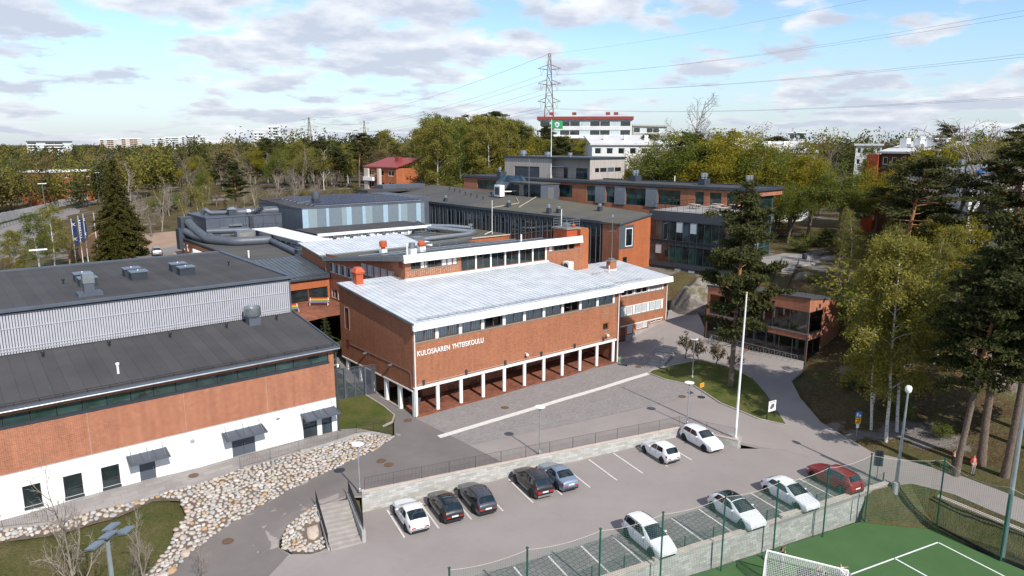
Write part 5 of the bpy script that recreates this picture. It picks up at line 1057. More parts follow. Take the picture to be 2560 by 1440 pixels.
 for a,b in zip(path[:-1],path[1:]):
  L=math.hypot(b[0]-a[0],b[1]-a[1]); n=int(L/1.1)
  for i in range(n+1):x,y=a[0]+(b[0]-a[0])*i/n,a[1]+(b[1]-a[1])*i/n; mb.cyl((x,y,15.55),(x,y,16.65),.03,n=4)
  mb.bar((*a,16.65),(*b,16.65),.05); mb.bar((*a,15.75),(*b,15.75),.03)
 mb.build('terrace_railing',MAT['black'],Lo)
 tabs=[(66.5,17.5),(70.0,15.2),(66.8,13.6),(70.8,12.4),(64.6,10.8)]; labs=['wooden picnic table at the back left of the roof terrace','wooden picnic table by the terrace doors','wooden picnic table in the middle of the roof terrace','wooden picnic table at the right of the roof terrace','wooden picnic table at the front rail of the roof terrace']
 for(x,y),lb in zip(tabs,labs):
  t=thing('picnic_table',lb,'picnic table',(x,y,15.58),R(-6),'picnic tables on the roof terrace'); MB().box(-.45,.45,-1,1,.7,.76).build('table_top',MAT['cap'],t)
  for s in(-1,1):MB().box(s*.75-.14,s*.75+.14,-1,1,.42,.47).build('bench_seat',MAT['cap'],t)
  for s in(-.7,.7):MB().bar((-.75,s,.42),(.75,s,.42),.05).bar((-.4,s,0),(-.2,s,.7),.05).bar((.4,s,0),(.2,s,.7),.05).build('leg_frame',MAT['black'],t)
 H=thing('timber_penthouse','pale timber clad penthouse on the roof of the rear school block','roof house')
 p1=(76.1,51.9); p2=(73.4,77.6); p3=(88.3,53.1); z0,z1=18.6,23.15; d1=np.array([-.1045,.9945]); nn=np.array([.9945,.1045])
 r0=np.array(p1)+d1*.2; rec0=np.array(p1)+d1*0.01; rec1=np.array(p1)+d1*11.5
 a0=tuple(np.array(p1)+nn*1.8); a1=tuple(np.array(p1)+d1*11.5+nn*1.8); a2=tuple(np.array(p1)+d1*11.5)
 W0=Wall(p2,a2,z0,z1); W0.op.append((3.2,11.2,z0+.1,z0+2.6)); mb=MB(); W0.slab(mb,3.25,11.15,z0+.1,z0+2.55,-.2,-.1); mb.build('roller_door',MAT['dark'],H)
 Wr=Wall(a1,a0,z0,z1)
 Wr.window(H,6.2,9.4,z0+.1,z0+2.5,3,1,'frame_dark','glass_green',.08,.08); Wr.window(H,2.6,3.8,z0+.1,z0+2.4,1,1,'frame_dark','glass',.1,name='door')
 Wf=Wall(p1,p3,z0,z1)
 for k in range(4):Wf.window(H,.9+k*2.6,.9+k*2.6+2.3,z0+1.7,z0+2.6,1,1,'frame_dark','glass' if k!=2 else 'darkclad',.08)
 mb=MB()
 for w in(W0,Wr,Wf,Wall(a2,a1,z0,z1),Wall(a0,p1,z0,z1),Wall(p3,(86,79),z0,z1),Wall((86,79),p2,z0,z1)):w.mesh(mb,.18)
 mb.build('timber_wall',MAT['timber'],H)
 poly=[p2,p1,p3,(86,79)]; mb=MB(); mb.prism([(p2[0]-.3,p2[1]+.2),(p1[0]-.3,p1[1]-.3),(p3[0]+.3,p3[1]-.3),(86.3,79.2)],z1,z1+.35); mb.build('roof',MAT['dark'],H)
 mb=MB(); mb.bar((*a1,z0+2.75),(a1[0]-1.2,a1[1]-2.5,z0+2.75),.1); mb.prism([(a1[0]-.1,a1[1]-.3),(a1[0]-1.5,a1[1]-.5),(a1[0]-1.1,a1[1]-4),(a1[0]+.2,a1[1]-4)],z0+2.7,z0+2.8); mb.build('door_canopy',MAT['glass_pale'],H)
 mb=MB(); b0=np.array(a2); b1=np.array(p1)
 for i in range(9):q=b0+(b1-b0)*i/8; mb.cyl((q[0]-.6,q[1],z0),(q[0]-.6,q[1],z0+1.1),.03,n=4)
 for z in(.2,.65,1.1):mb.bar((b0[0]-.6,b0[1],z0+z),(b1[0]-.6,b1[1],z0+z),.04)
 mb.build('railing',MAT['black'],H)
 for i,(x,y,r,h,lb)in enumerate(((77.0,75.0,.8,1.3,'wide galvanised fan drum at the left of the timber penthouse roof'),(78.0,67.5,.75,1.0,'middle galvanised fan drum on the timber penthouse roof'),(78.0,60.0,.5,.9,'small galvanised fan drum nearest the flagpole on the penthouse roof'))):
  o=auto_smooth(MB().lathe([(r*.75,0),(r*.75,.25),(r,.35),(r,h),(r*.9,h)],n=18).build('fan_drum',MAT['galv'])); o.location=(x,y,z1+.33); tag(o,lb,'fan','fan drums on the penthouse roof')
 def plant(x,y,z,lb,k=2):
  t=thing('roof_plant',lb,'roof plant',(x,y,z)); MB().box(-.9,.9,-.7,.7,0,1.2).build('plant_box',MAT['dark'],t)
  for j in range(k):auto_smooth(MB().lathe([(.25,1.2),(.25,1.5),(.4,1.55),(.4,2.2),(.2,2.25)],c=(-.5+j*.9,0,0),n=12).build('plant_cowl',MAT['galv'],t))
 plant(78.5,24.4,zt+.45,'dark roof plant box with two cowls in the middle of the rear roof'); plant(76.3,13.5,zt+.45,'large dark roof plant box at the glazed corner of the rear roof'); plant(79.5,42,zt+.45,'cluster of grey cowls in front of the timber penthouse',2); plant(70.0,74.5,zt+.45,'low dark roof plant box left of the timber penthouse',1)
 o=MB().cyl((0,0,0),(0,0,1.3),.1,n=8).build('roof_pipe',MAT['white']); o.location=(82.5,34.4,zt+.4); tag(o,'white pipe at the back edge of the rear roof','vent pipe')
 f=thing('flag_pole','white flagpole flying a green flag in front of the timber penthouse','flagpole',(75.0,63.0,zt))
 MB().cyl((0,0,0),(0,0,13.2),.1,.06,8).build('pole',MAT['white'],f)
 gm=NT('green_flag'); gm=gm.fin(gm.mix(gm.rng(gm.noise(.6,1),.4,.6),(.01,.20,.06),(.012,.26,.085)),.8)
 def cloth(w,h,mat,name,par,nx=14,nz=6,amp=.16,off=0.0,x0=0.,z0=0.,z1=None):
  vs=[];
  for i in range(nx+1):
   for j in range(nz+1):
    u=i/nx; v=j/nz; vs.append((x0+w*u*.93,amp*math.sin(u*7+v*1.2)*u+off,z0+h*(v-1)-.25*u*w*.3))
  q=[(i*(nz+1)+j,(i+1)*(nz+1)+j,(i+1)*(nz+1)+j+1,i*(nz+1)+j+1)for i in range(nx)for j in range(nz)]
  return MB().add(vs,q).build(name,mat,par,True)
 c=cloth(2.6,1.75,gm,'flag',f); c.location=(.1,0,13.1); c.rotation_euler=(0,0,R(-42))
 mb=MB(); wm=MAT['white']; bl=plain('flag_blue',(.02,.12,.42),.8)
 for s in(-.1,.1):pass
 vs=[]
 def fp(u,v,off):return(2.6*u*.93,.16*math.sin(u*7+v*1.2)*u+off,1.75*(v-1)-.25*u*2.6*.3)
 for off in(-.02,.02):
  mb=MB(); ring=[fp(.48+.2*math.cos(a)*(1+.12*math.sin(3*a)),.5+.33*math.sin(a),off)for a in np.linspace(0,2*math.pi,20,endpoint=False)]; mb.add(ring,[tuple(range(20))]);
  o=mb.build('flag_emblem',wm,f); o.location=c.location; o.rotation_euler=c.rotation_euler
  mb=MB()
  for k in range(6):
   a0=k*math.pi/3; mb.add([fp(.47,.5,off*1.6),fp(.47+.13*math.cos(a0),.5+.2*math.sin(a0),off*1.6),fp(.47+.13*math.cos(a0+.6),.5+.2*math.sin(a0+.6),off*1.6)],[(0,1,2)])
  o=mb.build('flag_star',bl,f); o.location=c.location; o.rotation_euler=c.rotation_euler
 l=thing('street_lamp','tall curved street lamp beyond the roof of the rear school block','street lamp',(112,50,8.2)); mb=MB(); mb.tube([(0,0,0),(0,0,12.2),(.5,0,13.0),(1.6,0,13.3)],.09,6); mb.build('pole',MAT['galv'],l); MB().box(1.3,2.5,-.2,.2,13.2,13.4).build('lamp_head',MAT['white'],l)
build_rear_block()
def build_pavilion():
 T=thing('glass_pavilion','two storey brick pavilion with full glass corner by the bike racks','building')
 X,Y0,Y1,XR=43.6,-16.4,-2.3,51.2; z0=.35; zt=lambda x:8.68-(x-43.6)*.137
 A=Wall((X,Y1),(X,Y0),z0,8.05,zt(X)); B=Wall((X,Y0),(XR,Y0),z0,zt(X),zt(XR))
 LA=A.L
 mb=MB(); mb.box(X+.3,XR-.3,Y0+.3,Y1-.2,.55,.6); mb.box(X+.35,XR-.3,Y0+.3,Y1-.2,4.05,4.2); mb.build('floor_slab',MAT['stair'],T)
 mb=MB(); mb.quad((XR-.3,Y0+.3,.6),(XR-.3,Y1,.6),(XR-.3,Y1,7.3),(XR-.3,Y0+.3,7.3)); mb.quad((X+.3,Y1-.1,.6),(XR,Y1-.1,.6),(XR,Y1-.1,7.2),(X+.3,Y1-.1,7.2)); mb.quad((X+.2,Y0+.2,7.25),(XR-.2,Y0+.2,7.2),(XR-.2,Y1,7.2),(X+.2,Y1,7.2)); mb.build('room_lining',MAT['sill'],T)
 for y in(-14,-11,-8.2,-5.5):MB().box(X+2.4,X+2.7,y,y+.3,.6,7.2).build('inner_column',MAT['white'],T)
 rr=random.Random(3)
 for k in range(16):
  x,y=X+1+rr.random()*4.5,Y0+1+rr.random()*12; z=.6 if k%2 else 4.2
  MB().box(x-.35,x+.35,y-.35,y+.35,z,z+.72).build('room_table',[MAT['cap'],MAT['curtain'],MAT['glass_pale']][k%3],T)
 MB().box(X+.9,X+1.6,-14.6,-13.6,4.2,5.7).build('notice_cabinet',MAT['paint_yellow'],T)
 def glaz(Wl,us,za,zb,wide):
  for a,b in zip(us[:-1],us[1:]):MB().quad(Wl.P(a+.03,za,-.06),Wl.P(b-.03,za,-.06),Wl.P(b-.03,zb,-.06),Wl.P(a+.03,zb,-.06)).build('pane',MAT['clear_dark'],T)
  mb=MB()
  for u in us:Wl.slab(mb,u-.04,u+.04,za,zb,-.12,.0)
  Wl.slab(mb,us[0],us[-1],za-.08,za+.02,-.14,.04); Wl.slab(mb,us[0],us[-1],zb-.05,zb+.04,-.14,.0); mb.build('glazing_bars',MAT['frame_dark'],T)
 A.op+=[(.5,LA-.001,4.6,7.1),(.15,LA-.001,z0+.3,3.75)]; B.op+=[(.001,3.15,4.6,7.1),(.001,3.15,z0+.3,3.7)]
 glaz(A,list(np.linspace(.5,LA-.1,7)),4.62,7.08,1); glaz(A,list(np.linspace(.15,LA-.1,9)),z0+.35,3.72,1)
 glaz(B,[.1,3.1],4.62,7.08,1); glaz(B,[.1,1.5,3.1],z0+.35,3.68,1)
 mb=MB(); A.mesh(mb,.2); B.mesh(mb,.2); Wall((XR,Y0),(XR,Y1),z0,zt(XR)).mesh(mb); Wall((XR,Y1),(X,Y1),z0,zt(XR),8.05).mesh(mb); mb.build('brick_wall',MAT['brick_pav'],T)
 mb=MB(); A.slab(mb,.4,LA+.06,4.42,4.55,0,.08); B.slab(mb,-.06,3.2,4.42,4.55,0,.08); mb.build('ledge',MAT['galv'],T)
 mb=MB(); A.slab(mb,LA-.12,LA+.03,z0+.3,7.1,-.1,.05); mb.build('corner_post',MAT['dark'],T)
 mb=MB(); B.slab(mb,3.3,B.L,z0-.4,1.3,0,.04); A.slab(mb,0,LA,z0-.6,z0+.25,0,.05); mb.build('concrete_base',MAT['concrete'],T)
 mb=MB(); mb.add([(X-.1,Y0-.1,zt(X)),(XR+.1,Y0-.1,zt(XR)),(XR+.1,Y1+.1,zt(XR)-.5),(X-.1,Y1+.1,8.05),(X-.1,Y0-.1,zt(X)+.2),(XR+.1,Y0-.1,zt(XR)+.2),(XR+.1,Y1+.1,zt(XR)-.3),(X-.1,Y1+.1,8.25)],[(0,3,2,1),(4,5,6,7),(0,1,5,4),(1,2,6,5),(2,3,7,6),(3,0,4,7)]); mb.build('roof',MAT['felt'],T)
 mb=MB(); [mb.cyl((X+4.6+.0*i,Y0+.5+i*1.3,zt(X+4.6)-.1-i*.03),(X+4.6,Y0+.5+i*1.3,zt(X+4.6)+.5-i*.03),.03,n=4)for i in range(10)]; mb.tube([(X+4.6,Y0+.5,zt(X+4.6)+.45),(X+4.6,Y0+12.2,zt(X+4.6)+.15)],.03,5); mb.build('roof_rail',MAT['black'],T)
MAT['paint_yellow']=plain('yellow_card',(.5,.38,.12),.7)
build_pavilion()
# ------------------------------------------------------------------ retaining walls, railings, steps
def seg_wall(T,pts,zt,zb,th,mat,name,cap=None,capth=.07,over=.04,capname='coping'):
 """wall along pts (outer face on the right hand), tops/bottoms as functions"""
 mb=MB(); mc=MB()
 for a,b in zip(pts[:-1],pts[1:]):
  d=np.array(b)-np.array(a); d=d/np.hypot(*d); n=np.array([-d[1],d[0]])*th
  q=[np.array(a),np.array(b),np.array(b)+n,np.array(a)+n]
  mb.hexa([(p[0],p[1],zb(*p))for p in q],[(p[0],p[1],zt(*p))for p in q])
  e=np.array([d[1],-d[0]])*over; q2=[np.array(a)+e,np.array(b)+e,np.array(b)+n-e,np.array(a)+n-e]
  mc.hexa([(p[0],p[1],zt(*p)+.004)for p in q2],[(p[0],p[1],zt(*p)+capth)for p in q2])
 o=mb.build(name,MAT[mat],T)
 if cap:mc.build(capname,MAT[cap],T)
 return o
def bar_fence(T,pts,zf,h=1.05,gap=.11,th=.011,mat='railing',post=2.2):
 mb=MB(); mr=MB()
 for a,b in zip(pts[:-1],pts[1:]):
  a=np.array(a,float); b=np.array(b,float); L=np.hypot(*(b-a)); n=max(2,int(L/gap))
  for i in range(n+1):
   p=a+(b-a)*i/n; z=zf(*p); mb.box(p[0]-th/2,p[0]+th/2,p[1]-th/2,p[1]+th/2,z+.08,z+h)
  k=max(1,int(L/post))
  for i in range(k+1):
   p=a+(b-a)*i/k; z=zf(*p); mr.box(p[0]-.012,p[0]+.012,p[1]-.012,p[1]+.012,z-.25,z+h)
  for z in(.1,h):
   for i in range(k):p=a+(b-a)*i/k; q=a+(b-a)*(i+1)/k; mr.bar((*p,zf(*p)+z),(*q,zf(*q)+z),.016)
 o=mb.build('fence_bars',MAT[mat],T); o['kind']='stuff'; mr.build('fence_rail',MAT[mat],T)
def build_walls():
 T=thing('retaining_wall','grey blockwork retaining wall along the upper row of parking bays','retaining wall')
 a,b,c=(-11.32,-10.68),(18.05,-18.1),(19.72,-23.2)
 seg_wall(T,[a,b],lambda x,y:.06,lambda x,y:zp1(x,y)-.3,.34,'block','wall_body','cap'); seg_wall(T,[(18.06,-18.1),c],lambda x,y:.06,lambda x,y:zp1(x,y)-.3,.34,'block','wall_body','cap')
 mb=MB(); mb.prism([(19.72,-23.22),(20.1,-23.3),(20.75,-23.0),(21.1,-22.4),(20.9,-21.7),(20.1,-21.5),(19.9,-22.4)],-.75,.02); mb.build('rounded_end',MAT['concrete'],T)
 F=thing('railing','thin dark bar railing along the top of the parking retaining wall','railing')
 bar_fence(F,[(-11.0,-10.55),(18.1,-17.9),(19.75,-22.9)],lambda x,y:.1)
 S=thing('parking_steps','concrete steps between dark railings leading down to the parking lot','stairs')
 n=10
 for k in range(n):
  v0=.1+k*.42; z=-.2-k*.137; q=[PK(u,v)for u,v in((-3.32,v0),(-1.12,v0),(-1.12,v0+.5),(-3.32,v0+.5))][::-1]; MB().prism(q,z-.35,z).build('step',MAT['stair'],S)
 W=thing('stair_wall','sloping concrete side wall of the parking steps with dark railing','retaining wall')
 ztop=lambda v:.14-.17*v
 a=[PK(-1.1,-.3),PK(-.83,-.3),PK(-.83,4.4),PK(-1.1,4.4)]; vv=[-.3,-.3,4.4,4.4]
 MB().hexa([(p[0],p[1],-2.0)for p in a][::-1],[(p[0],p[1],ztop(v))for p,v in zip(a,vv)][::-1]).build('wall_body',MAT['concrete'],W)
 bar_fence(W,[PK(-.96,-.2),PK(-.96,4.3)],lambda x,y:.12-.17*float(np.dot(np.array([x,y])-PW0,PV)),1.0,.09,.02)
 W=thing('stair_railing','dark bar railing between the stone mound and the parking steps','railing')
 a=[PK(-3.5,-.2),PK(-3.36,-.2),PK(-3.36,4.2),PK(-3.5,4.2)]; MB().hexa([(p[0],p[1],-2.0)for p in a][::-1],[(p[0],p[1],-.1-.33*v)for p,v in zip(a,(0,0,4.2,4.2))][::-1]).build('wall_body',MAT['concrete'],W)
 bar_fence(W,[PK(-3.43,-.1),PK(-3.43,4.1)],lambda x,y:-.08-.32*float(np.dot(np.array([x,y])-PW0,PV)),1.0,.09,.02)
 T=thing('pitch_wall','pale blockwork wall between the lower parking bays and football turf','retaining wall')
 zt=lambda x,y:(-.60 if x>11.6 else-.93 if x>0.4 else-1.23 if x>-10 else-1.5)+(x-11.6)*.004
 xs=[22.9,19.3,11.61,11.59,5.3,.41,.39,-9.99,-10.01,-30]; xs=xs[::-1]
 for x0,x1 in((-30,-10.02),(-10,.38),(.4,11.58),(11.6,20.6)):seg_wall(T,[(x0,LOWW(x0)),(x1,LOWW(x1))],lambda x,y,m=(x0+x1)/2:zt(m,0)+(x-m)*.012,lambda x,y:PITCH_Z-.3,.3,'block','wall_body','cap')
 seg_wall(T,[(20.62,LOWW(20.62)),(23.2,LOWW(23.2))],lambda x,y:-.5,lambda x,y:-1.9,.3,'block','wall_body','cap')
 for x in(20.3,18.9,14.8,9.9,5.2,.9,-3.6,-8):mb=MB(); y=LOWW(x); mb.box(x-.025,x+.025,y-.03,y,PITCH_Z,zt(x,0)-.05); mb.build('wall_joint',MAT['dark'],T)
 G=thing('mesh_fence','low green wire mesh fence along the edge of the lower bays','fence'); green=MAT['green']
 xs=np.arange(-9,23.2,2.45); mw=MB()
 for i,x in enumerate(xs):
  y=LOWW(x)+.38; z=zp1(x,y); MB().box(x-.035,x+.035,y-.035,y+.035,z,z+.95).build('fence_post',green,G)
  if i<len(xs)-1:
   x1=xs[i+1]; y1=LOWW(x1)+.38; z1=zp1(x1,y1)
   for h in np.arange(.1,.92,.2):mw.bar((x,y,z+h),(x1,y1,z1+h),.008)
   for k in range(1,24):f=k/24; mw.bar((x+(x1-x)*f,y+(y1-y)*f,z+(z1-z)*f+.08),(x+(x1-x)*f,y+(y1-y)*f,z+(z1-z)*f+.9),.006)
 o=mw.build('wire_mesh',green,G); o['kind']='stuff'
 for pts,lb in(([(-17.1,-.52),(-12,-.45),(-8.4,-.45),(-6.3,-.1),(-4.9,-.7),(-4.0,-2.45)],'thin dark railing along the slab path above the stone slope'),([(-36,.75),(-33.2,.55),(-30.6,-.2)],'short dark railing at the far end of the slab path')):
  F=thing('path_railing',lb,'railing'); bar_fence(F,pts,lambda x,y:zg(x,y)+.05,.95,.13,.011)
 F=thing('path_railing','short dark railing standing on the lawn beside the brick wing','railing'); bar_fence(F,[(-5.3,1.1),(-3.0,.5)],lambda x,y:zg(x,y)+.05,.8,.13,.011)
 mb=MB(); pl=dens([(-12,-.62),(-8.5,-.62),(-6.6,-.3),(-5.2,-.75),(-4.2,-2.6)],.8); [mb.bar((*a,zg(*a)+.0),(*b,zg(*b)+.0),.3,.3)for a,b in zip(pl[:-1],pl[1:])]; o=mb.build('path_kerb',MAT['concrete']); o['kind']='structure'
 S=thing('screen_gate','tall grey mesh screen with gate between the sports hall and brick wing','gate')
 p0,p1=np.array([-7.2,9.7]),np.array([-.05,7.75]); mb=MB(); mm=MB()
 for f in np.linspace(0,1,8):p=p0+(p1-p0)*f; w=.1 if int(round(f*7))in(4,6)else .04; mb.box(p[0]-w,p[0]+w,p[1]-w,p[1]+w,0,3.5)
 for z in(.15,1.3,3.1,3.48):mb.bar((*p0,z+.1),(*p1,z+.1),.06)
 mb.bar((*(p0+(p1-p0)*.58),.4),(*(p0+(p1-p0)*.85),2.6),.05); mb.build('screen_frame',MAT['darkclad'],S)
 for f in np.linspace(0,1,110):p=p0+(p1-p0)*f; mm.box(p[0]-.009,p[0]+.009,p[1]-.009,p[1]+.009,.15,3.45)
 for z in np.arange(.2,3.45,.055):mm.bar((*p0,z),(*p1,z),.012)
 o=mm.build('screen_mesh',MAT['darkclad'],S); o['kind']='stuff'
 S=thing('courtyard_steps','low concrete steps with handrail rising from the courtyard to the bike path','stairs')
 a=np.array([31.0,-5.2]); b=np.array([38.3,-2.3]); d=(b-a)/np.hypot(*(b-a)); nn=np.array([-d[1],d[0]])
 for k in range(9):
  q=[a+d*k*.8,a+d*(k*.8+.85),a+d*(k*.8+.85)+nn*2.0,a+d*k*.8+nn*2.0]; MB().prism([tuple(p)for p in q],-.3,.12+k*.1).build('step',MAT['stair'],S)
 mb=MB(); e=a+nn*2.05; f2=e+d*7.2; mb.tube([(*e,1.0),(*f2,1.95)],.025,5); [mb.cyl((*(e+d*k*.9),0),(*(e+d*k*.9),1.0+k*.12),.02,n=4)for k in range(9)]; mb.build('handrail',MAT['galv'],S)
 S=thing('hill_steps','long concrete steps with railings climbing the rocky slope to the glazed corner','stairs')
 a=np.array([60.5,-3.6]); b=np.array([74.5,2.4]); d=(b-a)/np.hypot(*(b-a)); nn=np.array([-d[1],d[0]])
 for k in range(17):
  q=[a+d*k*.9,a+d*(k*.9+.92),a+d*(k*.9+.92)+nn*2.4,a+d*k*.9+nn*2.4]; MB().prism([tuple(p)for p in q],3.5,4.7+k*.15).build('step',MAT['stair'],S)
 for s in(-.1,2.5):
  mb=MB(); e=a+nn*s; f2=e+d*15.3; mb.tube([(*e,5.6),(*f2,8.2)],.03,5); mb.tube([(*e,5.0),(*f2,7.6)],.02,5)
  for k in range(40):g=k/39; p=e+d*15.3*g; mb.cyl((*p,4.6+2.6*g),(*p,5.6+2.6*g),.014,n=4)
  mb.build('handrail',MAT['black'],S)
 o=patch('plaza',[(74,1.5),(79,1),(86,5),(84,10.4),(74.5,10.2),(71,6)],lambda x,y:np.full(np.shape(x),7.12),MAT['slabs'],0,3)
 R2=thing('plaza_railing','dark railing posts at the edge of the small plaza','railing'); mb=MB(); [mb.cyl((77+k*1.5,1.6+k*.5,7.1),(77+k*1.5,1.6+k*.5,8.2),.04,n=5)for k in range(5)]; mb.build('railing_post',MAT['black'],R2)
 o=auto_smooth(MB().lathe([(.35,0),(.42,.2),(.42,.9),(.3,1.0)],n=12).build('litter_bin',MAT['dark'])); o.location=(80.5,4.6,7.12); tag(o,'dark round litter bin on the small plaza','bin')
MAT['railing']=plain('railing_steel',(.055,.048,.044),.6); MAT['green']=plain('green_post',(.012,.085,.06),.45)
build_walls()
# ------------------------------------------------------------------ field stones
def build_stones():
 cols=[(.46,.41,.36),(.40,.39,.37),(.47,.38,.32),(.35,.35,.34),(.53,.50,.46),(.43,.39,.31),(.42,.35,.30),(.51,.46,.42)]
 mats=[]
 for i,c in enumerate(cols):
  t=NT('field_stone'); f=t.noise(3.5,5,.65); g=t.noise(16,3)
  oi=t.new('ShaderNodeObjectInfo'); col=t.mix(t.rng(f,.3,.7),tuple(x*.72 for x in c),tuple(min(1,x*1.12)for x in c)); col=t.mix(t.rng(g,.5,.75,0,.4),col,tuple(x*.5 for x in c)); mats.append(t.fin(col,.85,bump=t.noise(9,4),bs=.4,bd=.03))
 rust=NT('rusty_stone'); mats.append(rust.fin(rust.mix(rust.rng(rust.noise(4,4),.3,.7),(.33,.19,.08),(.46,.33,.2)),.85))
 meshes=[]
 for k in range(27):
  r=np.random.default_rng(100+k); n,m=8,4; vs=[(0,0,-.6)]; sq=r.uniform(.75,1.0); ph=r.uniform(0,6,4); am=r.uniform(.05,.14,4)
  for i in range(1,m):
   th=math.pi*i/m
   for j in range(n):
    a=2*math.pi*j/n; rad=1+am[0]*math.cos(2*a+ph[0])+am[1]*math.cos(3*a+ph[1])+am[2]*math.cos(4*a+ph[2]); s=math.sin(th)**.55
    vs.append((rad*s*math.cos(a),rad*s*math.sin(a)*sq,-.62*math.cos(th)+r.uniform(-.05,.05)))
  vs.append((0,0,.60)); fs=[(0,1+(j+1)%n,1+j)for j in range(n)]
  for i in range(m-2):fs+=[(1+i*n+j,1+i*n+(j+1)%n,1+(i+1)*n+(j+1)%n,1+(i+1)*n+j)for j in range(n)]
  b=1+(m-2)*n; fs+=[(b+j,b+(j+1)%n,len(vs)-1)for j in range(n)]
  me=MB().add(vs,fs).mesh('stone',mats[k%9],True); meshes.append((me,vs,fs))
 def fill(poly,zf,rmin,rmax,seed,near=None):
  r=np.random.default_rng(seed); P=np.array(poly); lo,hi=P.min(0),P.max(0); out=[]; grid={}
  for it in range(34000):
   x=lo[0]+(hi[0]-lo[0])*r.random(); y=lo[1]+(hi[1]-lo[1])*r.random(); rad=rmin+(rmax-rmin)*r.random()**2.2*max(.15,1-it/20000)
   if near is not None and r.random()<.6:rad=max(rad,near(x,y))
   if it>11000:rad=min(rad,rmin*(1.35 if it<22000 else 1.0))
   if not inpoly(poly,x,y):continue
   gx,gy=int(x//.7),int(y//.7); ok=True
   for i in range(-1,2):
    for j in range(-1,2):
     for(a,b,c)in grid.get((gx+i,gy+j),()):
      if(a-x)**2+(b-y)**2<((c+rad)*.80)**2:ok=False
   if ok:grid.setdefault((gx,gy),[]).append((x,y,rad)); out.append((x,y,rad))
  return out
 def lay(T,st,zf,seed,limit=300):
  r=np.random.default_rng(seed); d=sorted(st,key=lambda s:-s[2]/math.hypot(s[0]-CAM[0],s[1]-CAM[1],26)); bv=[]; bq=[]; bm=[]
  small_v=[]; small_f=[]; small_m=[]
  for i,(x,y,rad)in enumerate(d):
   e=.15; z=float(zf(x,y)[0]); nx=(float(zf(x-e,y)[0])-float(zf(x+e,y)[0]))/(2*e); ny=(float(zf(x,y-e)[0])-float(zf(x,y+e)[0]))/(2*e)
   nrm=Vector((nx,ny,1)).normalized(); q=nrm.to_track_quat('Z','Y').to_matrix().to_4x4()
   k=int(r.integers(0,27));
   if k%9==8 and r.random()<.5:k-=3
   s=rad*1.05; M=Matrix.Translation((x,y,z+.03))@q@Matrix.Rotation(r.uniform(0,6.28),4,'Z')@Matrix.Diagonal((s,s,s*.62,1))
   if i<limit:
    o=bpy.data.objects.new('stone',meshes[k][0]); o.matrix_world=M; link(o,T)
   else:
    b=len(small_v); small_v+=[tuple(M@Vector(v))for v in meshes[k][1]]; small_f+=[tuple(b+t for t in f)for f in meshes[k][2]]; small_m+=[k%9]*len(meshes[k][2])
  if small_v:
   me=bpy.data.meshes.new('small_stones'); me.from_pydata(small_v,[],small_f); [me.materials.append(m)for m in mats]; me.polygons.foreach_set('material_index',small_m); me.polygons.foreach_set('use_smooth',[True]*len(small_f)); me.update()
   o=bpy.data.objects.new('small_stones',me); link(o,T); o['kind']='stuff'
 zs=lambda x,y:rbf(x,y)
 T=thing('stone_slope','bank faced with rounded field stones below the slab path','stone bank'); patch('stone_bed',STONES,zs,MAT['stonebed'],.02,.8,parent=T)
 edge=[(-23.4,-8.3),(-21.8,-7.4),(-20.1,-6.7),(-17.9,-6.2),(-25,-9.4),(-26.3,-9.6),(-15.8,-5.7)]
 lay(T,fill(STONES,zs,.15,.27,3,lambda x,y:.42 if min(math.hypot(x-a,y-b)for a,b in edge)<.45 and x<-19 else 0),zs,4)
 T=thing('stone_mound','small rounded mound of field stones beside the parking steps','stone mound'); patch('stone_bed',ISLAND,zisl,MAT['stonebed'],.02,.6,parent=T)
 st=fill(ISLAND,zisl,.12,.26,8); st=[s for s in st if math.hypot(s[0]+15.9,s[1]+11.9)>.75]+[(-15.9,-11.9,.62)]; lay(T,st,zisl,9)
build_stones()
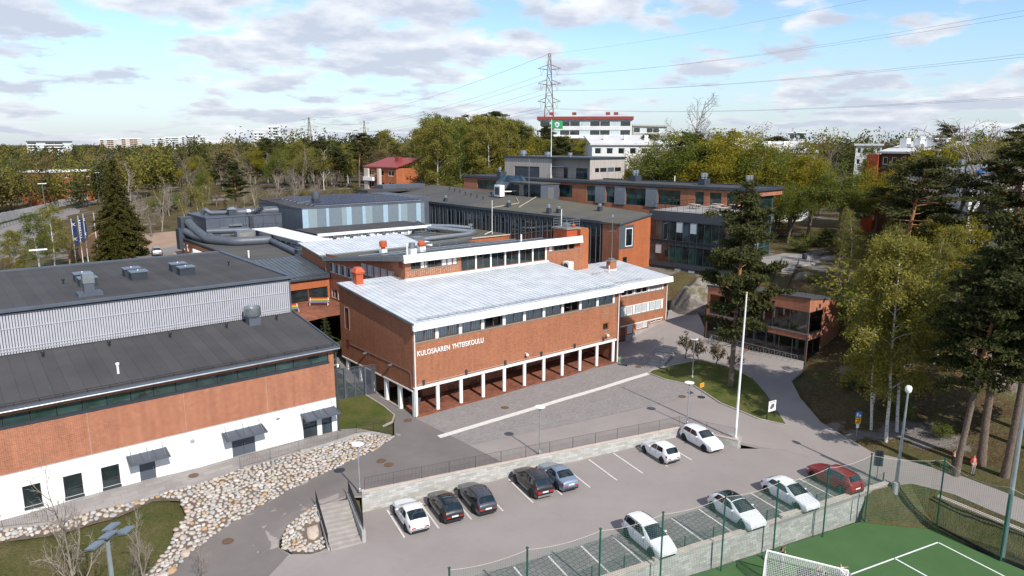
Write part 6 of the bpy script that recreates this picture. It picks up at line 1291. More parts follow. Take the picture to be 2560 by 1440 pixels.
# ------------------------------------------------------------------ poles, lamps, signs, nets
def build_poles():
 def plate_lamp(x,y,z,h,lb):
  t=thing('courtyard_lamp',lb,'street lamp',(x,y,z),0,'disc headed courtyard lamps'); auto_smooth(MB().cyl((0,0,0),(0,0,h-.35),.07,.05,10).lathe([(.11,0),(.11,.25),(.07,.3)],n=10).build('pole',MAT['steelblue'],t))
  auto_smooth(MB().lathe([(.05,h-.36),(.12,h-.3),(.12,h-.12),(.06,h-.1)],n=12).build('lamp_body',MAT['galv'],t)); auto_smooth(MB().lathe([(.1,h-.1),(.45,h-.07),(.46,h-.03),(.1,h)],n=18).build('lamp_disc',MAT['white'],t))
 plate_lamp(3.94,-14.02,.1,4.3,'disc headed lamp on the parking wall between the black cars'); plate_lamp(19.3,-17.95,.1,4.2,'disc headed lamp on the parking wall behind the white crossover'); plate_lamp(-11.4,-10.5,.1,3.95,'disc headed lamp on the parking wall at the top of the steps'); plate_lamp(30.6,-10.05,.25,4.65,'disc headed lamp on the lawn near the tall pine')
 t=thing('flag_pole','tall bare white flagpole at the end of the parking wall','flagpole',(20.1,-22.7,.0)); auto_smooth(MB().cyl((0,0,0),(0,0,13.5),.13,.06,12).build('pole',MAT['white'],t)); MB().lathe([(.28,0),(.28,.12),(.15,.16)],n=14).build('pole_base',MAT['cap'],t); MB().lathe([(.08,13.5),(.1,13.58),(.04,13.66)],n=10).build('finial',MAT['paint_yellow'],t); t.rotation_euler=(R(.2),R(.9),0)
 t=thing('street_lamp','tall grey lamp pole in a concrete foot at the end of the pitch wall','street lamp',(22.98,-35.64,-.65)); auto_smooth(MB().cyl((0,0,.3),(0,0,7.95),.13,.07,10).build('pole',MAT['steelblue'],t)); MB().lathe([(.3,-.6),(.28,.45),(.16,.5)],n=14).build('concrete_foot',MAT['concrete'],t); auto_smooth(MB().lathe([(.1,7.9),(.24,8.05),(.26,8.35),(.16,8.5)],n=12).build('lamp_head',MAT['white'],t)); t.rotation_euler=(0,R(2.2),0)
 t=thing('floodlight_mast','thick grey mast at the corner of the football turf','mast',(21.9,-43.6,-2.1)); auto_smooth(MB().cyl((0,0,-.6),(0,0,14),.19,.11,12).build('pole',MAT['steelblue'],t)); MB().cyl((-.25,0,-.6),(-.25,0,4.5),.07,n=8).build('net_post',MAT['green'],t)
 t=thing('floodlight_mast','grey mast with four flat floodlights at the grassy corner','floodlight',(-29.85,-21.2,-2.3)); auto_smooth(MB().cyl((0,0,0),(0,0,10.2),.17,.1,12).build('pole',MAT['steelblue'],t))
 a=R(38); dx=Vector((math.cos(a),math.sin(a),0))*1; dn=Vector((-dx.y,dx.x,0)); c=Vector((0,0,10.2)); MB().bar(c-dx*1.0,c+dx*1.0,.1).build('cross_arm',MAT['galv'],t)
 for s,dz,o2 in((-.85,.22,-.1),(0,.26,-.05),(.62,.3,.3),(.85,.05,-.3)):
  p=c+dx*s+dn*o2+Vector((0,0,dz)); tl=Vector((0,0,1)); ob=MB().obox((0,0,0),(1,0,0),(0,1,0),(0,0,1),.33,.27,.05); ob.mi=1; ob.obox((0,0,-.07),(1,0,0),(0,1,0),(0,0,1),.28,.2,.04); ob=ob.build('floodlight_head',[MAT['galv'],MAT['black']],t); ob.location=p; ob.rotation_euler=(R(-14),R(-5),a)
  MB().bar(c+dx*s,p,.06).build('bracket',MAT['galv'],t)
 t=thing('yellow_sign','small yellow sign on a weighted post at the lawn kerb','sign',(26.62,-14.2,.02)); MB().cyl((0,0,0),(0,0,1.3),.03,n=6).build('post',MAT['galv'],t); auto_smooth(MB().lathe([(.4,0),(.4,.06),(.1,.12)],n=16).build('weight_base',MAT['black'],t))
 s=MB().box(-.34,.34,-.02,.02,1.15,1.6).build('sign_plate',MAT['sign_yellow'],t); MB().box(-.26,.26,-.027,-.021,1.42,1.46).box(-.26,.2,-.027,-.021,1.3,1.34).build('sign_print',MAT['orange'],s)
 t=thing('notice_board','notice board with a pale site plan on two dark posts at the lawn edge','notice board',(27.3,-21.95,zg(27.3,-21.9)+.05),R(-8)); [MB().box(x-.05,x+.05,-.05,.05,0,1.85).build('post',MAT['dark'],t)for x in(-.6,.6)]; s=MB().box(-.55,.55,-.03,.03,.75,1.8).build('board',MAT['white'],t)
 mb=MB(); [mb.box(a,b,-.038,-.032,c,d)for a,b,c,d in((-.3,.1,1.0,1.3),(-.15,.3,1.3,1.5),(.12,.3,1.1,1.3),(-.45,.45,1.66,1.72))]; mb.build('board_print',MAT['darkclad'],s)
 t=thing('road_sign','post with blue parking sign above yellow plates beside the birches','road sign',(29.75,-29.2,zg(29.75,-29.2)),R(-30)); MB().cyl((0,0,0),(0,0,2.5),.035,n=6).build('post',MAT['galv'],t)
 s=MB().box(-.32,.32,-.06,-.03,1.95,2.5).build('blue_plate',MAT['sign_blue'],t); MB().box(-.22,-.05,-.07,-.061,2.05,2.4).box(.05,.22,-.07,-.061,2.02,2.2).build('sign_print',MAT['white'],s); s=MB().box(-.27,.27,-.06,-.03,1.3,1.92).build('yellow_plate',MAT['sign_yellow'],t); MB().box(-.2,.2,-.07,-.061,1.72,1.78).box(-.2,.2,-.07,-.061,1.55,1.6).box(-.2,.1,-.07,-.061,1.42,1.46).build('sign_print',MAT['black'],s); MB().box(-.14,.14,-.06,-.03,.9,1.27).build('white_plate',MAT['white'],t)
 t=thing('road_sign','back of a tall grey sign on a post behind the red car','road sign',(23.3,-34.0,-.6),R(-55)); MB().cyl((0,0,0),(0,0,2.4),.035,n=6).build('post',MAT['galv'],t); MB().box(-.35,.35,-.03,.0,1.1,2.45).build('sign_plate',MAT['dark'],t)
 N=thing('safety_net','tall green safety net on dark green posts beside the football turf','net')
 posts=[(-14.3,-27.0),(-9.56,-28.2),(-4.67,-29.45),(-.05,-30.6),(5.14,-31.75),(9.75,-32.95),(14.85,-34.0),(19.5,-35.0),(22.96,-38.9),(21.7,-43.5),(22,-50)]; ht=5.75
 for p in posts[:-2]:MB().cyl((*p,PITCH_Z-.2),(*p,PITCH_Z+ht),.06,n=8).box(p[0]-.07,p[0]+.07,p[1]-.07,p[1]+.07,PITCH_Z+ht,PITCH_Z+ht+.05).build('net_post',MAT['green'],N)
 mn=MB(); rope=MB(); g=.14
 for i,(a,b)in enumerate(zip(posts[:-1],posts[1:])):
  a=np.array(a); b=np.array(b); L=np.hypot(*(b-a)); nn=np.array([-(b-a)[1],(b-a)[0]])/L; sag=.22; z1=PITCH_Z+ht-.12 if i<8 else PITCH_Z+ht-.12
  if i>=8:sag=.5
  top=lambda f:z1-sag*4*f*(1-f)*(1 if i!=9 else 1); bow=lambda f,z:nn*(.12*math.sin(math.pi*f)*(1-(z-PITCH_Z)/ht)+.04*math.sin(f*9+i))
  K=12; pts=[(*(a+(b-a)*k/K),top(k/K))for k in range(K+1)]; rope.tube(pts,.014,4)
  nv=int(L/g); t=.0036
  for k in range(nv):
   f=k/nv; p=a+(b-a)*f; q0=p+bow(f,PITCH_Z+.05); q1=p+bow(f,z1); mn.bar((*q0,PITCH_Z+.05),(*q1,top(f)-.06*abs(math.sin(k*.5))),t*2,t*2)
  for z in np.arange(PITCH_Z+.1,z1-.1,g):
   for k in range(8):f0,f1=k/8,(k+1)/8; zz0=min(z,top(f0))if z>z1-.5 else z; zz1=min(z,top(f1))if z>z1-.5 else z; mn.bar((*(a+(b-a)*f0+bow(f0,z)),zz0),(*(a+(b-a)*f1+bow(f1,z)),zz1),t*2,t*2)
 rope.build('net_rope',MAT['cap'],N); o=mn.build('net_mesh',MAT['net'],N); o['kind']='stuff'
 mb=MB(); mb.bar((22.9,-39.1,-2.65),(21.75,-43.4,-2.65),.05,.35); mb.bar((21.75,-43.4,-2.65),(21.9,-52,-2.65),.05,.35); o=mb.build('edge_board',MAT['black']); tag(o,'low black board along the corner edge of the football turf','edge board')
 mb=MB(); mb.bar((24.2,-38.3,-.75),(24.0,-50,-1.5),.12,.12); mb.bar((24.45,-38.3,-.75),(24.25,-50,-1.5),.12,.12); o=mb.build('timber_rail',MAT['cap']); tag(o,'pair of weathered timber rails lying along the dirt bank','timber')
 for x,y,lb in((8.6,-3.4,'rusty manhole cover on the pavers near the white line'),(-.9,-.2,'rusty manhole cover by the white corner pipe'),(-7.3,-6.5,'rear one of two rusty manhole covers on the dark drive'),(-7.2,-7.6,'front one of two rusty manhole covers on the dark drive'),(-20.5,.5,'rusty manhole cover on the slab path'),(-20.8,-8.5,'rusty manhole cover at the foot of the drive'),(25.2,-12.8,'dark manhole cover by the yellow sign'),(29.6,-2.9,'dark manhole cover near the green scooter')):
  o=auto_smooth(MB().lathe([(.01,-.01),(.4,-.01),(.4,.012),(.36,.016),(.01,.016)],n=18).build('manhole_cover',MAT['rust'])); o.location=(x,y,zg(x,y)+.045); tag(o,lb,'manhole cover','manhole covers')
MAT['sign_yellow']=plain('sign_yellow',(.75,.36,.02),.6,var=.05); MAT['sign_blue']=plain('sign_blue',(.02,.15,.42),.5,var=.05); MAT['rust']=plain('rusty_iron',(.13,.075,.045),.8,var=.25,sc=5); MAT['net']=plain('net_twine',(.09,.19,.15),.7,var=.1)
build_poles()
# ------------------------------------------------------------------ cars
def car_paint(name,c,metal=.0,rough=.32):
 t=NT(name); d=t.noise(2.5,4); m=t.fin(t.mix(t.rng(d,.45,.8,0,.12),c,tuple(x*.7+.02 for x in c)),rough,metal,spec=.5)
 try:t.b.inputs['Coat Weight'].default_value=.6; t.b.inputs['Coat Roughness'].default_value=.06
 except Exception:pass
 return m
MAT['tyre']=plain('tyre_rubber',(.016,.016,.017),.85); MAT['rim']=plain('alloy_rim',(.38,.39,.40),.35,.7); MAT['carglass']=glass_mat('car_glass',(.008,.014,.016),.04,False); MAT['chrome']=plain('chrome_trim',(.6,.6,.6),.2,.9)
MAT['tail']=plain('tail_lamp',(.38,.012,.012),.25,spec=.8); MAT['headlamp']=plain('head_lamp',(.62,.66,.70),.15,spec=.9); MAT['plate']=plain('number_plate',(.72,.73,.72),.6,var=.03); MAT['plastic']=plain('black_plastic',(.022,.022,.024),.6); MAT['underbody']=plain('underbody',(.01,.01,.01),.9)
TYPES={'fastback':dict(L=4.47,W=1.82,wb=2.70,ax=.88,top=[(0,.52),(.05,.72),(.35,.80),(1.2,.97),(1.38,1.02),(2.05,1.36),(2.5,1.44),(3.0,1.43),(3.6,1.30),(4.1,1.10),(4.36,1.02),(4.42,.82),(4.47,.5)],belt=[(0,.55),(1.2,.86),(3.9,.98),(4.47,.8)],ws=(1.32,2.12),rw=(3.2,4.12),side=(1.75,3.55)),'hatch':dict(L=4.26,W=1.79,wb=2.63,ax=.86,top=[(0,.5),(.05,.70),(.3,.78),(1.1,.98),(1.25,1.02),(1.95,1.40),(2.4,1.47),(3.2,1.46),(3.75,1.38),(4.05,1.05),(4.18,.92),(4.24,.75),(4.26,.48)],belt=[(0,.56),(1.1,.9),(3.7,1.0),(4.26,.85)],ws=(1.2,2.0),rw=(3.72,4.08),side=(1.65,3.55)),'suv':dict(L=4.45,W=1.84,wb=2.68,ax=.88,top=[(0,.6),(.05,.84),(.3,.95),(1.1,1.10),(1.28,1.15),(1.95,1.56),(2.4,1.63),(3.4,1.61),(3.95,1.53),(4.22,1.16),(4.36,1.04),(4.42,.85),(4.45,.55)],belt=[(0,.68),(1.1,1.03),(3.9,1.12),(4.45,.95)],ws=(1.22,2.0),rw=(3.92,4.24),side=(1.7,3.8)),'sedan':dict(L=4.52,W=1.75,wb=2.60,ax=.9,top=[(0,.48),(.06,.68),(.35,.76),(1.25,.95),(1.4,.99),(2.1,1.36),(2.5,1.42),(3.0,1.40),(3.35,1.28),(3.78,1.03),(4.0,1.0),(4.4,.97),(4.48,.8),(4.52,.48)],belt=[(0,.54),(1.25,.87),(3.8,.96),(4.52,.82)],ws=(1.35,2.16),rw=(3.12,3.8),side=(1.8,3.4)),'estate':dict(L=4.6,W=1.81,wb=2.68,ax=.88,top=[(0,.52),(.05,.72),(.35,.80),(1.2,.99),(1.36,1.03),(2.02,1.42),(2.5,1.49),(3.6,1.47),(4.05,1.40),(4.38,1.06),(4.52,.94),(4.58,.75),(4.6,.48)],belt=[(0,.56),(1.2,.9),(4.0,1.0),(4.6,.85)],ws=(1.3,2.08),rw=(4.02,4.4),side=(1.75,4.0)),'mpv':dict(L=4.53,W=1.83,wb=2.79,ax=.86,top=[(0,.56),(.05,.78),(.3,.88),(.95,1.06),(1.12,1.12),(2.0,1.58),(2.5,1.66),(3.6,1.64),(4.1,1.55),(4.35,1.15),(4.46,1.0),(4.51,.8),(4.53,.5)],belt=[(0,.62),(1.0,.98),(4.0,1.08),(4.53,.9)],ws=(1.08,2.06),rw=(4.07,4.37),side=(1.5,4.15)),'crossover':dict(L=4.64,W=1.89,wb=3.0,ax=.84,top=[(0,.58),(.05,.80),(.3,.88),(1.05,1.04),(1.2,1.08),(2.1,1.50),(2.6,1.60),(3.4,1.57),(3.9,1.42),(4.3,1.16),(4.52,1.05),(4.6,.85),(4.64,.52)],belt=[(0,.64),(1.1,.98),(4.0,1.08),(4.64,.9)],ws=(1.15,2.15),rw=(3.8,4.34),side=(1.6,3.85)),}
WHEELS={}
def wheel_mesh(r):
 if r in WHEELS:return WHEELS[r]
 t=MB().lathe([(r*.55,-.11),(r*.92,-.115),(r,-.07),(r,.07),(r*.92,.115),(r*.55,.11)],n=20,ax='y').mesh('tyre',MAT['tyre'],True)
 m=MB(); m.lathe([(.02,.085),(r*.2,.09),(r*.22,.075),(.02,.05)],n=10,ax='y')
 for k in range(5):
  a=2*math.pi*k/5; m.obox((math.cos(a)*r*.38,.082,math.sin(a)*r*.38),(math.cos(a),0,math.sin(a)),(0,1,0),(-math.sin(a),0,math.cos(a)),r*.24,.012,r*.085)
 m.lathe([(r*.55,.06),(r*.64,.1),(r*.58,.105),(r*.52,.07)],n=20,ax='y'); m=m.mesh('rim',MAT['rim'],False)
 d=MB().lathe([(.01,.03),(r*.6,.03),(r*.6,.045),(.01,.045)],n=16,ax='y').mesh('brake_disc',MAT['plastic'])
 WHEELS[r]=(t,m,d); return WHEELS[r]
def make_car(label,kind,paint,loc,heading,roof=None,rails=None,rear_dark=False,plate=True,group='cars parked in the bays',lower=None,tail='wide',facing='rear'):
 """heading: direction of the car's nose (2D)"""
 K=TYPES[kind]; L,Wd=K['L'],K['W']/2; T=thing('parked_car',label,'car',loc,math.atan2(heading[1],heading[0])-math.pi,group)
 tx=np.array([p[0]for p in K['top']]); tz=np.array([p[1]for p in K['top']]); bx=[p[0]for p in K['belt']]; bz=[p[1]for p in K['belt']]
 def ztop(x):
  return float(np.interp(x,tx,tz))
 def zbelt(x):return min(float(np.interp(x,bx,bz)),ztop(x)-.03)
 def plan(x):
  t=(x-L/2)/(L/2); return Wd*(1-.16*abs(t)**5-.05*abs(t)**2)
 wr=.36 if kind in('suv','mpv','crossover')else .325
 def sect(x,s):
  """s 0..1 sill, 1..2 lower side, 2..3 shoulder, 3..4 greenhouse, 4..5 roof half"""
  w=plan(x); zt,zb=ztop(x),zbelt(x); end=min(1,min(x,L-x)/.16); z0=.2+.14*(1-end)
  gh=max(0.,zt-zb-.04); f=min(1,gh/.42)
  pts=[(w*.90,z0),(w*.985,z0+.17),(w,(z0+zb)*.55),(w*(.965-.03*f),zb),(w*(.9-.185*f),zt-.05*f-.012),(w*.45,zt+.0*f),(0,zt+.012)]
  i=min(int(s),5); g=s-i; a,b=pts[i],pts[i+1]; return a[0]+(b[0]-a[0])*g,a[1]+(b[1]-a[1])*g
 xs=sorted(set([0,.03,.08,.16,.3]+list(np.linspace(.45,L-.45,24))+[L-.3,L-.16,L-.08,L-.03,L])|set(K['ws'])|set(K['rw']))
 ss=[0,.5,1,1.5,2,2.5,2.97,3.03,3.5,3.95,4.05,4.5,5,5.5,6]; ns=len(ss)
 vs=[]; fs=[]
 for x in xs:
  row=[(x,*sect(x,s))for s in ss]; full=[(p[0],-p[1],p[2])for p in row]+[(p[0],p[1],p[2])for p in row[-2::-1]]; vs+=full
 m=2*ns-1
 for i in range(len(xs)-1):
  for j in range(m-1):fs.append((i*m+j,(i+1)*m+j,(i+1)*m+j+1,i*m+j+1))
 fs+=[tuple(range(m)),tuple(range((len(xs)-1)*m,len(xs)*m))[::-1]]
 for i in range(len(xs)-1):fs.append((i*m,i*m+m-1,(i+1)*m+m-1,(i+1)*m))
 body=MB().add([(v[0]-L/2,v[1],v[2])for v in vs],fs).build('body',[paint],T,True)
 try:body.data.set_sharp_from_angle(angle=R(38))
 except Exception:pass
 def surf(x,s,side,off=.012):
  y,z=sect(x,s); e=.04; y1,z1=sect(x,min(6,s+e)); y0,z0=sect(x,max(0,s-e)); ty,tzz=y1-y0,z1-z0; n=Vector((0,-tzz,ty));
  xa=max(0,x-.04); xb=min(L,x+.04); ya,za=sect(xa,s); yb,zb=sect(xb,s); tv=Vector((xb-xa,yb-ya,zb-za)); tu=Vector((0,ty,tzz)); nn=tu.cross(tv)
  if nn.length>1e-9:nn.normalize()
  if nn.z<0 or(abs(nn.z)<.2 and nn.y<0):nn=-nn
  p=Vector((x,y,z))+nn*off; return(p.x-L/2,p.y*side,p.z)
 def strip(name,x0,x1,s0,s1,mat,both=False,nx=6,nsn=4,fx0=None,fx1=None,off=.012,parent=T,sides=(1,-1)):
  """patch of the body surface; fx0/fx1 give x limits depending on s"""
  for sd in sides:
   mb=MB(); V=[]
   for i in range(nx+1):
    for j in range(nsn+1):
     s=s0+(s1-s0)*j/nsn; a=fx0(s)if fx0 else x0; b=fx1(s)if fx1 else x1; V.append(surf(a+(b-a)*i/nx,s,sd,off))
   F=[(i*(nsn+1)+j,(i+1)*(nsn+1)+j,(i+1)*(nsn+1)+j+1,i*(nsn+1)+j+1)for i in range(nx)for j in range(nsn)]
   if sd<0:F=[f[::-1]for f in F]
   mb.add(V,F); mb.build(name,mat,parent,True)
 G=MAT['carglass']; a,b=K['side']; w0,w1=K['ws']; r0,r1=K['rw']
 mid=(a+b)/2+.05
 strip('side_window',a,mid-.03,3.1,3.92,G,fx0=lambda s:a+.02+(w1-w0)*.62*(s-3.1)/.82,fx1=lambda s:mid-.03); strip('side_window',mid+.03,b,3.1,3.92,G,fx0=lambda s:mid+.03,fx1=lambda s:b-(.3 if kind in('fastback','sedan','crossover')else .14)*(s-3.1)/.82)
 if kind in('mpv','estate','suv'):
  strip('quarter_window',b+.06,r0,3.15,3.9,G,fx0=lambda s:b+.06-.1*(s-3.1),fx1=lambda s:r0-.02-.12*(s-3.1),nx=3)
 def screen(name,x0,x1,mat,wmax=.93,off=.014,zlo=None):
  mb=MB(); nx,ny=6,10; V=[]
  for i in range(nx+1):
   x=x0+(x1-x0)*i/nx
   for j in range(-ny//2,ny//2+1):
    k=abs(j)/(ny/2); smax=3.97; y5,z5=sect(x,smax); s=6-(6-4.0)*k*wmax
    p=surf(x,s,1 if j>=0 else-1,off); V.append(p)
  q=ny+1; F=[(i*q+j,i*q+j+1,(i+1)*q+j+1,(i+1)*q+j)for i in range(nx)for j in range(ny)]
  return mb.add(V,F).build(name,mat,T,True)
 screen('windscreen',w0+.03,w1-.02,G); screen('rear_window',r0+.02,r1-.02,G)
 if roof is not None:screen('roof_panel',w1+.06,r0-.06,roof,.86)
 if rails is not None:
  for sd in(1,-1):MB().tube([surf(w1+.2,4.05,sd,.03),surf((w1+r0)/2,4.05,sd,.065),surf(r0-.15,4.05,sd,.03)],.02,5).build('roof_rail',rails,T)
 zr=zbelt(L-.12)
 strip('tail_lamp',L-.25,L-.05,2.35 if tail!='tall' else 1.9,2.95,MAT['tail'],nx=3,nsn=3,off=.014)
 mb=MB(); ye=plan(L)*.93
 for sd in(1,-1):
  y0,y1=ye*.52*sd,ye*.99*sd; zz=ztop(L-.06)-.09; hh=.07 if tail!='tall' else .16
  mb.box(L/2-.05,L/2+.012,min(y0,y1),max(y0,y1),zz-.14-hh,zz-.12+.0)
 mb.build('tail_lamp',MAT['tail'],T)
 if plate:MB().box(L/2-.01,L/2+.022,-.26,.26,.60 if kind!='sedan' else .66,.71 if kind!='sedan' else .77).build('number_plate',MAT['plate'],T); MB().box(-L/2-.022,-L/2+.01,-.26,.26,.40,.51).build('number_plate',MAT['plate'],T)
 MB().box(L/2-.1,L/2+.012,-Wd*.72,Wd*.72,.27,.42).build('rear_bumper',lower or MAT['plastic'],T)
 MB().box(-L/2-.012,-L/2+.1,-Wd*.62,Wd*.62,.26,.38).build('grille',MAT['plastic'],T)
 if rear_dark:screen('tailgate_panel',r1-.02,L-.14,MAT['plastic'],.8,.013)
 strip('head_lamp',.05,.42,2.5,3.0,MAT['headlamp'],nx=4,nsn=3,off=.014,fx0=lambda s:.05+.08*(3-s),fx1=lambda s:.36+.12*(s-2.5))
 tm,rm,dm=wheel_mesh(wr)
 for x in(K['ax'],K['ax']+K['wb']):
  for sd in(1,-1):
   yy=plan(x)
   arch=MB(); n=14; ring=[(math.cos(math.pi*i/n)*(wr+.055),math.sin(math.pi*i/n)*(wr+.055))for i in range(n+1)]
   V=[];
   for(cx,cz)in[(wr+.055,-.1)]+ring+[(-wr-.055,-.1)]:
    zz=wr+cz;
    zz2=max(zz,.16); y=yy*.985 if zz2>.55 else yy*.97
    V.append((x-L/2+cx,(yy+.006)*sd,zz2))
   F=tuple(range(len(V))); arch.add(V,[F if sd<0 else F[::-1]]); arch.build('wheel_arch',MAT['underbody'],T)
   w=bpy.data.objects.new('wheel',tm); link(w,T); w.location=(x-L/2,(yy-.085)*sd,wr); w.rotation_euler=(0,0,0 if sd>0 else math.pi)
   for nm,me in(('rim',rm),('brake_disc',dm)):link(bpy.data.objects.new(nm,me),w)
 for sd in(1,-1):
  p=Vector(surf(a+.12,3.08,sd,.02)); e=MB().lathe([(.02,-.075),(.1,-.06),(.125,0),(.1,.05),(.02,.07)],n=8); e=e.build('wing_mirror',paint,T,True); e.location=p+Vector((0,.09*sd,.05)); e.scale=(.75,1.0,.9)
  for xx in(mid-.25,b-.25):q=Vector(surf(xx,2.75,sd,.02)); MB().box(q.x-.1,q.x+.1,q.y-.012,q.y+.012,q.z-.015,q.z+.015).build('door_handle',paint,T)
  mb=MB()
  for xx in(a+.16,mid,b-.02):
   P=[Vector(surf(xx,s,sd,.006))for s in(.6,1.2,2,2.6,3)]
   for u,v in zip(P[:-1],P[1:]):mb.bar(u,v,.012,.008,up=(0,1,0))
  mb.build('door_seam',MAT['plastic'],T)
 return T
def pk_at(x,y):return(x,y,zp1(x,y)+.015)
UPN=-BV
def build_cars():
 white=car_paint('white_car_paint',(.74,.75,.76)); black=car_paint('black_car_paint',(.014,.014,.015)); grey=car_paint('dark_grey_car_paint',(.055,.06,.07),.3); blue=car_paint('blue_grey_car_paint',(.22,.28,.36),.4); red=car_paint('red_car_paint',(.24,.012,.014)); gold=car_paint('silver_car_paint',(.42,.41,.38),.5)
 def bay(k,row):
  if row==0:p=np.array([-9.75,-11.6])+BU*2.62*(k+.5)+BV*2.55
  else:p=np.array([-7.06,-23.9])+BU*2.63*(k+.5)+BV*1.9
  return p
 SPOT=[(-9.21,-14.33),(-6.51,-14.9),(-3.94,-15.5),(.98,-16.5),(3.3,-17.0),(13.25,-19.6),(18.0,-20.5),(1.78,-28.0),(9.4,-29.95),(14.71,-31.2),(19.7,-32.2)]
 def put(lab,kind,paint,k,row,nose_up,dv=0.,**kw):
  p=np.array(SPOT.pop(0)); h=UPN if nose_up else BV; return make_car(lab,kind,paint,pk_at(*p),h,**kw)
 put('white fastback car parked nose to the wall beside the steps','fastback',white,0,0,True,.2)
 put('black hatchback between the white fastback and dark grey estate','hatch',black,1,0,True,-.1,roof=MAT['carglass'])
 put('dark grey estate car with roof rails next to the black hatchback','estate',grey,2,0,True,-.1,rails=MAT['plastic'])
 put('black compact SUV with silver roof rails below the middle lamp','suv',black,4,0,True,-.15,rails=MAT['chrome'],tail='tall',lower=MAT['chrome'])
 put('blue grey sedan parked right beside the black compact SUV','sedan',blue,5,0,True,-.3)
 put('small white hatchback with black tailgate, parked alone in its row','hatch',white,8,0,True,.1,rear_dark=True).scale=(.93,.96,1.0)
 put('white crossover parked nose out in the corner under the railing','suv',white,9,0,False,.25).scale=(1,.97,.93)
 put('white people carrier nose to the pitch wall, nearest the camera','mpv',white,3,1,False,-.75,rails=MAT['plastic'])
 put('white crossover with black glass roof in the middle of the lower row','crossover',white,5,1,False,-.7,roof=MAT['carglass'])
 put('white coupe styled car left of the red SUV in the lower row','crossover',white,7,1,False,-.45).scale=(1,.97,.95)
 put('dark red SUV at the far end of the lower row behind the net','suv',red,9,1,True,.1,rails=MAT['galv'],tail='tall')
 make_car('silver car parked behind the brick service building','suv',gold,(-1.2,91.5,zg(-1.2,91.5)+.32),(.2,1),group=None)
build_cars()
# ------------------------------------------------------------------ trees
def leaf_mat(name,c1,c2,trans=.35,c3=None):
 t=NT(name); t.n.remove(t.b); oi=t.new('ShaderNodeObjectInfo'); f=t.noise(.55,3); g=t.noise(4.5,2)
 col=t.mix(t.math('ADD',t.math('MULTIPLY',oi.outputs['Random'],.55),t.rng(f,.3,.7,0,.45),clamp=True),c1,c2); col=t.mix(t.rng(g,.35,.7,0,.5),col,tuple(x*.6 for x in c1))
 if c3:col=t.mix(t.rng(t.noise(1.7,2),.55,.7,0,.7),col,c3)
 d=t.new('ShaderNodeBsdfDiffuse'); t.l.new(col,d.inputs[0]); tr=t.new('ShaderNodeBsdfTranslucent'); t.l.new(col,tr.inputs[0]); m=t.new('ShaderNodeMixShader'); m.inputs[0].default_value=trans; t.l.new(d.outputs[0],m.inputs[1]); t.l.new(tr.outputs[0],m.inputs[2]); t.l.new(m.outputs[0],t.out.inputs[0]); return t.mat
MAT['pine_leaf']=leaf_mat('pine_needles',(.06,.07,.026),(.10,.10,.04),.3); MAT['spruce_leaf']=leaf_mat('spruce_needles',(.075,.073,.02),(.105,.095,.026),.3); MAT['birch_leaf']=leaf_mat('birch_leaves',(.25,.24,.05),(.32,.28,.065),.5); MAT['maple_leaf']=leaf_mat('maple_leaves',(.28,.25,.03),(.33,.27,.04),.5,(.2,.2,.04))
MAT['green_leaf']=leaf_mat('fresh_leaves',(.13,.17,.035),(.2,.215,.045),.5); MAT['brown_leaf']=leaf_mat('budding_leaves',(.19,.13,.05),(.23,.18,.065),.4); MAT['thuja_leaf']=leaf_mat('thuja_leaves',(.055,.058,.012),(.07,.07,.015),.15); MAT['twig']=plain('twig_bark',(.19,.15,.115),.9,var=.2); MAT['dark_leaf']=leaf_mat('dark_leaves',(.055,.066,.026),(.085,.09,.034),.3)
t=NT('birch_bark'); mp=t.new('ShaderNodeMapping'); mp.inputs['Scale'].default_value=(3,3,7); t.l.new(t.geo.outputs['Position'],mp.inputs[0]); MAT['birch_bark']=t.fin(t.mix(t.rng(t.noise(1.6,4,vec=mp.outputs[0]),.56,.64),(.62,.59,.54),(.09,.075,.06)),.8)
t=NT('pine_bark'); MAT['pine_bark']=t.fin(t.mix(t.rng(t.noise(6,4),.3,.7),(.09,.065,.048),(.20,.145,.11)),.95,bump=t.noise(9,4),bs=.8,bd=.05); t=NT('pine_bark_orange'); MAT['pine_orange']=t.fin(t.mix(t.rng(t.noise(6,4),.3,.7),(.25,.11,.05),(.36,.18,.09)),.9)
MAT['bare_bark']=plain('bare_bark',(.27,.23,.19),.9,var=.2,sc=4); MAT['grey_bark']=plain('grey_bark',(.17,.14,.115),.9,var=.25,sc=4)
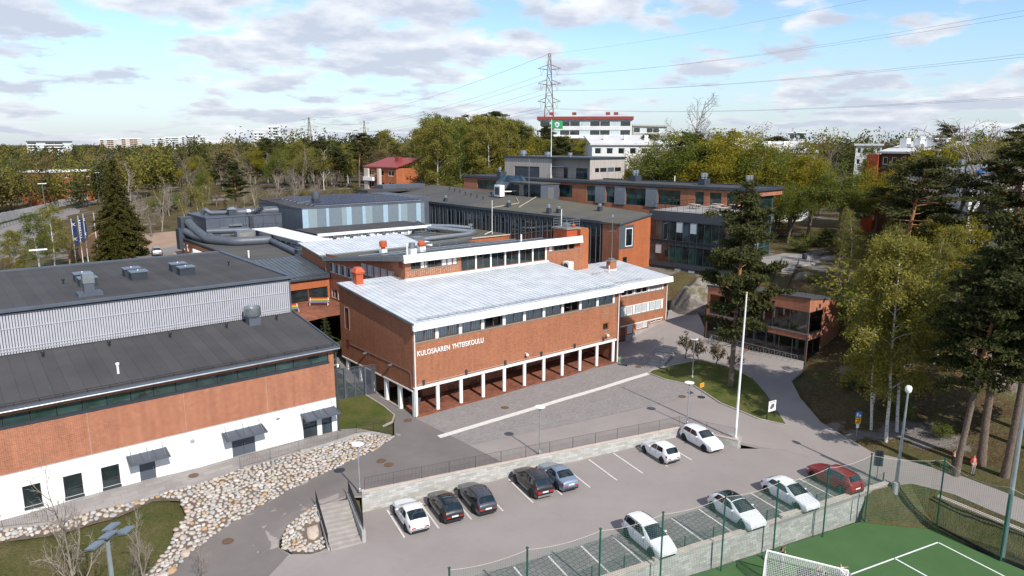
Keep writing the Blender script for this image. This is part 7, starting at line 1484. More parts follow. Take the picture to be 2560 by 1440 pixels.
class TB:
 def __init__(s,seed):s.r=np.random.default_rng(seed); s.V=[]; s.Q=[]; s.M=[]; s.n=0; s.LV=[]; s.LQ=[]; s.ln=0
 def tube(s,pts,r0,r1,n=5,mi=0):
  pts=np.asarray(pts,float); k=len(pts); t=np.gradient(pts,axis=0); t/=np.linalg.norm(t,axis=1)[:,None]+1e-9
  a=np.where(np.abs(t[:,2:3])<.9,np.array([[0,0,1.]]),np.array([[1.,0,0]])); sx=np.cross(t,a); sx/=np.linalg.norm(sx,axis=1)[:,None]+1e-9; uy=np.cross(sx,t)
  ang=np.arange(n)*2*np.pi/n; rad=np.linspace(r0,r1,k)if np.isscalar(r1)else r1
  ring=pts[:,None,:]+rad[:,None,None]*(np.cos(ang)[None,:,None]*sx[:,None,:]+np.sin(ang)[None,:,None]*uy[:,None,:])
  i=np.arange(k-1)[:,None]*n; j=np.arange(n)[None,:]; q=np.stack([i+j,i+(j+1)%n,i+n+(j+1)%n,i+n+j],-1).reshape(-1,4)+s.n
  s.V.append(ring.reshape(-1,3)); s.Q.append(q); s.M.append(np.full(len(q),mi)); s.n+=k*n
 def leaves(s,c,size,asp=.55,up=0.,droop=0.):
  c=np.asarray(c,float); N=len(c); r=s.r
  d=r.normal(size=(N,3)); d[:,2]+=droop; d/=np.linalg.norm(d,axis=1)[:,None]
  e=r.normal(size=(N,3)); e[:,2]+=up; e-=d*(e*d).sum(1)[:,None]; e/=np.linalg.norm(e,axis=1)[:,None]+1e-9
  sz=size*r.uniform(.6,1.35,N)[:,None]; a=d*sz*.5; b=np.cross(d,e)*sz*asp*.5
  s.LV.append(np.stack([c-a,c-b*1.0,c+a,c+b*1.0],1).reshape(-1,3)); q=np.arange(4*N).reshape(N,4)+s.ln; s.LQ.append(q); s.ln+=4*N
 def blob(s,c,rx,rz,n,size,asp=.5,droop=0.,shell=.5):
  d=s.r.normal(size=(n,3)); d/=np.linalg.norm(d,axis=1)[:,None]; rad=s.r.random(n)**shell; s.leaves(np.asarray(c)+d*rad[:,None]*np.array([rx,rx,rz]),size,asp,0,droop)
 def meshes(s,name,bark,leaf,leafname='crown'):
  V=np.concatenate(s.V); Q=np.concatenate(s.Q); M=np.concatenate(s.M); tr=fast_mesh(name+'_trunk',V,quads=Q,mats=bark,mi=M,smooth=True)
  cr=fast_mesh(name+'_crown',np.concatenate(s.LV),quads=np.concatenate(s.LQ),mats=[leaf])if s.LV else None
  return tr,cr
def curve(p,d,L,r,k=5,wob=.12,grav=0.):
 pts=[np.array(p,float)]; d=np.array(d,float); d/=np.linalg.norm(d)
 for i in range(k):
  d=d+r.normal(size=3)*wob+np.array([0,0,grav]); d/=np.linalg.norm(d); pts.append(pts[-1]+d*L/k)
 return np.array(pts)
def pine(seed,base=.42,width=.24,clumps=190,per=80,dead=.3,dens=1.,top=1.0):
 t=TB(seed); r=t.r; tr=curve((0,0,0),(r.normal()*.02,r.normal()*.02,1),9.8,r,10,.018); tr[:,2]=np.linspace(0,9.8,11)
 at=lambda f:np.array([np.interp(f*9.8,tr[:,2],tr[:,k])for k in range(3)])
 cut=6; rad=np.interp(tr[:,2],[0,.4,5,9.8],[.155,.125,.095,.015]); t.tube(tr[:cut],0,rad[:cut],8,0); t.tube(tr[cut-1:],0,rad[cut-1:],7,1)
 nb=40
 for b in range(nb):
  f=base+(1-base)*((b+r.random())/nb)**.9; p=at(f); g=(f-base)/(1-base); prof=width*10*(.35+.65*math.sin(math.pi*min(1,g*.82+.22)))*r.uniform(.55,1.15)*(1-.55*g**3)
  a=b*2.4+r.normal()*.4; L=max(.35,prof); d=np.array([math.cos(a),math.sin(a),.05+.5*g+r.normal()*.12]); br=curve(p,d,L,r,4,.12,.03)
  t.tube(br,.04*(1-g*.6),.012,4,1)
  nc=max(1,int(clumps/nb*L/1.6*dens+.5))
  for c in range(nc):
   u=.35+.65*(c+r.random())/nc; q=np.array([np.interp(u,np.linspace(0,1,5),br[:,k])for k in range(3)])+r.normal(size=3)*np.array([.16,.16,.05])*1.3; s=r.uniform(.26,.5)
   t.blob(q+np.array([0,0,.1]),s,s*.42,int(per*(s/.38)**2),.19,.42,.35,.55)
 for b in range(int(8*dead)):
  f=r.uniform(base*.5,base+.12); a=r.uniform(0,6.3); t.tube(curve(at(f),(math.cos(a),math.sin(a),.05),r.uniform(.5,1.3),r,4,.25),.02,.004,3,0)
 for c in range(5):t.blob(at(1-.02*c)+r.normal(size=3)*.12,.3,.25,int(per*.8),.15,.42,.4)
 return t.meshes('pine',[MAT['pine_bark'],MAT['pine_orange']],MAT['pine_leaf'])
def spruce(seed,width=.27,leaf='spruce_leaf',lay=34):
 t=TB(seed); r=t.r; t.tube(np.array([[0,0,0],[0,0,5],[0,0,9.9]]),.16,.01,7,0)
 for k in range(lay):
  f=.04+.95*(k/lay)**.95; z=f*10; R0=width*10*(1-f)**.85*r.uniform(.85,1.1)+.06; nb=max(4,int(11*(1-f)+4))
  for b in range(nb):
   a=b*2*math.pi/nb+k*1.1+r.normal()*.2; L=R0*r.uniform(.75,1.12); br=curve((0,0,z),(math.cos(a),math.sin(a),.12),L,r,4,.06,-.12)
   t.tube(br,.022*(1-f)+.006,.004,3,0)
   for u in np.linspace(.25,1,max(2,int(L/.22))):
    q=np.array([np.interp(u,np.linspace(0,1,5),br[:,m])for m in range(3)]); t.blob(q-np.array([0,0,.08]),.2,.15,16,.22,.4,-.3)
 return t.meshes('spruce',[MAT['pine_bark']],MAT[leaf])
def limbs(t,p,d,L,rad,lev,out,spread=.6,up=.05,nb=(4,5,5),wob=.12,grav=0.,taper=.6,minr=.004):
 r=t.r; pts=curve(p,d,L,r,5,wob,up if lev<2 else grav); t.tube(pts,rad,rad*.35,6 if lev==0 else 4 if lev==1 else 3,0)
 if lev>=len(nb):out.append(pts); return
 n=nb[lev]
 for i in range(n):
  f=.3+.7*(i+r.random()*.8)/n; q=np.array([np.interp(f,np.linspace(0,1,6),pts[:,k])for k in range(3)]); dd=pts[-1]-pts[0]; dd/=np.linalg.norm(dd)
  s=r.normal(size=3); s-=dd*(s@dd); s/=np.linalg.norm(s); e=dd*(1-spread*.5)+s*spread*r.uniform(.7,1.3); limbs(t,q,e,L*taper*r.uniform(.7,1.1)*(1.1-.4*f),rad*.5*(1.15-.5*f)+minr,lev+1,out,spread,up,nb,wob,grav,taper,minr)
 out.append(pts)
def birch(seed,leaves=14000,leaf='birch_leaf',size=.11,bark='birch_bark',wid=1.0):
 t=TB(seed); r=t.r; tr=curve((0,0,0),(r.normal()*.03,r.normal()*.03,1),9.6,r,9,.04); t.tube(tr,.085,.012,7,0); out=[]
 for b in range(26):
  f=.24+.74*(b+r.random())/26; p=np.array([np.interp(f,np.linspace(0,1,10),tr[:,k])for k in range(3)]); a=b*2.4+r.normal()*.3; g=(f-.24)/.76; L=wid*(1.5*math.sin(math.pi*min(1.,g*.75+.22))+.25)*r.uniform(.7,1.15)
  br=curve(p,(math.cos(a)*.75,math.sin(a)*.75,.75),L,r,5,.1,-.07); t.tube(br,.026*(1-g*.6),.006,4,0)
  for k in range(7):
   u=.3+.7*(k+r.random())/7; q=np.array([np.interp(u,np.linspace(0,1,6),br[:,m])for m in range(3)]); tw=curve(q,(r.normal()*.6+math.cos(a)*.5,r.normal()*.6+math.sin(a)*.5,.1),r.uniform(.5,1.15),r,4,.12,-.28); t.tube(tw,.007,.003,3,1); out.append(tw)
 P=np.concatenate(out); idx=r.integers(0,len(P),leaves); t.leaves(P[idx]+r.normal(size=(leaves,3))*np.array([.12,.12,.16]),size,.7,0,-.2)
 return t.meshes('birch',[MAT[bark],MAT['twig']],MAT[leaf])
def broad(seed,leaves=18000,leaf='maple_leaf',size=.135,trunk=.22,spread=.85,bark='grey_bark',nb=(5,5,4),H=None):
 t=TB(seed); r=t.r; out=[]; tr=curve((0,0,0),(r.normal()*.05,r.normal()*.05,1),10*trunk+1.2,r,5,.06); t.tube(tr,.17,.11,8,0)
 for b in range(6):
  a=b*2.1+r.normal()*.3; q=tr[3+(b%3)]; limbs(t,q,(math.cos(a)*.6,math.sin(a)*.6,.8+.3*r.random()),r.uniform(3.2,4.2),.085,0,out,spread,.04,nb[1:],.12,0.,.58)
 limbs(t,tr[-1],(0,0,1),4.4,.1,0,out,spread,.05,nb[1:],.1,0.,.58)
 P=np.concatenate([o[2:]for o in out]); P=P
 if leaves:idx=r.integers(0,len(P),leaves); t.leaves(P[idx]+r.normal(size=(leaves,3))*.26,size,.75)
 tr_,cr=t.meshes('broadleaf',[MAT[bark]],MAT[leaf])
 for me in(tr_,cr):
  if me is None:continue
 co=np.concatenate(t.V); k=10/co[:,2].max()
 for me in(tr_,cr):
  if me is not None:me.transform(Matrix.Scale(k,4))
 return tr_,cr
def bare(seed,bark='bare_bark',nb=(6,6,5,3),spread=.6,trunk=.25):
 t=TB(seed); r=t.r; out=[]; tr=curve((0,0,0),(r.normal()*.04,r.normal()*.04,1),10*trunk+2.5,r,6,.05); t.tube(tr,.14,.075,7,0)
 for b in range(7):
  a=b*2.4+r.normal()*.3; q=tr[2+(b%5)]; limbs(t,q,(math.cos(a)*.5,math.sin(a)*.5,.95),r.uniform(2.8,3.8),.05,0,out,spread,.06,nb[1:],.14,0.,.55,.005)
 limbs(t,tr[-1],(0,0,1),4.4,.07,0,out,spread,.06,nb[1:],.1,0.,.55,.005)
 tr_,_=t.meshes('bare',[MAT[bark]],MAT['twig']); co=np.concatenate(t.V); tr_.transform(Matrix.Scale(10/co[:,2].max(),4)); return tr_,None
def shrub(seed,leaf='green_leaf',n=2600,size=.5,flat=.8):
 t=TB(seed); r=t.r; out=[]
 for b in range(16):
  a=r.uniform(0,6.3); limbs(t,(r.normal()*.8,r.normal()*.8,0),(math.cos(a)*.7,math.sin(a)*.7,.9),r.uniform(5,8),.12,1,out,.8,.05,(3,4,4),.15,0.,.55,.02)
 P=np.concatenate([o[1:]for o in out])
 if n:t.leaves(P[r.integers(0,len(P),n)]+r.normal(size=(n,3))*.5,size,.7)
 return t.meshes('shrub',[MAT['twig']],MAT[leaf])
def thuja(seed):
 t=TB(seed); r=t.r; t.tube(np.array([[0,0,0],[0,0,9.]]),.2,.02,6,0); n=5200; z=r.random(n)**.8*9.6+.2; f=z/10; R0=1.9*np.minimum(1,f*6)*np.sqrt(np.maximum(0.0,1-f**2.2)); a=r.uniform(0,6.283,n); q=R0*r.uniform(.78,1.03,n); t.leaves(np.stack([q*np.cos(a),q*np.sin(a),z],1),.34,.5,0,.8); return t.meshes('thuja',[MAT['pine_bark']],MAT['thuja_leaf'])
PROTO={'pine_big':[pine(1,.24,.215,420,90,1.0)],'pine':[pine(2,.42),pine(3,.5,.22),pine(4,.36,.2),pine(5,.55,.26,120)],'spruce':[spruce(6),spruce(7,.19)],'spruce_young':[spruce(8,.26,'dark_leaf',18)],'birch':[birch(9),birch(10,11000),birch(11,16000,wid=1.15),birch(12,10000,'green_leaf')],'birch_thin':[birch(13,6500,wid=.8),birch(14,5200,'birch_leaf',.1,wid=.7)],'maple':[broad(15),broad(16,20000,spread=.95),broad(17,15000,'green_leaf')],'sapling':[broad(18,1100,'brown_leaf',.34,.2,.6,nb=(4,4,3))],'budding':[broad(19,7000,'brown_leaf',.1),broad(20,6000,'birch_leaf',.1)],'bare':[bare(21),bare(22),bare(23,'grey_bark',spread=.75)],'dead':[bare(24,'birch_bark',(5,4,3),.9,.4)],'bush':[shrub(25),shrub(26,'birch_leaf',2200),shrub(27,'brown_leaf',1500,.35)],'thicket':[shrub(28,'twig',0),shrub(29,'brown_leaf',700,.3)],'thuja':[thuja(30)]}
NAMES=dict(pine_big='pine_tree',pine='pine_tree',spruce='spruce_tree',spruce_young='spruce_tree',birch='birch_tree',birch_thin='birch_tree',maple='maple_tree',sapling='maple_sapling',budding='budding_tree',bare='bare_tree',dead='dead_tree',bush='bush',thicket='bare_shrub',thuja='thuja_tree')
CATS=dict(bush='bush',thicket='bush')
COUNT={}
def plant_tree(kind,x,y,h,label,group=None,wid=1.,z=None,var=None,rz=None,lean=(0,0)):
 P=PROTO[kind]; i=COUNT.get(kind,0); COUNT[kind]=i+1; tr,cr=P[(i if var is None else var)%len(P)]
 o=thing(NAMES[kind],label,CATS.get(kind,'tree'),(x,y,(zg(x,y)if z is None else z)-.15),(i*2.39996 if rz is None else rz),group); s=h/10; o.scale=(s*wid,s*wid,s); o.rotation_euler=(lean[0],lean[1],o.rotation_euler[2])
 a=bpy.data.objects.new('stems' if kind in('bush','thicket')else 'trunk',tr); link(a,o)
 if cr:link(bpy.data.objects.new('foliage' if kind in('bush','thicket')else 'crown',cr),o)
 return o
def h_for(x,y,ypx,z0):
 k=(720-ypx)/FPX; d=np.array([x,y,0.])-CAM; a=_u@d; b=_f@d; dz=(k*b-a)/(_u[2]-k*_f[2]); return dz-z0
def cam_px(x,y,z):d=np.array([x,y,z])-CAM; w=_f@d; return 1280+FPX*(_r@d)/w,720-FPX*(_u@d)/w,w
def build_trees():
 T=plant_tree
 T('pine_big',31.47,-14.47,21.9,'tall pine standing on the round lawn in front of the glass pavilion',rz=.6)
 for k,(x,y,h,lb)in enumerate(((36.0,-4.9,3.6,'young brownish maple at the head of the courtyard steps'),(35.6,-7.2,3.3,'second young brownish maple along the lawn edge by the bikes'),(35.7,-9.6,3.6,'third young brownish maple along the lawn edge'),(35.1,-12.3,3.0,'young brownish maple closest to the tall pine'))):T('sapling',x,y,h,lb,'young maples on the lawn edge',z=.4)
 T('birch',32.3,-29.4,16.7,'birch with white trunk directly behind the road sign',var=0); T('birch',30.9,-31.4,19.7,'tallest birch with thick white trunk at the roadside',var=2); T('birch',33.6,-31.2,19.0,'birch at the right of the roadside birch group',var=1); T('birch',36.5,-27.5,15.5,'leaning birch at the left back of the roadside group',var=0,lean=(.03,-.05))
 T('pine',28.9,-37.9,18.6,'orange stemmed pine just behind the two people',var=0,wid=1.15); T('pine',32.4,-38.6,21.8,'tall dark pine at the right edge behind the two people',var=2,wid=1.25); T('pine',31.6,-40.6,20,'thick stemmed pine nearest the right edge',var=1,wid=1.2); T('pine',37.5,-35.6,17,'pine on the slope left of the big roadside pines',var=3,wid=1.2); T('pine',40,-40.5,20,'pine at the far right edge of the slope',var=2,wid=1.2); T('pine',37,-43.5,20,'pine hidden behind the mast at the right edge',var=0,wid=1.2); T('pine',47,-36,17,'dark pine higher up the slope at the right',var=1,wid=1.2)
 T('pine',82.5,-13.5,17.2,'broad dark pine on the rocks above the hill path',var=2,wid=1.5); T('pine',97,-8,13.5,'slimmer pine right of the broad dark pine on the rocks',var=0,wid=1.2); T('pine',86.8,4.2,5,'small pine beside the small plaza',var=1,wid=1.3)
 T('birch_thin',65.5,-18.3,13,'slender birch leaning over the mossy rocks',lean=(0,.08)); T('birch_thin',71.5,-7.8,10.5,'slender birch above the pavilion roof'); T('birch_thin',78,-2.5,10,'slender birch beside the hill steps'); T('birch_thin',62.5,-15.0,12,'slender birch behind the pavilion corner'); T('birch_thin',57.0,-19.5,13,'slender birch in front of the rocky slope'); T('birch_thin',53,-22,12,'slender birch right of the pavilion brick wall'); T('birch',48.5,-25,13.5,'bushy birch on the slope between pavilion and roadside birches',var=1); T('birch',60,-25,12.5,'birch halfway up the mossy slope',var=3); T('birch_thin',44.5,-25.8,11,'thin birch at the foot of the slope')
 rocks=[(40,-24,2.2),(45,-22.5,2.4),(38,-28,2.0),(36.3,-30.5,2.4),(42,-29,2.0),(50,-20,2.0),(55.5,-13,2.6),(57.5,-9,2.4),(60,-6.2,2.6),(65,-9,2.2),(67,-4.5,2.0),(72,-13,2.2),(35,-34.5,2.0),(47,-31,2.6),(54,-29,2.4),(87,9,4.0),(89.5,2.5,3.2),(84,-5,2.6),(93,8,4.5),(58,-1.5,2.0),(50.5,-6,1.6)]
 for i,(x,y,h)in enumerate(rocks):T('bush',x,y,h,'low green and brown bush on the rocky slope right of the school','bushes on the rocky slope',wid=1.1)
 for i,(x,y,h,w)in enumerate(((103.7,16.8,16,1.2),(111,25,17.5,1.25),(99,8,15.3,1.2),(105,4.5,13.5,1.2),(96,20,14.5,1.2),(104,33,16,1.2),(118,12,15,1.2),(113,-2,12,1.1),(92,14.5,12,1.1))):T('maple',x,y,h,'yellow green maple in the clump right of the glazed corner','yellow green maples right of the glazed corner',wid=w)
 T('spruce',-6.9,93.4,19.4,'large spruce behind the flat hall roof',wid=1.12,var=0); T('thuja',-9.9,92.5,5.2,'left of two clipped thujas at the foot of the spruce'); T('thuja',-8.4,90.5,6.8,'right of two clipped thujas at the foot of the spruce'); T('spruce_young',-15.5,88,4,'small dark conifer beside the flagpoles behind the hall roof')
 T('birch',-20.5,88.5,11.2,'pale green birch left of the blue banners',var=3,wid=1.5); T('birch',-18.0,92,12,'pale green birch just behind the blue banners',var=1,wid=1.4); T('birch',-24,84,9,'pale birch at the far left behind the hall roof',var=0,wid=1.5); T('budding',-27,78,7,'budding tree at the left edge behind the hall roof',wid=1.2); T('budding',-14.5,96,7,'budding tree between the birches and the spruce',wid=1.3)
 T('bare',0.3,114,18.3,'tall bare tree right of the large spruce',var=0,wid=.9); T('bare',9.5,132,14.5,'bare tree above the sandy yard',var=1,wid=.9); T('bare',5.0,122,11,'lower bare tree above the sandy yard',var=2); T('birch_thin',12.5,120,9,'thin birch by the sandy yard'); T('pine',31,142,15.2,'dense dark pine on the rocky hill',var=2,wid=1.55)
 T('spruce_young',-2.9,13.2,7.3,'feathery conifer in the gap between hall and brick wing',z=1.3,wid=.95)
 for x,y,h in((41,155,11),(46,152,12),(51,150,11.5),(57,148,11),(36,150,9),(62,146,10),(49,146,8),(55,156,12)):T('bare',x,y,h,'pale bare tree in the thicket behind the plant room','bare trees in the thicket behind the plant room',wid=1.25)
 for x,y,h in((43,146,5),(52,143,5),(59,141,5),(38,143,4),(66,140,5),(47,139,4)):T('thicket',x,y,h,'pale leafless shrub behind the plant room','leafless shrubs behind the plant room',wid=1.2)
 T('dead',72,175,15,'dead white tree rising above the bare thicket')
 T('birch_thin',18,128,9.5,'thin pale birch on the mossy bank above the sandy yard'); T('bush',22,168,7,'fresh green bush at the top of the mossy bank'); T('bush',29,172,7.5,'broad fresh green bush left of the rocky hill'); T('maple',36,188,9,'light green tree on the crest of the mossy bank',var=2)
 T('bare',150,82,33,'very tall bare tree standing above the flagged building',var=2,wid=.95,z=9)
 T('spruce',108,60,9.5,'dark little fir between the trees behind the timber penthouse',var=1,wid=1.2); T('spruce',113,52,8,'second dark fir right of the one behind the timber penthouse',var=0,wid=1.2)
 a=T('bare',-30.4,-10.6,11.5,'bare young tree at the lower left in front of the white wall',var=1,wid=.8,rz=1.1); T('bare',-26.6,-10.0,6.2,'slim bare sapling on the brown grass by the stones',var=0,wid=.7); T('bare',-28.0,-13.6,5.5,'low bare sapling under the floodlight mast',var=2,wid=.8); T('bare',-23.9,-12.9,4.4,'small bare sapling at the bottom edge of the drive',var=0,wid=.8)
 SX=[0,60,180,250,420,520,560,600,680,760,830,870,900,960,1000,1050,1090,1140,1170,1210,1250,1300,1340,1370,1420,1480,1560,1620,1750,1800,1850,1900,1960,2000,2040,2100,2140,2180,2250,2330,2380,2450,2500,2560]
 SY=[372,372,368,372,378,368,345,338,332,338,338,352,322,318,325,287,274,300,290,288,296,306,325,318,332,345,345,325,290,290,315,305,305,330,306,300,302,332,332,268,282,287,312,288]
 for kd,ang,D,yt,lb in(('pine',2285,104,388,'dark pine screening the left end of the tarpaulin roofed house'),('pine',2335,112,455,'shorter dark pine before the tarpaulin roofed house'),('bare',2395,116,292,'big bare tree rising over the tarpaulin roofed house'),('bare',2485,114,285,'bare tree right of the big one over the tarpaulin roof'),('pine',2535,108,345,'dark pine at the right edge beyond the bare trees'),('maple',2425,104,540,'fresh green tree below the big bare tree'),('pine',2370,108,500,'low dark pine below the tarpaulin roof')):
  a=YAW+math.atan2((ang-1280)/FPX,1.02); x,y=CAM[0]+math.sin(a)*D,CAM[1]+math.cos(a)*D; T(kd,x,y,float(np.clip(h_for(x,y,yt,zg(x,y)),6,24)),lb,wid=1.5)
 def region(n,poly,kinds,dy,label,group,hmin=7,hmax=25,wid=1.1,gap=3.2,seed=0):
  rr=np.random.default_rng(seed); P=np.array(poly); lo,hi=P.min(0),P.max(0); pts=[]; it=0
  while len(pts)<n and it<6000:
   it+=1; p=rr.uniform(lo,hi)
   if not inpoly(poly,p[0],p[1])or any((p[0]-q[0])**2+(p[1]-q[1])**2<gap*gap for q in pts):continue
   pts.append(p); z=zg(*p); px,py,w=cam_px(p[0],p[1],z)
   if not-60<px<2620 or(880<px<1000 and w<215):continue
   ty=float(np.interp(px,SX,SY))+rr.uniform(*dy); h=float(np.clip(h_for(p[0],p[1],ty,z),hmin,hmax)); kd=kinds[int(rr.integers(len(kinds)))]
   nm={'pine':'dark pine','birch':'light green birch','birch_thin':'slender birch','maple':'yellow green maple','bare':'bare tree','budding':'brownish budding tree','spruce':'dark spruce','bush':'bush','thicket':'leafless shrub'}[kd]
   T(kd,p[0],p[1],h,nm+' '+label,nm+' '+group,wid*rr.uniform(.9,1.2))
 region(44,[(75,112),(104,100),(140,135),(118,165)],['birch','birch','birch','birch','birch','pine'],(-14,28),'in the row left of the penthouse','left of the timber penthouse',10,30,1.2,seed=1)
 region(12,[(70,104),(92,98),(104,110),(80,120)],['birch_thin','birch','bush','budding'],(110,170),'at the foot of the tall row left of the penthouse','at the foot of the tall row',4,11,1.2,seed=2)
 region(40,[(62,165),(120,165),(120,235),(70,240)],['pine','pine','birch','pine','budding'],(0,40),'in the wood around the red roofed house','around the red roofed house',9,24,1.2,seed=3)
 region(40,[(30,190),(75,170),(90,260),(40,280)],['pine','pine','birch','bare','maple','pine'],(0,55),'on the ridge above the rocky hill','on the ridge above the rocky hill',8,22,1.2,seed=4)
 region(46,[(28,118),(72,112),(110,118),(100,175),(34,182)],['bush','bush','thicket','birch_thin'],(150,215),'in the undergrowth behind the school','in the undergrowth behind the school',3.5,6.5,1.3,3,seed=31)
 region(14,[(5,140),(30,150),(40,185),(14,190)],['birch_thin','bare','birch','bush','budding'],(70,130),'on the mossy bank right of the spruce','on the mossy bank',5,14,1.1,seed=5)
 region(50,[(-60,215),(10,260),(60,330),(0,420),(-90,330)],['budding','bare','birch','pine','budding','pine','bare'],(2,60),'beyond the road at the far left','beyond the road',8,24,1.35,5,seed=6)
 region(58,[(96,26),(112,20),(122,60),(112,112),(95,98)],['maple','maple','birch','maple','pine','budding','birch'],(-2,105),'close behind the roof of the rear school block','close behind the rear school block',8,21,1.25,3.2,seed=17)
 region(34,[(96,-6),(112,-2),(122,-26),(92,-30)],['pine','birch','maple','bare','pine'],(30,150),'in front of the house with blue tarpaulins','in front of the house with blue tarpaulins',8,18,1.3,3.2,seed=18)
 region(60,[(108,40),(135,25),(190,70),(150,150),(112,120)],['maple','pine','maple','budding','birch','maple','bare'],(5,90),'in front of the white blocks behind the school','in front of the white blocks',7,23,1.2,3.6,seed=7)
 region(60,[(118,-8),(122,-28),(200,-60),(220,40),(140,25)],['pine','maple','birch','bare','pine','budding','maple'],(5,95),'on the wooded hill at the right','on the wooded hill',7,23,1.2,4,seed=8)
 region(30,[(72,-22),(112,-14),(130,-50),(70,-52)],['pine','bare','maple','pine','bare','birch'],(20,170),'above the mossy rocks at the right edge','above the mossy rocks',7,20,1.2,4,seed=9)
 region(16,[(47,-29),(70,-27),(92,-6),(86,-1),(62,-13),(50,-21)],['birch','birch_thin','birch_thin','birch','bush'],(230,330),'on the slope above the pavilion','on the slope above the pavilion',6,13,1.15,3,seed=21)
 region(4,[(-40,100),(-30,100),(-24,140),(-34,150)],['budding','birch_thin','bush','birch'],(150,210),'on the verge beside the far road','beside the far road',3,9,1.3,seed=10)
 region(26,[(45,112),(72,106),(78,130),(48,138)],['birch','bush','birch_thin','bush'],(165,215),'on the slope behind the solar roof','on the slope behind the solar roof',4,10,1.2,seed=11)
build_trees()
def build_far_woods():
 r=np.random.default_rng(5); N=5200; cols=['pine_leaf','budding','birch']; V=[]; Q=[]; M=[]; n=0
 ang=YAW+r.uniform(-.78,.78,N); D=300+2300*r.random(N)**1.7; x=CAM[0]+np.sin(ang)*D; y=CAM[1]+np.cos(ang)*D; z=rbf(x,y)
 px=np.array([cam_px(a,b,c)[0]for a,b,c in zip(x,y,z)]); top=np.interp(px,[0,300,560,900,1300,1700,2200,2560],[20,20,24,24,25,25,25,26]); h=top*r.uniform(.55,1.0,N)*np.where(D>900,1.05,1)
 P=[]; MI=[]
 for lo,hi,k,sz in((0,520,240,.5),(520,900,110,.8),(900,9999,40,1.5)):
  m=(D>=lo)&(D<hi); n=int(m.sum()); X=np.stack([x[m],y[m],z[m]+h[m]*.56],1); hh=h[m]
  d=r.normal(size=(n,k,3)); d/=np.linalg.norm(d,axis=2)[:,:,None]; d*=(r.random((n,k))**.5)[:,:,None]; wd=hh*r.uniform(.2,.34,n)
  c=(X[:,None,:]+d*np.stack([wd,wd,hh*.41],1)[:,None,:]*np.stack([1-.35*d[:,:,2],1-.35*d[:,:,2],np.ones((n,k))],2)).reshape(-1,3); s=sz*r.uniform(.6,1.3,n*k)
  a=r.normal(size=(n*k,3)); a/=np.linalg.norm(a,axis=1)[:,None]; b=np.cross(a,r.normal(size=(n*k,3))); b/=np.linalg.norm(b,axis=1)[:,None]
  P.append(np.stack([c-a*s[:,None],c-b*s[:,None]*.6,c+a*s[:,None],c+b*s[:,None]*.6],1).reshape(-1,3)); MI.append(np.repeat(r.choice(4,n,p=[.42,.22,.18,.18]),k))
 P=np.concatenate(P); q=np.arange(len(P)).reshape(-1,4); mi=np.concatenate(MI)
 me=fast_mesh('distant_forest',P,quads=q,mats=[MAT['dark_leaf'],MAT['brown_leaf'],MAT['birch_leaf'],MAT['pine_leaf']],mi=mi); o=bpy.data.objects.new('distant_forest',me); link(o); tag(o,'distant mixed woods stretching to the horizon','forest',None,'stuff')
build_far_woods()
# ------------------------------------------------------------------ rocks
def build_rocks():
 t=NT('mossy_granite'); n=t.new('ShaderNodeSeparateXYZ'); t.l.new(t.geo.outputs['Normal'],n.inputs[0]); f=t.noise(1.1,5,.65); col=t.mix(t.rng(f,.3,.7),(.17,.145,.125),(.36,.32,.285)); moss=t.math('MULTIPLY',t.rng(t.noise(.5,5,.6),.46,.6),t.rng(n.outputs[2],.1,.6)); col=t.mix(t.math('MULTIPLY',moss,.85),col,(.085,.075,.018)); MAT['rock']=t.fin(col,.92,bump=t.noise(2.5,6,.7),bs=.9,bd=.25)
 def rock(x,y,z,sx,sy,sz,seed,lb,rz=0.,sub=4):
  bm=bmesh.new(); bmesh.ops.create_icosphere(bm,subdivisions=sub,radius=1); r=np.random.default_rng(seed); D=r.normal(size=(9,3)); D/=np.linalg.norm(D,axis=1)[:,None]; c=r.uniform(.62,.9,9); ph=r.uniform(0,6,(6,3)); fr=r.uniform(1.5,5,(6,3))
  for v in bm.verts:
   p=np.array(v.co); k=1.
   for d,q in zip(D,c):
    s=p@d
    if s>q:k=min(k,q/s+.05*(s-q))
   k*=1+sum(.035*math.sin(fr[i]@p+ph[i][0])*math.cos(fr[i][::-1]@p+ph[i][1])for i in range(6)); v.co=Vector(p*k)
  me=bpy.data.meshes.new('rock'); bm.to_mesh(me); bm.free(); me.materials.append(MAT['rock']); me.polygons.foreach_set('use_smooth',[True]*len(me.polygons)); o=bpy.data.objects.new('boulder',me); o.location=(x,y,z); o.scale=(sx,sy,sz); o.rotation_euler=(0,0,rz); link(o); tag(o,lb,'boulder')
 rock(50.2,5.2,3.0,3.6,3.2,3.4,1,'huge mossy boulder between the classroom wing and the pavilion',.4,5); rock(54.6,6.6,3.2,3.6,3.4,3.2,2,'second large boulder behind the huge mossy one',1.2,5); rock(54,1.5,3,2.5,3,2.2,3,'grey rock under the tall pine crown beside the pavilion',.2)
 for i,(x,y,s,lb)in enumerate(((57,-13.5,1.3,'round grey boulder behind the pavilion roof'),(59,-15.2,1.1,'smaller boulder right of the round one behind the pavilion'),(84,1.5,3.0,'pale rock outcrop beside the small plaza'),(88,7,4,'rock face beside the glazed corner'),(73,-18,5.5,'flat rock slab on the mossy slope below the path'),(79,-22,5,'flat rock slab further right on the mossy slope'),(66,-23.5,4.5,'flat rock slab low on the mossy slope'),(69,-2.5,2,'rock at the side of the hill steps'))):rock(x,y,zg(x,y)-(.2*s),s*1.2,s,s*(.7 if s<3 else .32),10+i,lb,i*.8)
build_rocks()
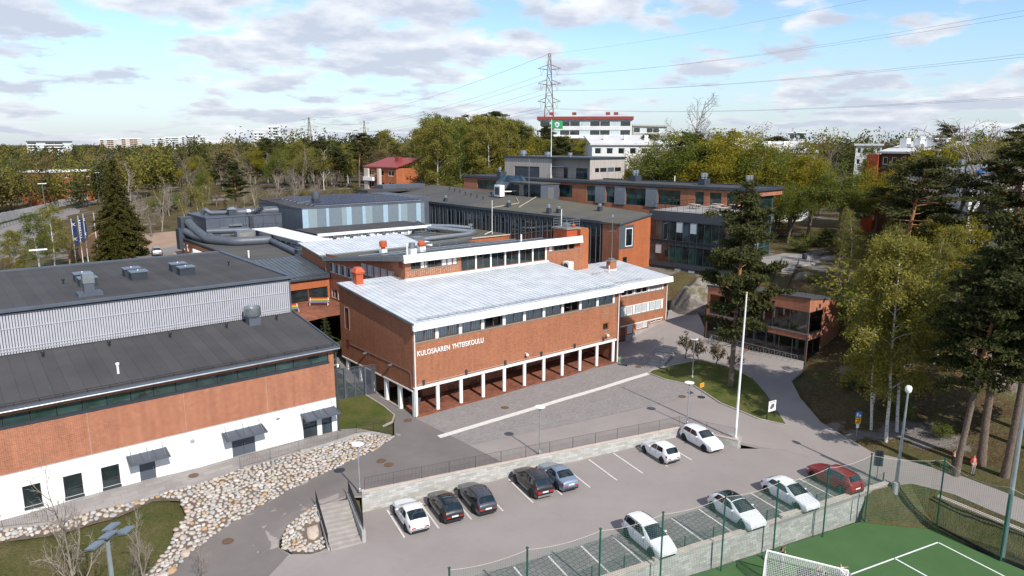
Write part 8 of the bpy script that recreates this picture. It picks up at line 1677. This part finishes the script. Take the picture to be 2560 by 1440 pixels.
# ------------------------------------------------------------------ background buildings
def along(px,D):
 a=YAW+math.atan2((px-1280)/FPX,math.cos(PITCH)+.2*math.sin(PITCH)); return CAM[0]+math.sin(a)*D,CAM[1]+math.cos(a)*D
def zpx(y,D):return CAM[2]-(y-358)/FPX*D*1.02
def block(name,lb,x0,x1,D,ytop,zbase,mats,floors=3,bays=6,depth=14,roof=None,ang=0.,cat='building',roofh=.6,slope=0.,winm='glass',band=None):
 a=np.array(along(x0,D)); b=np.array(along(x1,D*(1+ang))); T=thing(name,lb,cat); zt=zpx(ytop,D); F=Wall(a,b,zbase,zt); n=-F.n*depth; fh=min(3.2,(zt-zbase)/max(floors,1))
 w=F.L/bays; mb=MB()
 for i in range(floors):
  z1=zt-.7-i*fh; z0=z1-1.5
  if band:F.window(T,.6,F.L-.6,z0-.2,z1+.2,bays,1,'white',winm,.1,.15,rec=.2,panes=('glass','glass_pale','glass'))
  else:
   for j in range(bays):F.window(T,w*j+w*.22,w*(j+1)-w*.22,z0,z1,2 if w>3 else 1,1,'white',winm,.12,.12,rec=.15)
 F.mesh(mb,.3); c,d=b+n,a+n; Wall(b,c,zbase,zt).mesh(mb); Wall(c,d,zbase,zt).mesh(mb); Wall(d,a,zbase,zt).mesh(mb); mb.build('wall',MAT[mats],T)
 o=.5; e=F.d*o; f=F.n*o; q=[a-e+f,b+e+f,c+e-f,d-e-f]; mb=MB(); mb.add([(*q[0],zt),(*q[1],zt),(*q[2],zt+slope),(*q[3],zt+slope),(*q[0],zt+roofh),(*q[1],zt+roofh),(*q[2],zt+slope+roofh),(*q[3],zt+slope+roofh)],[(0,3,2,1),(4,5,6,7),(0,1,5,4),(1,2,6,5),(2,3,7,6),(3,0,4,7)]); r=mb.build('roof',MAT[roof or 'dark'],T)
 return T,F,zt
MAT['red_roof']=plain('red_sheet_roof',(.25,.045,.035),.5,var=.1); MAT['redwood']=plain('dark_red_boarding',(.12,.035,.025),.8); MAT['blue_tarp']=plain('blue_tarpaulin',(.03,.17,.52),.5,var=.2); MAT['pale_orange']=plain('pale_orange_render',(.52,.34,.22),.85,var=.08); MAT['offwhite']=plain('offwhite_render',(.62,.62,.61),.85,var=.06); MAT['terracotta']=plain('terracotta_wall',(.36,.19,.13),.85,var=.08); MAT['farroof']=plain('pale_sheet_roof',(.55,.54,.53),.6,var=.1,sc=.3)
def build_background():
 T,F,zt=block('apartment_block','white apartment block with bright red roof beside the pylon',1345,1578,275,303,5,'offwhite',5,9,15,'red_roof',.0,roofh=1.2,band=True)
 mb=MB(); [F.slab(mb,u,u+1.6,zt+1.8,zt+2.8,-3,-1.5)for u in(4,12.5,25,28)]; mb.build('chimney',MAT['red_roof'],T)
 mb=MB(); [F.slab(mb,.3,F.L-.3,zt-3.3*i-3.4,zt-3.3*i-2.3,.02,1.3)for i in range(1,4)]; mb.build('balcony',MAT['white'],T)
 block('apartment_block','grey apartment block right of the red roofed one',1580,1665,285,318,5,'concrete',5,5,12,'concrete',.04,band=True)
 for x0,x1,D,y,lb,fl in((1480,1655,185,362,'white block with pale roof behind the yellow trees, left one',4),(1800,1905,175,372,'white block with pale roof behind the yellow trees, middle one',4),(1905,2040,178,378,'white block with pale roof right of the glazed corner roof',4),(1655,1800,190,375,'white block half hidden behind the very tall bare tree',4)):
  T,F,zt=block('terraced_block',lb,x0,x1,D,y,4,'offwhite',fl,6,11,'farroof',.02,roofh=.4,slope=2.2); mb=MB(); [F.slab(mb,F.L*f,F.L*f+.9,zt+.8,zt+2.6,-5,-4)for f in(.2,.5,.8)]; mb.build('chimney',MAT['white'],T)
 T,F,zt=block('boarded_house','dark red boarded house with pale roof and white chimneys',2205,2345,165,378,6,'redwood',2,6,12,'farroof',-.03,roofh=.4,slope=2.0); mb=MB(); [F.slab(mb,F.L*f,F.L*f+1.4,zt+.5,zt+3.0,-5,-3.5)for f in(.15,.4,.65,.85)]; mb.build('chimney',MAT['white'],T); mb=MB(); F.slab(mb,-2.6,-.2,6,zt-.2,-2,.6); mb.build('red_porch',MAT['orange'],T)
 T,F,zt=block('grey_roofed_house','low house with grey roof and bright blue tarpaulins',2275,2440,128,425,9.5,'offwhite',1,6,12,'metalgrey',-.06,roofh=.4,slope=1.4); mb=MB(); F.slab(mb,1.0,4.6,zt+.7,zt+1.1,-3,-.2); F.slab(mb,9.5,11.5,zt+.9,zt+1.2,-4,-1); mb.build('tarpaulin',MAT['blue_tarp'],T); mb=MB(); F.slab(mb,4.9,5.6,zt+.8,zt+2.6,-5,-4.3); F.slab(mb,10.5,11.2,zt+.8,zt+2.8,-7,-6.3); mb.build('flue',MAT['galv'],T)
 block('distant_house','small white house above the trees right of the bare tree',1968,2012,330,335,5,'offwhite',3,3,10,'white',0,band=True); block('distant_house','low white house left of the dark red boarded house',2140,2205,240,362,5,'offwhite',2,4,10,'farroof',0)
 T,F,zt=block('red_roofed_house','brick house with red lean-to roof and balcony among the birches',912,988,212,414,6,'brick_orange',3,3,8,'red_roof',-.05,roofh=.3,slope=2.4); mb=MB(); F.slab(mb,.2,2.0,5,zt-.2,.3,.9); F.slab(mb,6.5,7.4,5,zt-.2,.3,1.2); mb.build('concrete_fin',MAT['cap'],T); mb=MB(); F.slab(mb,.2,4.5,zt-3.6,zt-2.6,.2,1.3); mb.build('balcony',MAT['white'],T); mb=MB(); F.slab(mb,7.5,9,zt+1.6,zt+3,-6,-4.6); mb.build('chimney',MAT['red_roof'],T)
 block('flat_roofed_house','low red brick building with white roof beyond the road',108,238,330,418,2,'brick_orange',2,7,16,'white',.04,roofh=.5)
 for x0,x1,D,y,m,lb,fl in((250,293,1400,352,'pale_orange','left of the pair of pale orange tower blocks on the horizon',7),(303,355,1300,350,'pale_orange','right of the pair of pale orange tower blocks on the horizon',8),(378,418,1500,350,'offwhite','lower white tower block on the horizon',7),(413,455,1450,347,'offwhite','middle white tower block on the horizon',8),(453,490,1480,345,'concrete','grey glassy tower block on the horizon',8),(486,522,1460,346,'offwhite','white tower block at the right end of the horizon group',8),(66,180,1100,357,'offwhite','long dark roofed block at the far left of the horizon',3),(672,702,900,323,'offwhite','white tower block peeping above the pines',8),(636,664,950,336,'offwhite','low white block peeping above the pines',6)):
  block('tower_block',lb,x0,x1,D,y,0,m,fl,5,18,'dark' if 'dark' in lb else 'white',0,roofh=1.5,band=True)
 T=thing('noise_barrier','long pale noise barrier beyond the road at the far left','fence')
 pts=[(-34,150),(-24,185),(-12,220),(4,256),(25,292)]
 for a,b in zip(pts[:-1],pts[1:]):
  n=6
  for i in range(n):
   p=np.array(a)+(np.array(b)-np.array(a))*i/n; q=np.array(a)+(np.array(b)-np.array(a))*(i+.985)/n; z=zg(*p); MB().bar((*p,z+1.7),(*q,z+1.7),.12,2.6).build('barrier_panel',MAT['farroof'],T)
 T=thing('mesh_fence','green mesh fence between the road and noise barrier','fence'); mb=MB()
 pts=[(-30,140),(-19,178),(-6,214),(14,254)]
 for a,b in zip(pts[:-1],pts[1:]):
  n=14; a=np.array(a); b=np.array(b)
  for i in range(n):p=a+(b-a)*i/n; z=zg(*p); mb.cyl((*p,z),(*p,z+2),.05,n=4)
  for h in(.2,.8,1.4,2.0):mb.bar((*a,zg(*a)+h),(*b,zg(*b)+h),.03)
 o=mb.build('fence_panel',MAT['green'],T)
 T=thing('garden_wall','terracotta wall running back beside the blue banners','wall'); mb=MB(); pts=[(-15,97),(-11.5,107),(-7,119),(-3,128)]; [mb.bar((*a,zg(*a)+1.5),(*b,zg(*b)+1.5),.3,3.4)for a,b in zip(pts[:-1],pts[1:])]; mb.build('wall_body',MAT['terracotta'],T); [MB().lathe([(.12,0),(.15,.15),(.06,.25)],c=(x,y,6.4),n=8).build('wall_lamp',MAT['dark'],T)for x,y in((-14.3,96.4),(-13,100.4))]
 navy=plain('navy_banner',(.012,.03,.12),.7)
 for i,(x,y,h,lb)in enumerate(((-14.2,95.5,8.6,'white pole with navy banner, left of the three banners'),(-13.0,96.0,9.0,'white pole with lettered navy banner, middle of the three'),(-12.0,97.0,9.2,'white pole with narrow navy banner, right of the three'),(-9.7,100.5,9.0,'bare white pole right of the navy banners'))):
  t=thing('banner_pole',lb,'flagpole',(x,y,zg(x,y)),0,'banner poles behind the sports hall'); MB().cyl((0,0,0),(0,0,h),.07,.04,7).build('pole',MAT['white'],t)
  if i<3:
   w=(1.15,1.0,.5)[i]; vs=[];
   for k in range(9):
    for j in range(5):u=j/4; vs.append((w*u*.8,.18*math.sin(u*4+k*.7)*u,h-.3-k*.55-u*.35))
   MB().add(vs,[(k*5+j,(k+1)*5+j,(k+1)*5+j+1,k*5+j+1)for k in range(8)for j in range(4)]).build('banner',navy,t,True); t.rotation_euler=(0,0,R(-35))
   mb=MB()
   for z in(h-1.3,h-4.0)if i!=1 else[h-1.0-.45*q for q in range(8)]:
    s=.5 if i!=1 else .22
    for(a,b)in(((0,0),(0,1)),((0,.5),(.8,1)),((0,.5),(.8,0))):mb.bar((.25*w+a[0]*s*w,-.2,z+a[1]*s),(.25*w+b[0]*s*w,-.2,z+b[1]*s),.08,.02,up=(0,1,0))
    mb.build('banner_letter',MAT['white'],t); mb=MB()
 for i,(px,D,y,lb)in enumerate(((92,205,440,'tall twin headed road lamp at the far left'),(232,300,420,'slim road lamp left of the large spruce'),(60,100,575,'small white lamp head above the left birches'))):
  x,y0=along(px,D); z=zg(x,y0); h=zpx(y,D)-z; t=thing('road_lamp',lb,'street lamp',(x,y0,z)); MB().cyl((0,0,0),(0,0,h),.1,.06,6).build('pole',MAT['galv'],t); MB().box(-.9,.9,-.15,.15,h,h+.15).build('lamp_head',MAT['white'],t)
 def pylon(px,D,ytop,arms,lb,w0=3.2):
  x,y=along(px,D); zb=zg(x,y); zt=zpx(ytop,D); H=zt-zb; t=thing('power_pylon',lb,'pylon',(x,y,zb),-YAW); mb=MB(); lev=np.linspace(0,1,13)**.92; wd=lambda f:w0*(1-f)**1.1+.45
  for a,b in zip(lev[:-1],lev[1:]):
   A=[(s*wd(a),q*wd(a),a*H)for s,q in((-1,-1),(1,-1),(1,1),(-1,1))]; B=[(s*wd(b),q*wd(b),b*H)for s,q in((-1,-1),(1,-1),(1,1),(-1,1))]
   for i in range(4):j=(i+1)%4; mb.bar(A[i],B[i],.2); mb.bar(A[i],B[j],.11); mb.bar(A[j],B[i],.11); mb.bar(B[i],B[j],.11)
  mb.build('lattice_tower',MAT['rust'],t); tips=[]
  for z,hw in arms:
   mb=MB(); zz=zpx(z,D)-zb; k=wd(zz/H)
   for s in(-1,1):
    for q in(-k,k):mb.bar((s*k,q,zz),(s*hw,0,zz+.5),.15); mb.bar((s*k,q,zz+1.8),(s*hw,0,zz+.5),.12)
    mb.bar((s*(hw-.9),0,zz+.6),(s*(hw*.72),0,zz-2.2),.08); mb.bar((s*hw*.45,0,zz+.5),(s*(hw*.72),0,zz-2.2),.08)
    c,sn=math.cos(-YAW),math.sin(-YAW); tips.append(Vector((x+s*hw*.72*c,y+s*hw*.72*sn,zb+zz-2.2)))
   mb.build('cross_arm',MAT['rust'],t)
  top=Vector((x,y,zt)); return tips,top
 tips,top=pylon(1371,300,152,((188,4.6),(222,4.6),(263,4.6)),'tall lattice power pylon rising behind the red roofed block')
 tl,topl=pylon(775,760,300,((306,7),(322,9)),'distant squat power pylon on the left skyline'); t2,top2=pylon(912,900,306,((312,6),(325,6)),'faint distant power pylon above the birches')
 Wr=MAT['dark']
 def wire(a,px,y,D,sag,lb):
  x,y0=along(px,D); b=Vector((x,y0,zpx(y,D)))if D else px; pts=[a.lerp(b,f)-Vector((0,0,sag*4*f*(1-f)))for f in np.linspace(0,1,25)]; o=MB().tube(pts,.02,4).build('power_line',Wr); tag(o,lb,'power line','power lines')
 for k,(i,y)in enumerate(((1,92),(0,104),(3,178),(2,185),(5,262),(4,266))):wire(tips[i],2720,y,165,2.2,['upper pair','upper pair','middle pair','middle pair','lower pair','lower pair'][k]+' of power lines running to the right, '+('near' if k%2 else 'far')+' line')
 wire(top,2720,8,165,2,'topmost power line running from the pylon to the right edge')
 for k,i in enumerate((0,1,2,3,4,5)):
  b=tl[k%4]; pts=[tips[i].lerp(b,f)-Vector((0,0,9*4*f*(1-f)))for f in np.linspace(0,1,25)]; o=MB().tube(pts,.035,4).build('power_line',Wr); tag(o,('upper','upper','middle','middle','lower','lower')[k]+' '+('left' if k%2==0 else 'right')+' power line sagging from the tall pylon to the left skyline','power line','power lines')
 pts=[top.lerp(topl,f)-Vector((0,0,8*4*f*(1-f)))for f in np.linspace(0,1,25)]; o=MB().tube(pts,.05,4).build('power_line',Wr); tag(o,'topmost power line sagging from the tall pylon to the left skyline','power line','power lines')
build_background()
# ------------------------------------------------------------------ people, goal, bicycles, small things
def person(label,loc,rz,top,legs,hair,pose,scale=1.):
 J=dict(pel=(0,0,.95),ch=(0,.02,1.28),nk=(0,.02,1.47),hd=(0,.03,1.60),tp=(0,.03,1.74),sl=(.18,.02,1.41),sr=(-.18,.02,1.41),hl=(.1,0,.9),hr=(-.1,0,.9),kl=(.11,-.03,.5),kr=(-.11,-.03,.5),al=(.11,.02,.09),ar=(-.11,.02,.09),tl=(.12,-.17,.04),tr=(-.12,-.17,.04),el=(.24,.03,1.13),er=(-.24,.03,1.13),wl=(.23,-.08,.9),wr=(-.23,-.08,.9)); J.update(pose)
 for s in 'lr':
  w=np.array(J['w'+s]); e=np.array(J['e'+s]); d=w-e; d/=np.linalg.norm(d)+1e-6; J['p'+s]=tuple(w+d*.08); n=np.cross(d,(0,1,.2)); n/=np.linalg.norm(n)+1e-6
  for i,q in enumerate((-.03,-.01,.01,.03)):J['f%d%s'%(i,s)]=tuple(w+d*(.17-.012*abs(i-1))+n*q+np.array([0,-.015,0]))
  J['t'+s+'h']=tuple(w+d*.09+n*.055)
 E=[('pel','ch'),('ch','nk'),('nk','hd'),('hd','tp'),('ch','sl'),('ch','sr'),('pel','hl'),('pel','hr')]+[(a+s,b+s)for s in 'lr' for a,b in(('h','k'),('k','a'),('a','t'),('s','e'),('e','w'),('w','p'))]+[('p'+s,'f%d%s'%(i,s))for s in 'lr' for i in range(4)]+[('w'+s,'t'+s+'h')for s in 'lr']
 rad=dict(pel=.155,ch=.165,nk=.062,hd=.1,tp=.075,sl=.075,sr=.075,hl=.1,hr=.1,kl=.065,kr=.065,al=.05,ar=.05,tl=.045,tr=.045,el=.052,er=.052,wl=.034,wr=.034,pl=.036,pr=.036)
 names=list(J); idx={n:i for i,n in enumerate(names)}; me=bpy.data.meshes.new('person'); me.from_pydata([J[n]for n in names],[(idx[a],idx[b])for a,b in E],[]); o=bpy.data.objects.new('tmp',me); COL.objects.link(o)
 o.modifiers.new('s','SKIN'); sv=me.skin_vertices[0].data
 for n in names:q=rad.get(n,.0095); sv[idx[n]].radius=(q,q*(.72 if n in('ch','pel')else 1)); sv[idx[n]].use_root=n=='pel'
 m=o.modifiers.new('d','SUBSURF'); m.levels=1; m.render_levels=1
 bpy.context.view_layer.update(); ev=o.evaluated_get(bpy.context.evaluated_depsgraph_get()); bme=bpy.data.meshes.new_from_object(ev); bpy.data.objects.remove(o)
 bme.materials.clear(); [bme.materials.append(x)for x in(top,legs,MAT['skin'],hair,MAT['plastic'])]; P=np.array([J[n]for n in names]); part={}
 for n in names:part[n]=1 if n in('hl','hr','kl','kr','al','ar','pel')else 4 if n in('tl','tr')else 2 if n in('hd','nk','wl','wr','pl','pr')or n[0]=='f' or n[-1]=='h' else 3 if n=='tp' else 0
 pid=np.array([part[n]for n in names]); hd=np.array(J['hd'])
 for f in bme.polygons:
  c=np.array(f.center); k=pid[int(np.argmin(((P-c)**2).sum(1)))]
  if np.linalg.norm(c-hd)<.17 and(c[1]>hd[1]+.02 or c[2]>hd[2]+.07):k=3
  f.material_index=int(k); f.use_smooth=True
 p=bpy.data.objects.new('person',bme); link(p); p.location=loc; p.rotation_euler=(0,0,rz); p.scale=(scale,)*3; tag(p,label,'person')
 fc=MB(); h=np.array(J['hd']); [fc.lathe([(.004,-.012),(.014,0),(.004,.012)],c=(h[0]+s*.035,h[1]-.098,h[2]+.02),n=6)for s in(-1,1)]; fc.build('eyes',MAT['plastic'],p); fc=MB(); fc.add([(h[0]-.015,h[1]-.095,h[2]-.02),(h[0]+.015,h[1]-.095,h[2]-.02),(h[0],h[1]-.125,h[2]-.015),(h[0],h[1]-.095,h[2]+.03)],[(0,1,2),(0,2,3),(1,3,2)]); fc.build('nose',MAT['skin'],p); fc=MB(); fc.box(h[0]-.03,h[0]+.03,h[1]-.098,h[1]-.088,h[2]-.055,h[2]-.043); fc.build('mouth',MAT['redshutter'],p)
 return p
MAT['skin']=plain('skin',(.48,.27,.18),.6,var=.05)
def build_people():
 C=lambda n,c:plain(n,c,.85,var=.12,sc=6); red=C('red_jacket',(.5,.03,.03)); blk=C('black_clothing',(.015,.015,.017)); gry=C('grey_trousers',(.22,.22,.23)); wh=C('white_shirt',(.7,.7,.72)); br=C('brown_hair',(.05,.028,.016)); fair=C('fair_hair',(.3,.18,.08))
 pocket=dict(wl=(.19,-.06,.96),wr=(-.19,-.06,.96),el=(.3,.06,1.15),er=(-.3,.06,1.15)); x,y=30.05,-38.75; person('person in a red jacket and grey trousers standing by the roadside trees',(x,y,zg(x,y)+.02),R(-25),red,gry,br,pocket)
 phone=dict(wl=(.06,-.27,1.22),wr=(-.05,-.27,1.2),el=(.25,-.06,1.12),er=(-.25,-.06,1.12),hd=(0,-.02,1.6),tp=(0,-.05,1.73)); x,y=29.9,-37.3; person('person in black with arms raised to the chest beside the one in red',(x,y,zg(x,y)+.02),R(-20),blk,blk,br,phone)
 person('person in a black top and grey trousers standing by the goal',(8.6,-34.25,PITCH_Z+.01),R(65),blk,gry,br,dict(wl=(.07,-.2,1.55),wr=(-.05,-.22,1.3),el=(.22,-.16,1.3),er=(-.25,-.1,1.2),kl=(.13,-.08,.5),al=(.16,.05,.09),tl=(.18,-.14,.04)),.98)
 sit=dict(pel=(0,0,.18),ch=(0,.08,.5),nk=(0,.07,.69),hd=(0,.05,.82),tp=(0,.04,.96),sl=(.18,.08,.63),sr=(-.18,.08,.63),hl=(.1,-.05,.17),hr=(-.1,-.05,.17),kl=(.17,-.45,.42),kr=(-.17,-.45,.42),al=(.15,-.72,.09),ar=(-.15,-.72,.09),tl=(.15,-.9,.05),tr=(-.15,-.9,.05),el=(.28,-.12,.5),er=(-.26,-.1,.45),wl=(.3,-.38,.55),wr=(-.2,-.34,.5))
 person('person in black sitting on the turf behind the goal net holding something orange',(9.6,-36.4,PITCH_Z+.01),R(70),blk,blk,br,sit,.97); person('fair haired person in a white shirt sitting on the turf',(11.0,-37.3,PITCH_Z+.01),R(40),wh,gry,fair,sit,.97)
 o=auto_smooth(MB().lathe([(.02,-.08),(.09,-.05),(.1,.03),(.04,.1)],n=10).build('orange_bag',MAT['orange'])); p=Matrix.Rotation(R(70),3,'Z')@Vector((.33,-.55,.55)); o.location=(9.6+p.x,-36.4+p.y,PITCH_Z+p.z); tag(o,'small orange bag held by the person sitting on the turf','bag')
 a=np.array([6.77,-34.16]); d=np.array([2.44,-5.77]); d/=np.hypot(*d); b=a+d*5; n=np.array([d[1],-d[0]]);
 if n[0]>0:n=-n
 G=thing('football_goal','white football goal with net at the edge of the turf','goal'); mb=MB(); z0,z1=PITCH_Z,PITCH_Z+2.1; A=lambda p,z:(p[0],p[1],z)
 mb.tube([A(a,z0),A(a,z1),A(b,z1),A(b,z0)],.06,8); mb.build('goal_frame',MAT['white'],G); mb=MB()
 for p in(a,b):mb.tube([A(p,z1),A(p+n*.7,z1-.15),A(p+n*1.5,z0)],.035,6); mb.tube([A(p,z0+.03),A(p+n*1.5,z0+.03)],.035,6); mb.bar(A(p,z1-.02),A(p+n*.7,z1-.17),.04)
 mb.tube([A(a+n*1.5,z0+.03),A(b+n*1.5,z0+.03)],.035,6); mb.build('back_frame',MAT['white'],G); mb=MB(); t=.012
 for k in range(46):p=a+(b-a)*k/45; mb.bar(A(p,z1),A(p+n*.7,z1-.15),t); mb.bar(A(p+n*.7,z1-.15),A(p+n*1.5,z0+.02),t)
 for f in np.linspace(0,1,20):p=n*(.7+.8*f); z=z1-.15-(z1-.15-z0)*f; mb.bar(A(a+p,z),A(b+p,z),t)
 for f in np.linspace(0,1,7):mb.bar(A(a+n*.7*f,z1-.15*f),A(b+n*.7*f,z1-.15*f),t)
 for p in(a,b):
  for f in np.linspace(.08,.95,13):zz=z1-(z1-z0)*f; k=.7+.8*max(0,f-.07); mb.bar(A(p,zz),A(p+n*k,zz),t)
  for f in(.15,.3,.45,.6,.75,.9):mb.bar(A(p+n*f,z1-.1),A(p+n*f*1.6,z0),t)
 o=mb.build('goal_net',MAT['white'],G); o['kind']='stuff'
 o=MB().box(-.5,.5,-.3,.3,0,.08).box(-.2,.4,-.5,.2,.05,.14).build('jacket',blk); o.location=(9.3,-35.5,PITCH_Z+.01); o.rotation_euler=(0,0,.5); tag(o,'dark jacket lying on the turf behind the goal','jacket')
 def bike(label,loc,rz,c,lean=.1):
  t=thing('bicycle',label,'bicycle',loc,rz,'bicycles'); m=plain('bicycle_paint',c,.4)
  for x in(-.52,.52):
   w=MB(); w.tube([(x+.33*math.cos(a),0,.34+.33*math.sin(a))for a in np.linspace(0,2*math.pi,17)],.018,5,False); [w.bar((x,0,.34),(x+.32*math.cos(a),0,.34+.32*math.sin(a)),.004)for a in np.linspace(0,6.28,10,endpoint=False)]; w.build('wheel',MAT['plastic'],t)
  f=MB(); [f.cyl(p,q,.018,n=5)for p,q in(((-.52,0,.34),(-.1,0,.3)),((-.1,0,.3),(-.22,0,.8)),((-.52,0,.34),(-.2,0,.72)),((-.1,0,.3),(.36,0,.75)),((-.2,0,.72),(.35,0,.82)),((.35,0,.9),(.52,0,.34)))]; f.build('frame',m,t); MB().box(-.34,-.1,-.07,.07,.8,.86).build('saddle',MAT['plastic'],t); MB().tube([(.25,-.28,.98),(.36,-.1,.98),(.36,.1,.98),(.25,.28,.98)],.015,5).build('handlebar',MAT['galv'],t); t.rotation_euler=(lean,0,rz)
 for x,y,rz,c,lb in((4.4,2.2,1.4,(.03,.03,.035),'dark bicycle in the colonnade behind the first column'),(6.6,3.2,1.5,(.05,.05,.06),'dark bicycle between the first two columns'),(9.0,2.8,1.3,(.2,.03,.03),'reddish bicycle parked among others behind the third column'),(9.6,3.2,1.5,(.03,.04,.06),'dark bicycle tight beside the reddish one'),(10.4,3.0,1.6,(.04,.04,.04),'outermost dark bicycle of the cluster in the colonnade')):bike(lb,(x,y,.17),rz,c)
 for x,y,rz,c,lb in((42.4,-9.2,.2,(.45,.02,.02),'red bicycle leaning at the bike rack of the pavilion'),(42.4,-3.9,.3,(.3,.3,.32),'silver bicycle at the upper end of the bike rack'),(42.3,-4.6,.1,(.03,.03,.04),'dark bicycle beside the silver one at the bike rack')):bike(lb,(x,y,zg(x,y)+.02),rz,c)
 t=thing('bike_rack','long row of steel bike hoops along the glass pavilion','bike rack')
 for k in range(17):
  y=-15.6+k*.74; z=zg(42.9,y); MB().tube([(42.5,y,z),(42.5,y,z+.75),(43.2,y,z+.75),(43.2,y,z)],.022,5).build('hoop',MAT['galv'],t)
 MB().bar((43.2,-15.6,zg(42.9,-15.6)+.78),(43.2,-3.8,zg(42.9,-3.8)+.78),.05).build('top_rail',MAT['galv'],t)
 for x,y,c,lb in((28.5,-1.4,(.1,.55,.05),'green electric scooter standing at the corner of the colonnade'),(30.95,-5.55,(.02,.1,.22),'blue and black electric scooter at the foot of the steps')):
  t=thing('electric_scooter',lb,'scooter',(x,y,zg(x,y)+.03),1.9); m=plain('scooter_paint',c,.4); MB().box(-.45,.4,-.07,.07,.1,.15).build('deck',MAT['plastic'],t); MB().cyl((.45,0,.12),(.35,0,1.15),.035,n=7).build('stem',m,t); MB().bar((.35,-.25,1.15),(.35,.25,1.15),.035).build('handlebar',MAT['plastic'],t); [MB().lathe([(.03,-.025),(.11,-.025),(.11,.025),(.03,.025)],c=(xx,0,.11),n=12,ax='y').build('wheel',MAT['tyre'],t)for xx in(-.48,.5)]
 o=MB().hexa([(-.35,-.45,0),(.35,-.45,0),(.35,.45,0),(-.35,.45,0)],[(-.45,-.55,.9),(.45,-.55,.9),(.45,.55,.9),(-.45,.55,.9)]).build('waste_container',MAT['darkclad'],None,bevel=.03); o.location=(1.6,2.6,.17); tag(o,'grey waste container behind the corner column','waste container')
 RB=[(.5,.03,.03),(.6,.2,.02),(.62,.42,.03),(.05,.3,.1),(.05,.15,.5),(.2,.05,.3)]; RM=[plain('rainbow_slat',c,.6,var=.05)for c in RB]
 for i,(x,y,rz)in enumerate(((-.4,29.2,0.),(4.0,30.0,-.6))):
  t=thing('rainbow_bench',['rainbow slatted bench left on the raised terrace by the hall','rainbow slatted bench right on the raised terrace, turned sideways'][i],'bench',(x,y,zg(x,y)+.14),rz,'rainbow benches'); [MB().box(-1.3,1.3,-.3+.12*k,-.2+.12*k,.42,.46).build('seat_slat',RM[5-k],t)for k in range(4)]; [MB().box(-1.3,1.3,.22+.03*k,.25+.03*k,.52+.12*k,.62+.12*k).build('back_slat',RM[3-k],t)for k in range(4)]; [MB().bar((s,-.25,0),(s,-.25,.42),.06).bar((s,.2,0),(s,.3,1.0),.06).build('leg',MAT['white'],t)for s in(-1.15,1.15)]
build_people()
# ------------------------------------------------------------------ labels: things alike are told apart by their order in the picture
def relabel():
 W0=['leftmost','second','third','fourth','fifth','sixth','seventh','eighth','ninth','tenth']; by={}
 for o in SC.objects:
  if o.parent is None and 'label' in o:by.setdefault(o['label'],[]).append(o)
 for lb,os in by.items():
  if len(os)<2:continue
  os.sort(key=lambda o:cam_px(*o.location)[0]); n=len(os)
  for i,o in enumerate(os):
   w='leftmost' if i==0 else 'rightmost' if i==n-1 else(W0[i]if i<10 else '%d%s'%(i+1,{1:'st',2:'nd',3:'rd'}.get((i+1)%10 if not 10<(i+1)%100<14 else 0,'th')))+' from left'
   o['label']=w+', '+lb
relabel()
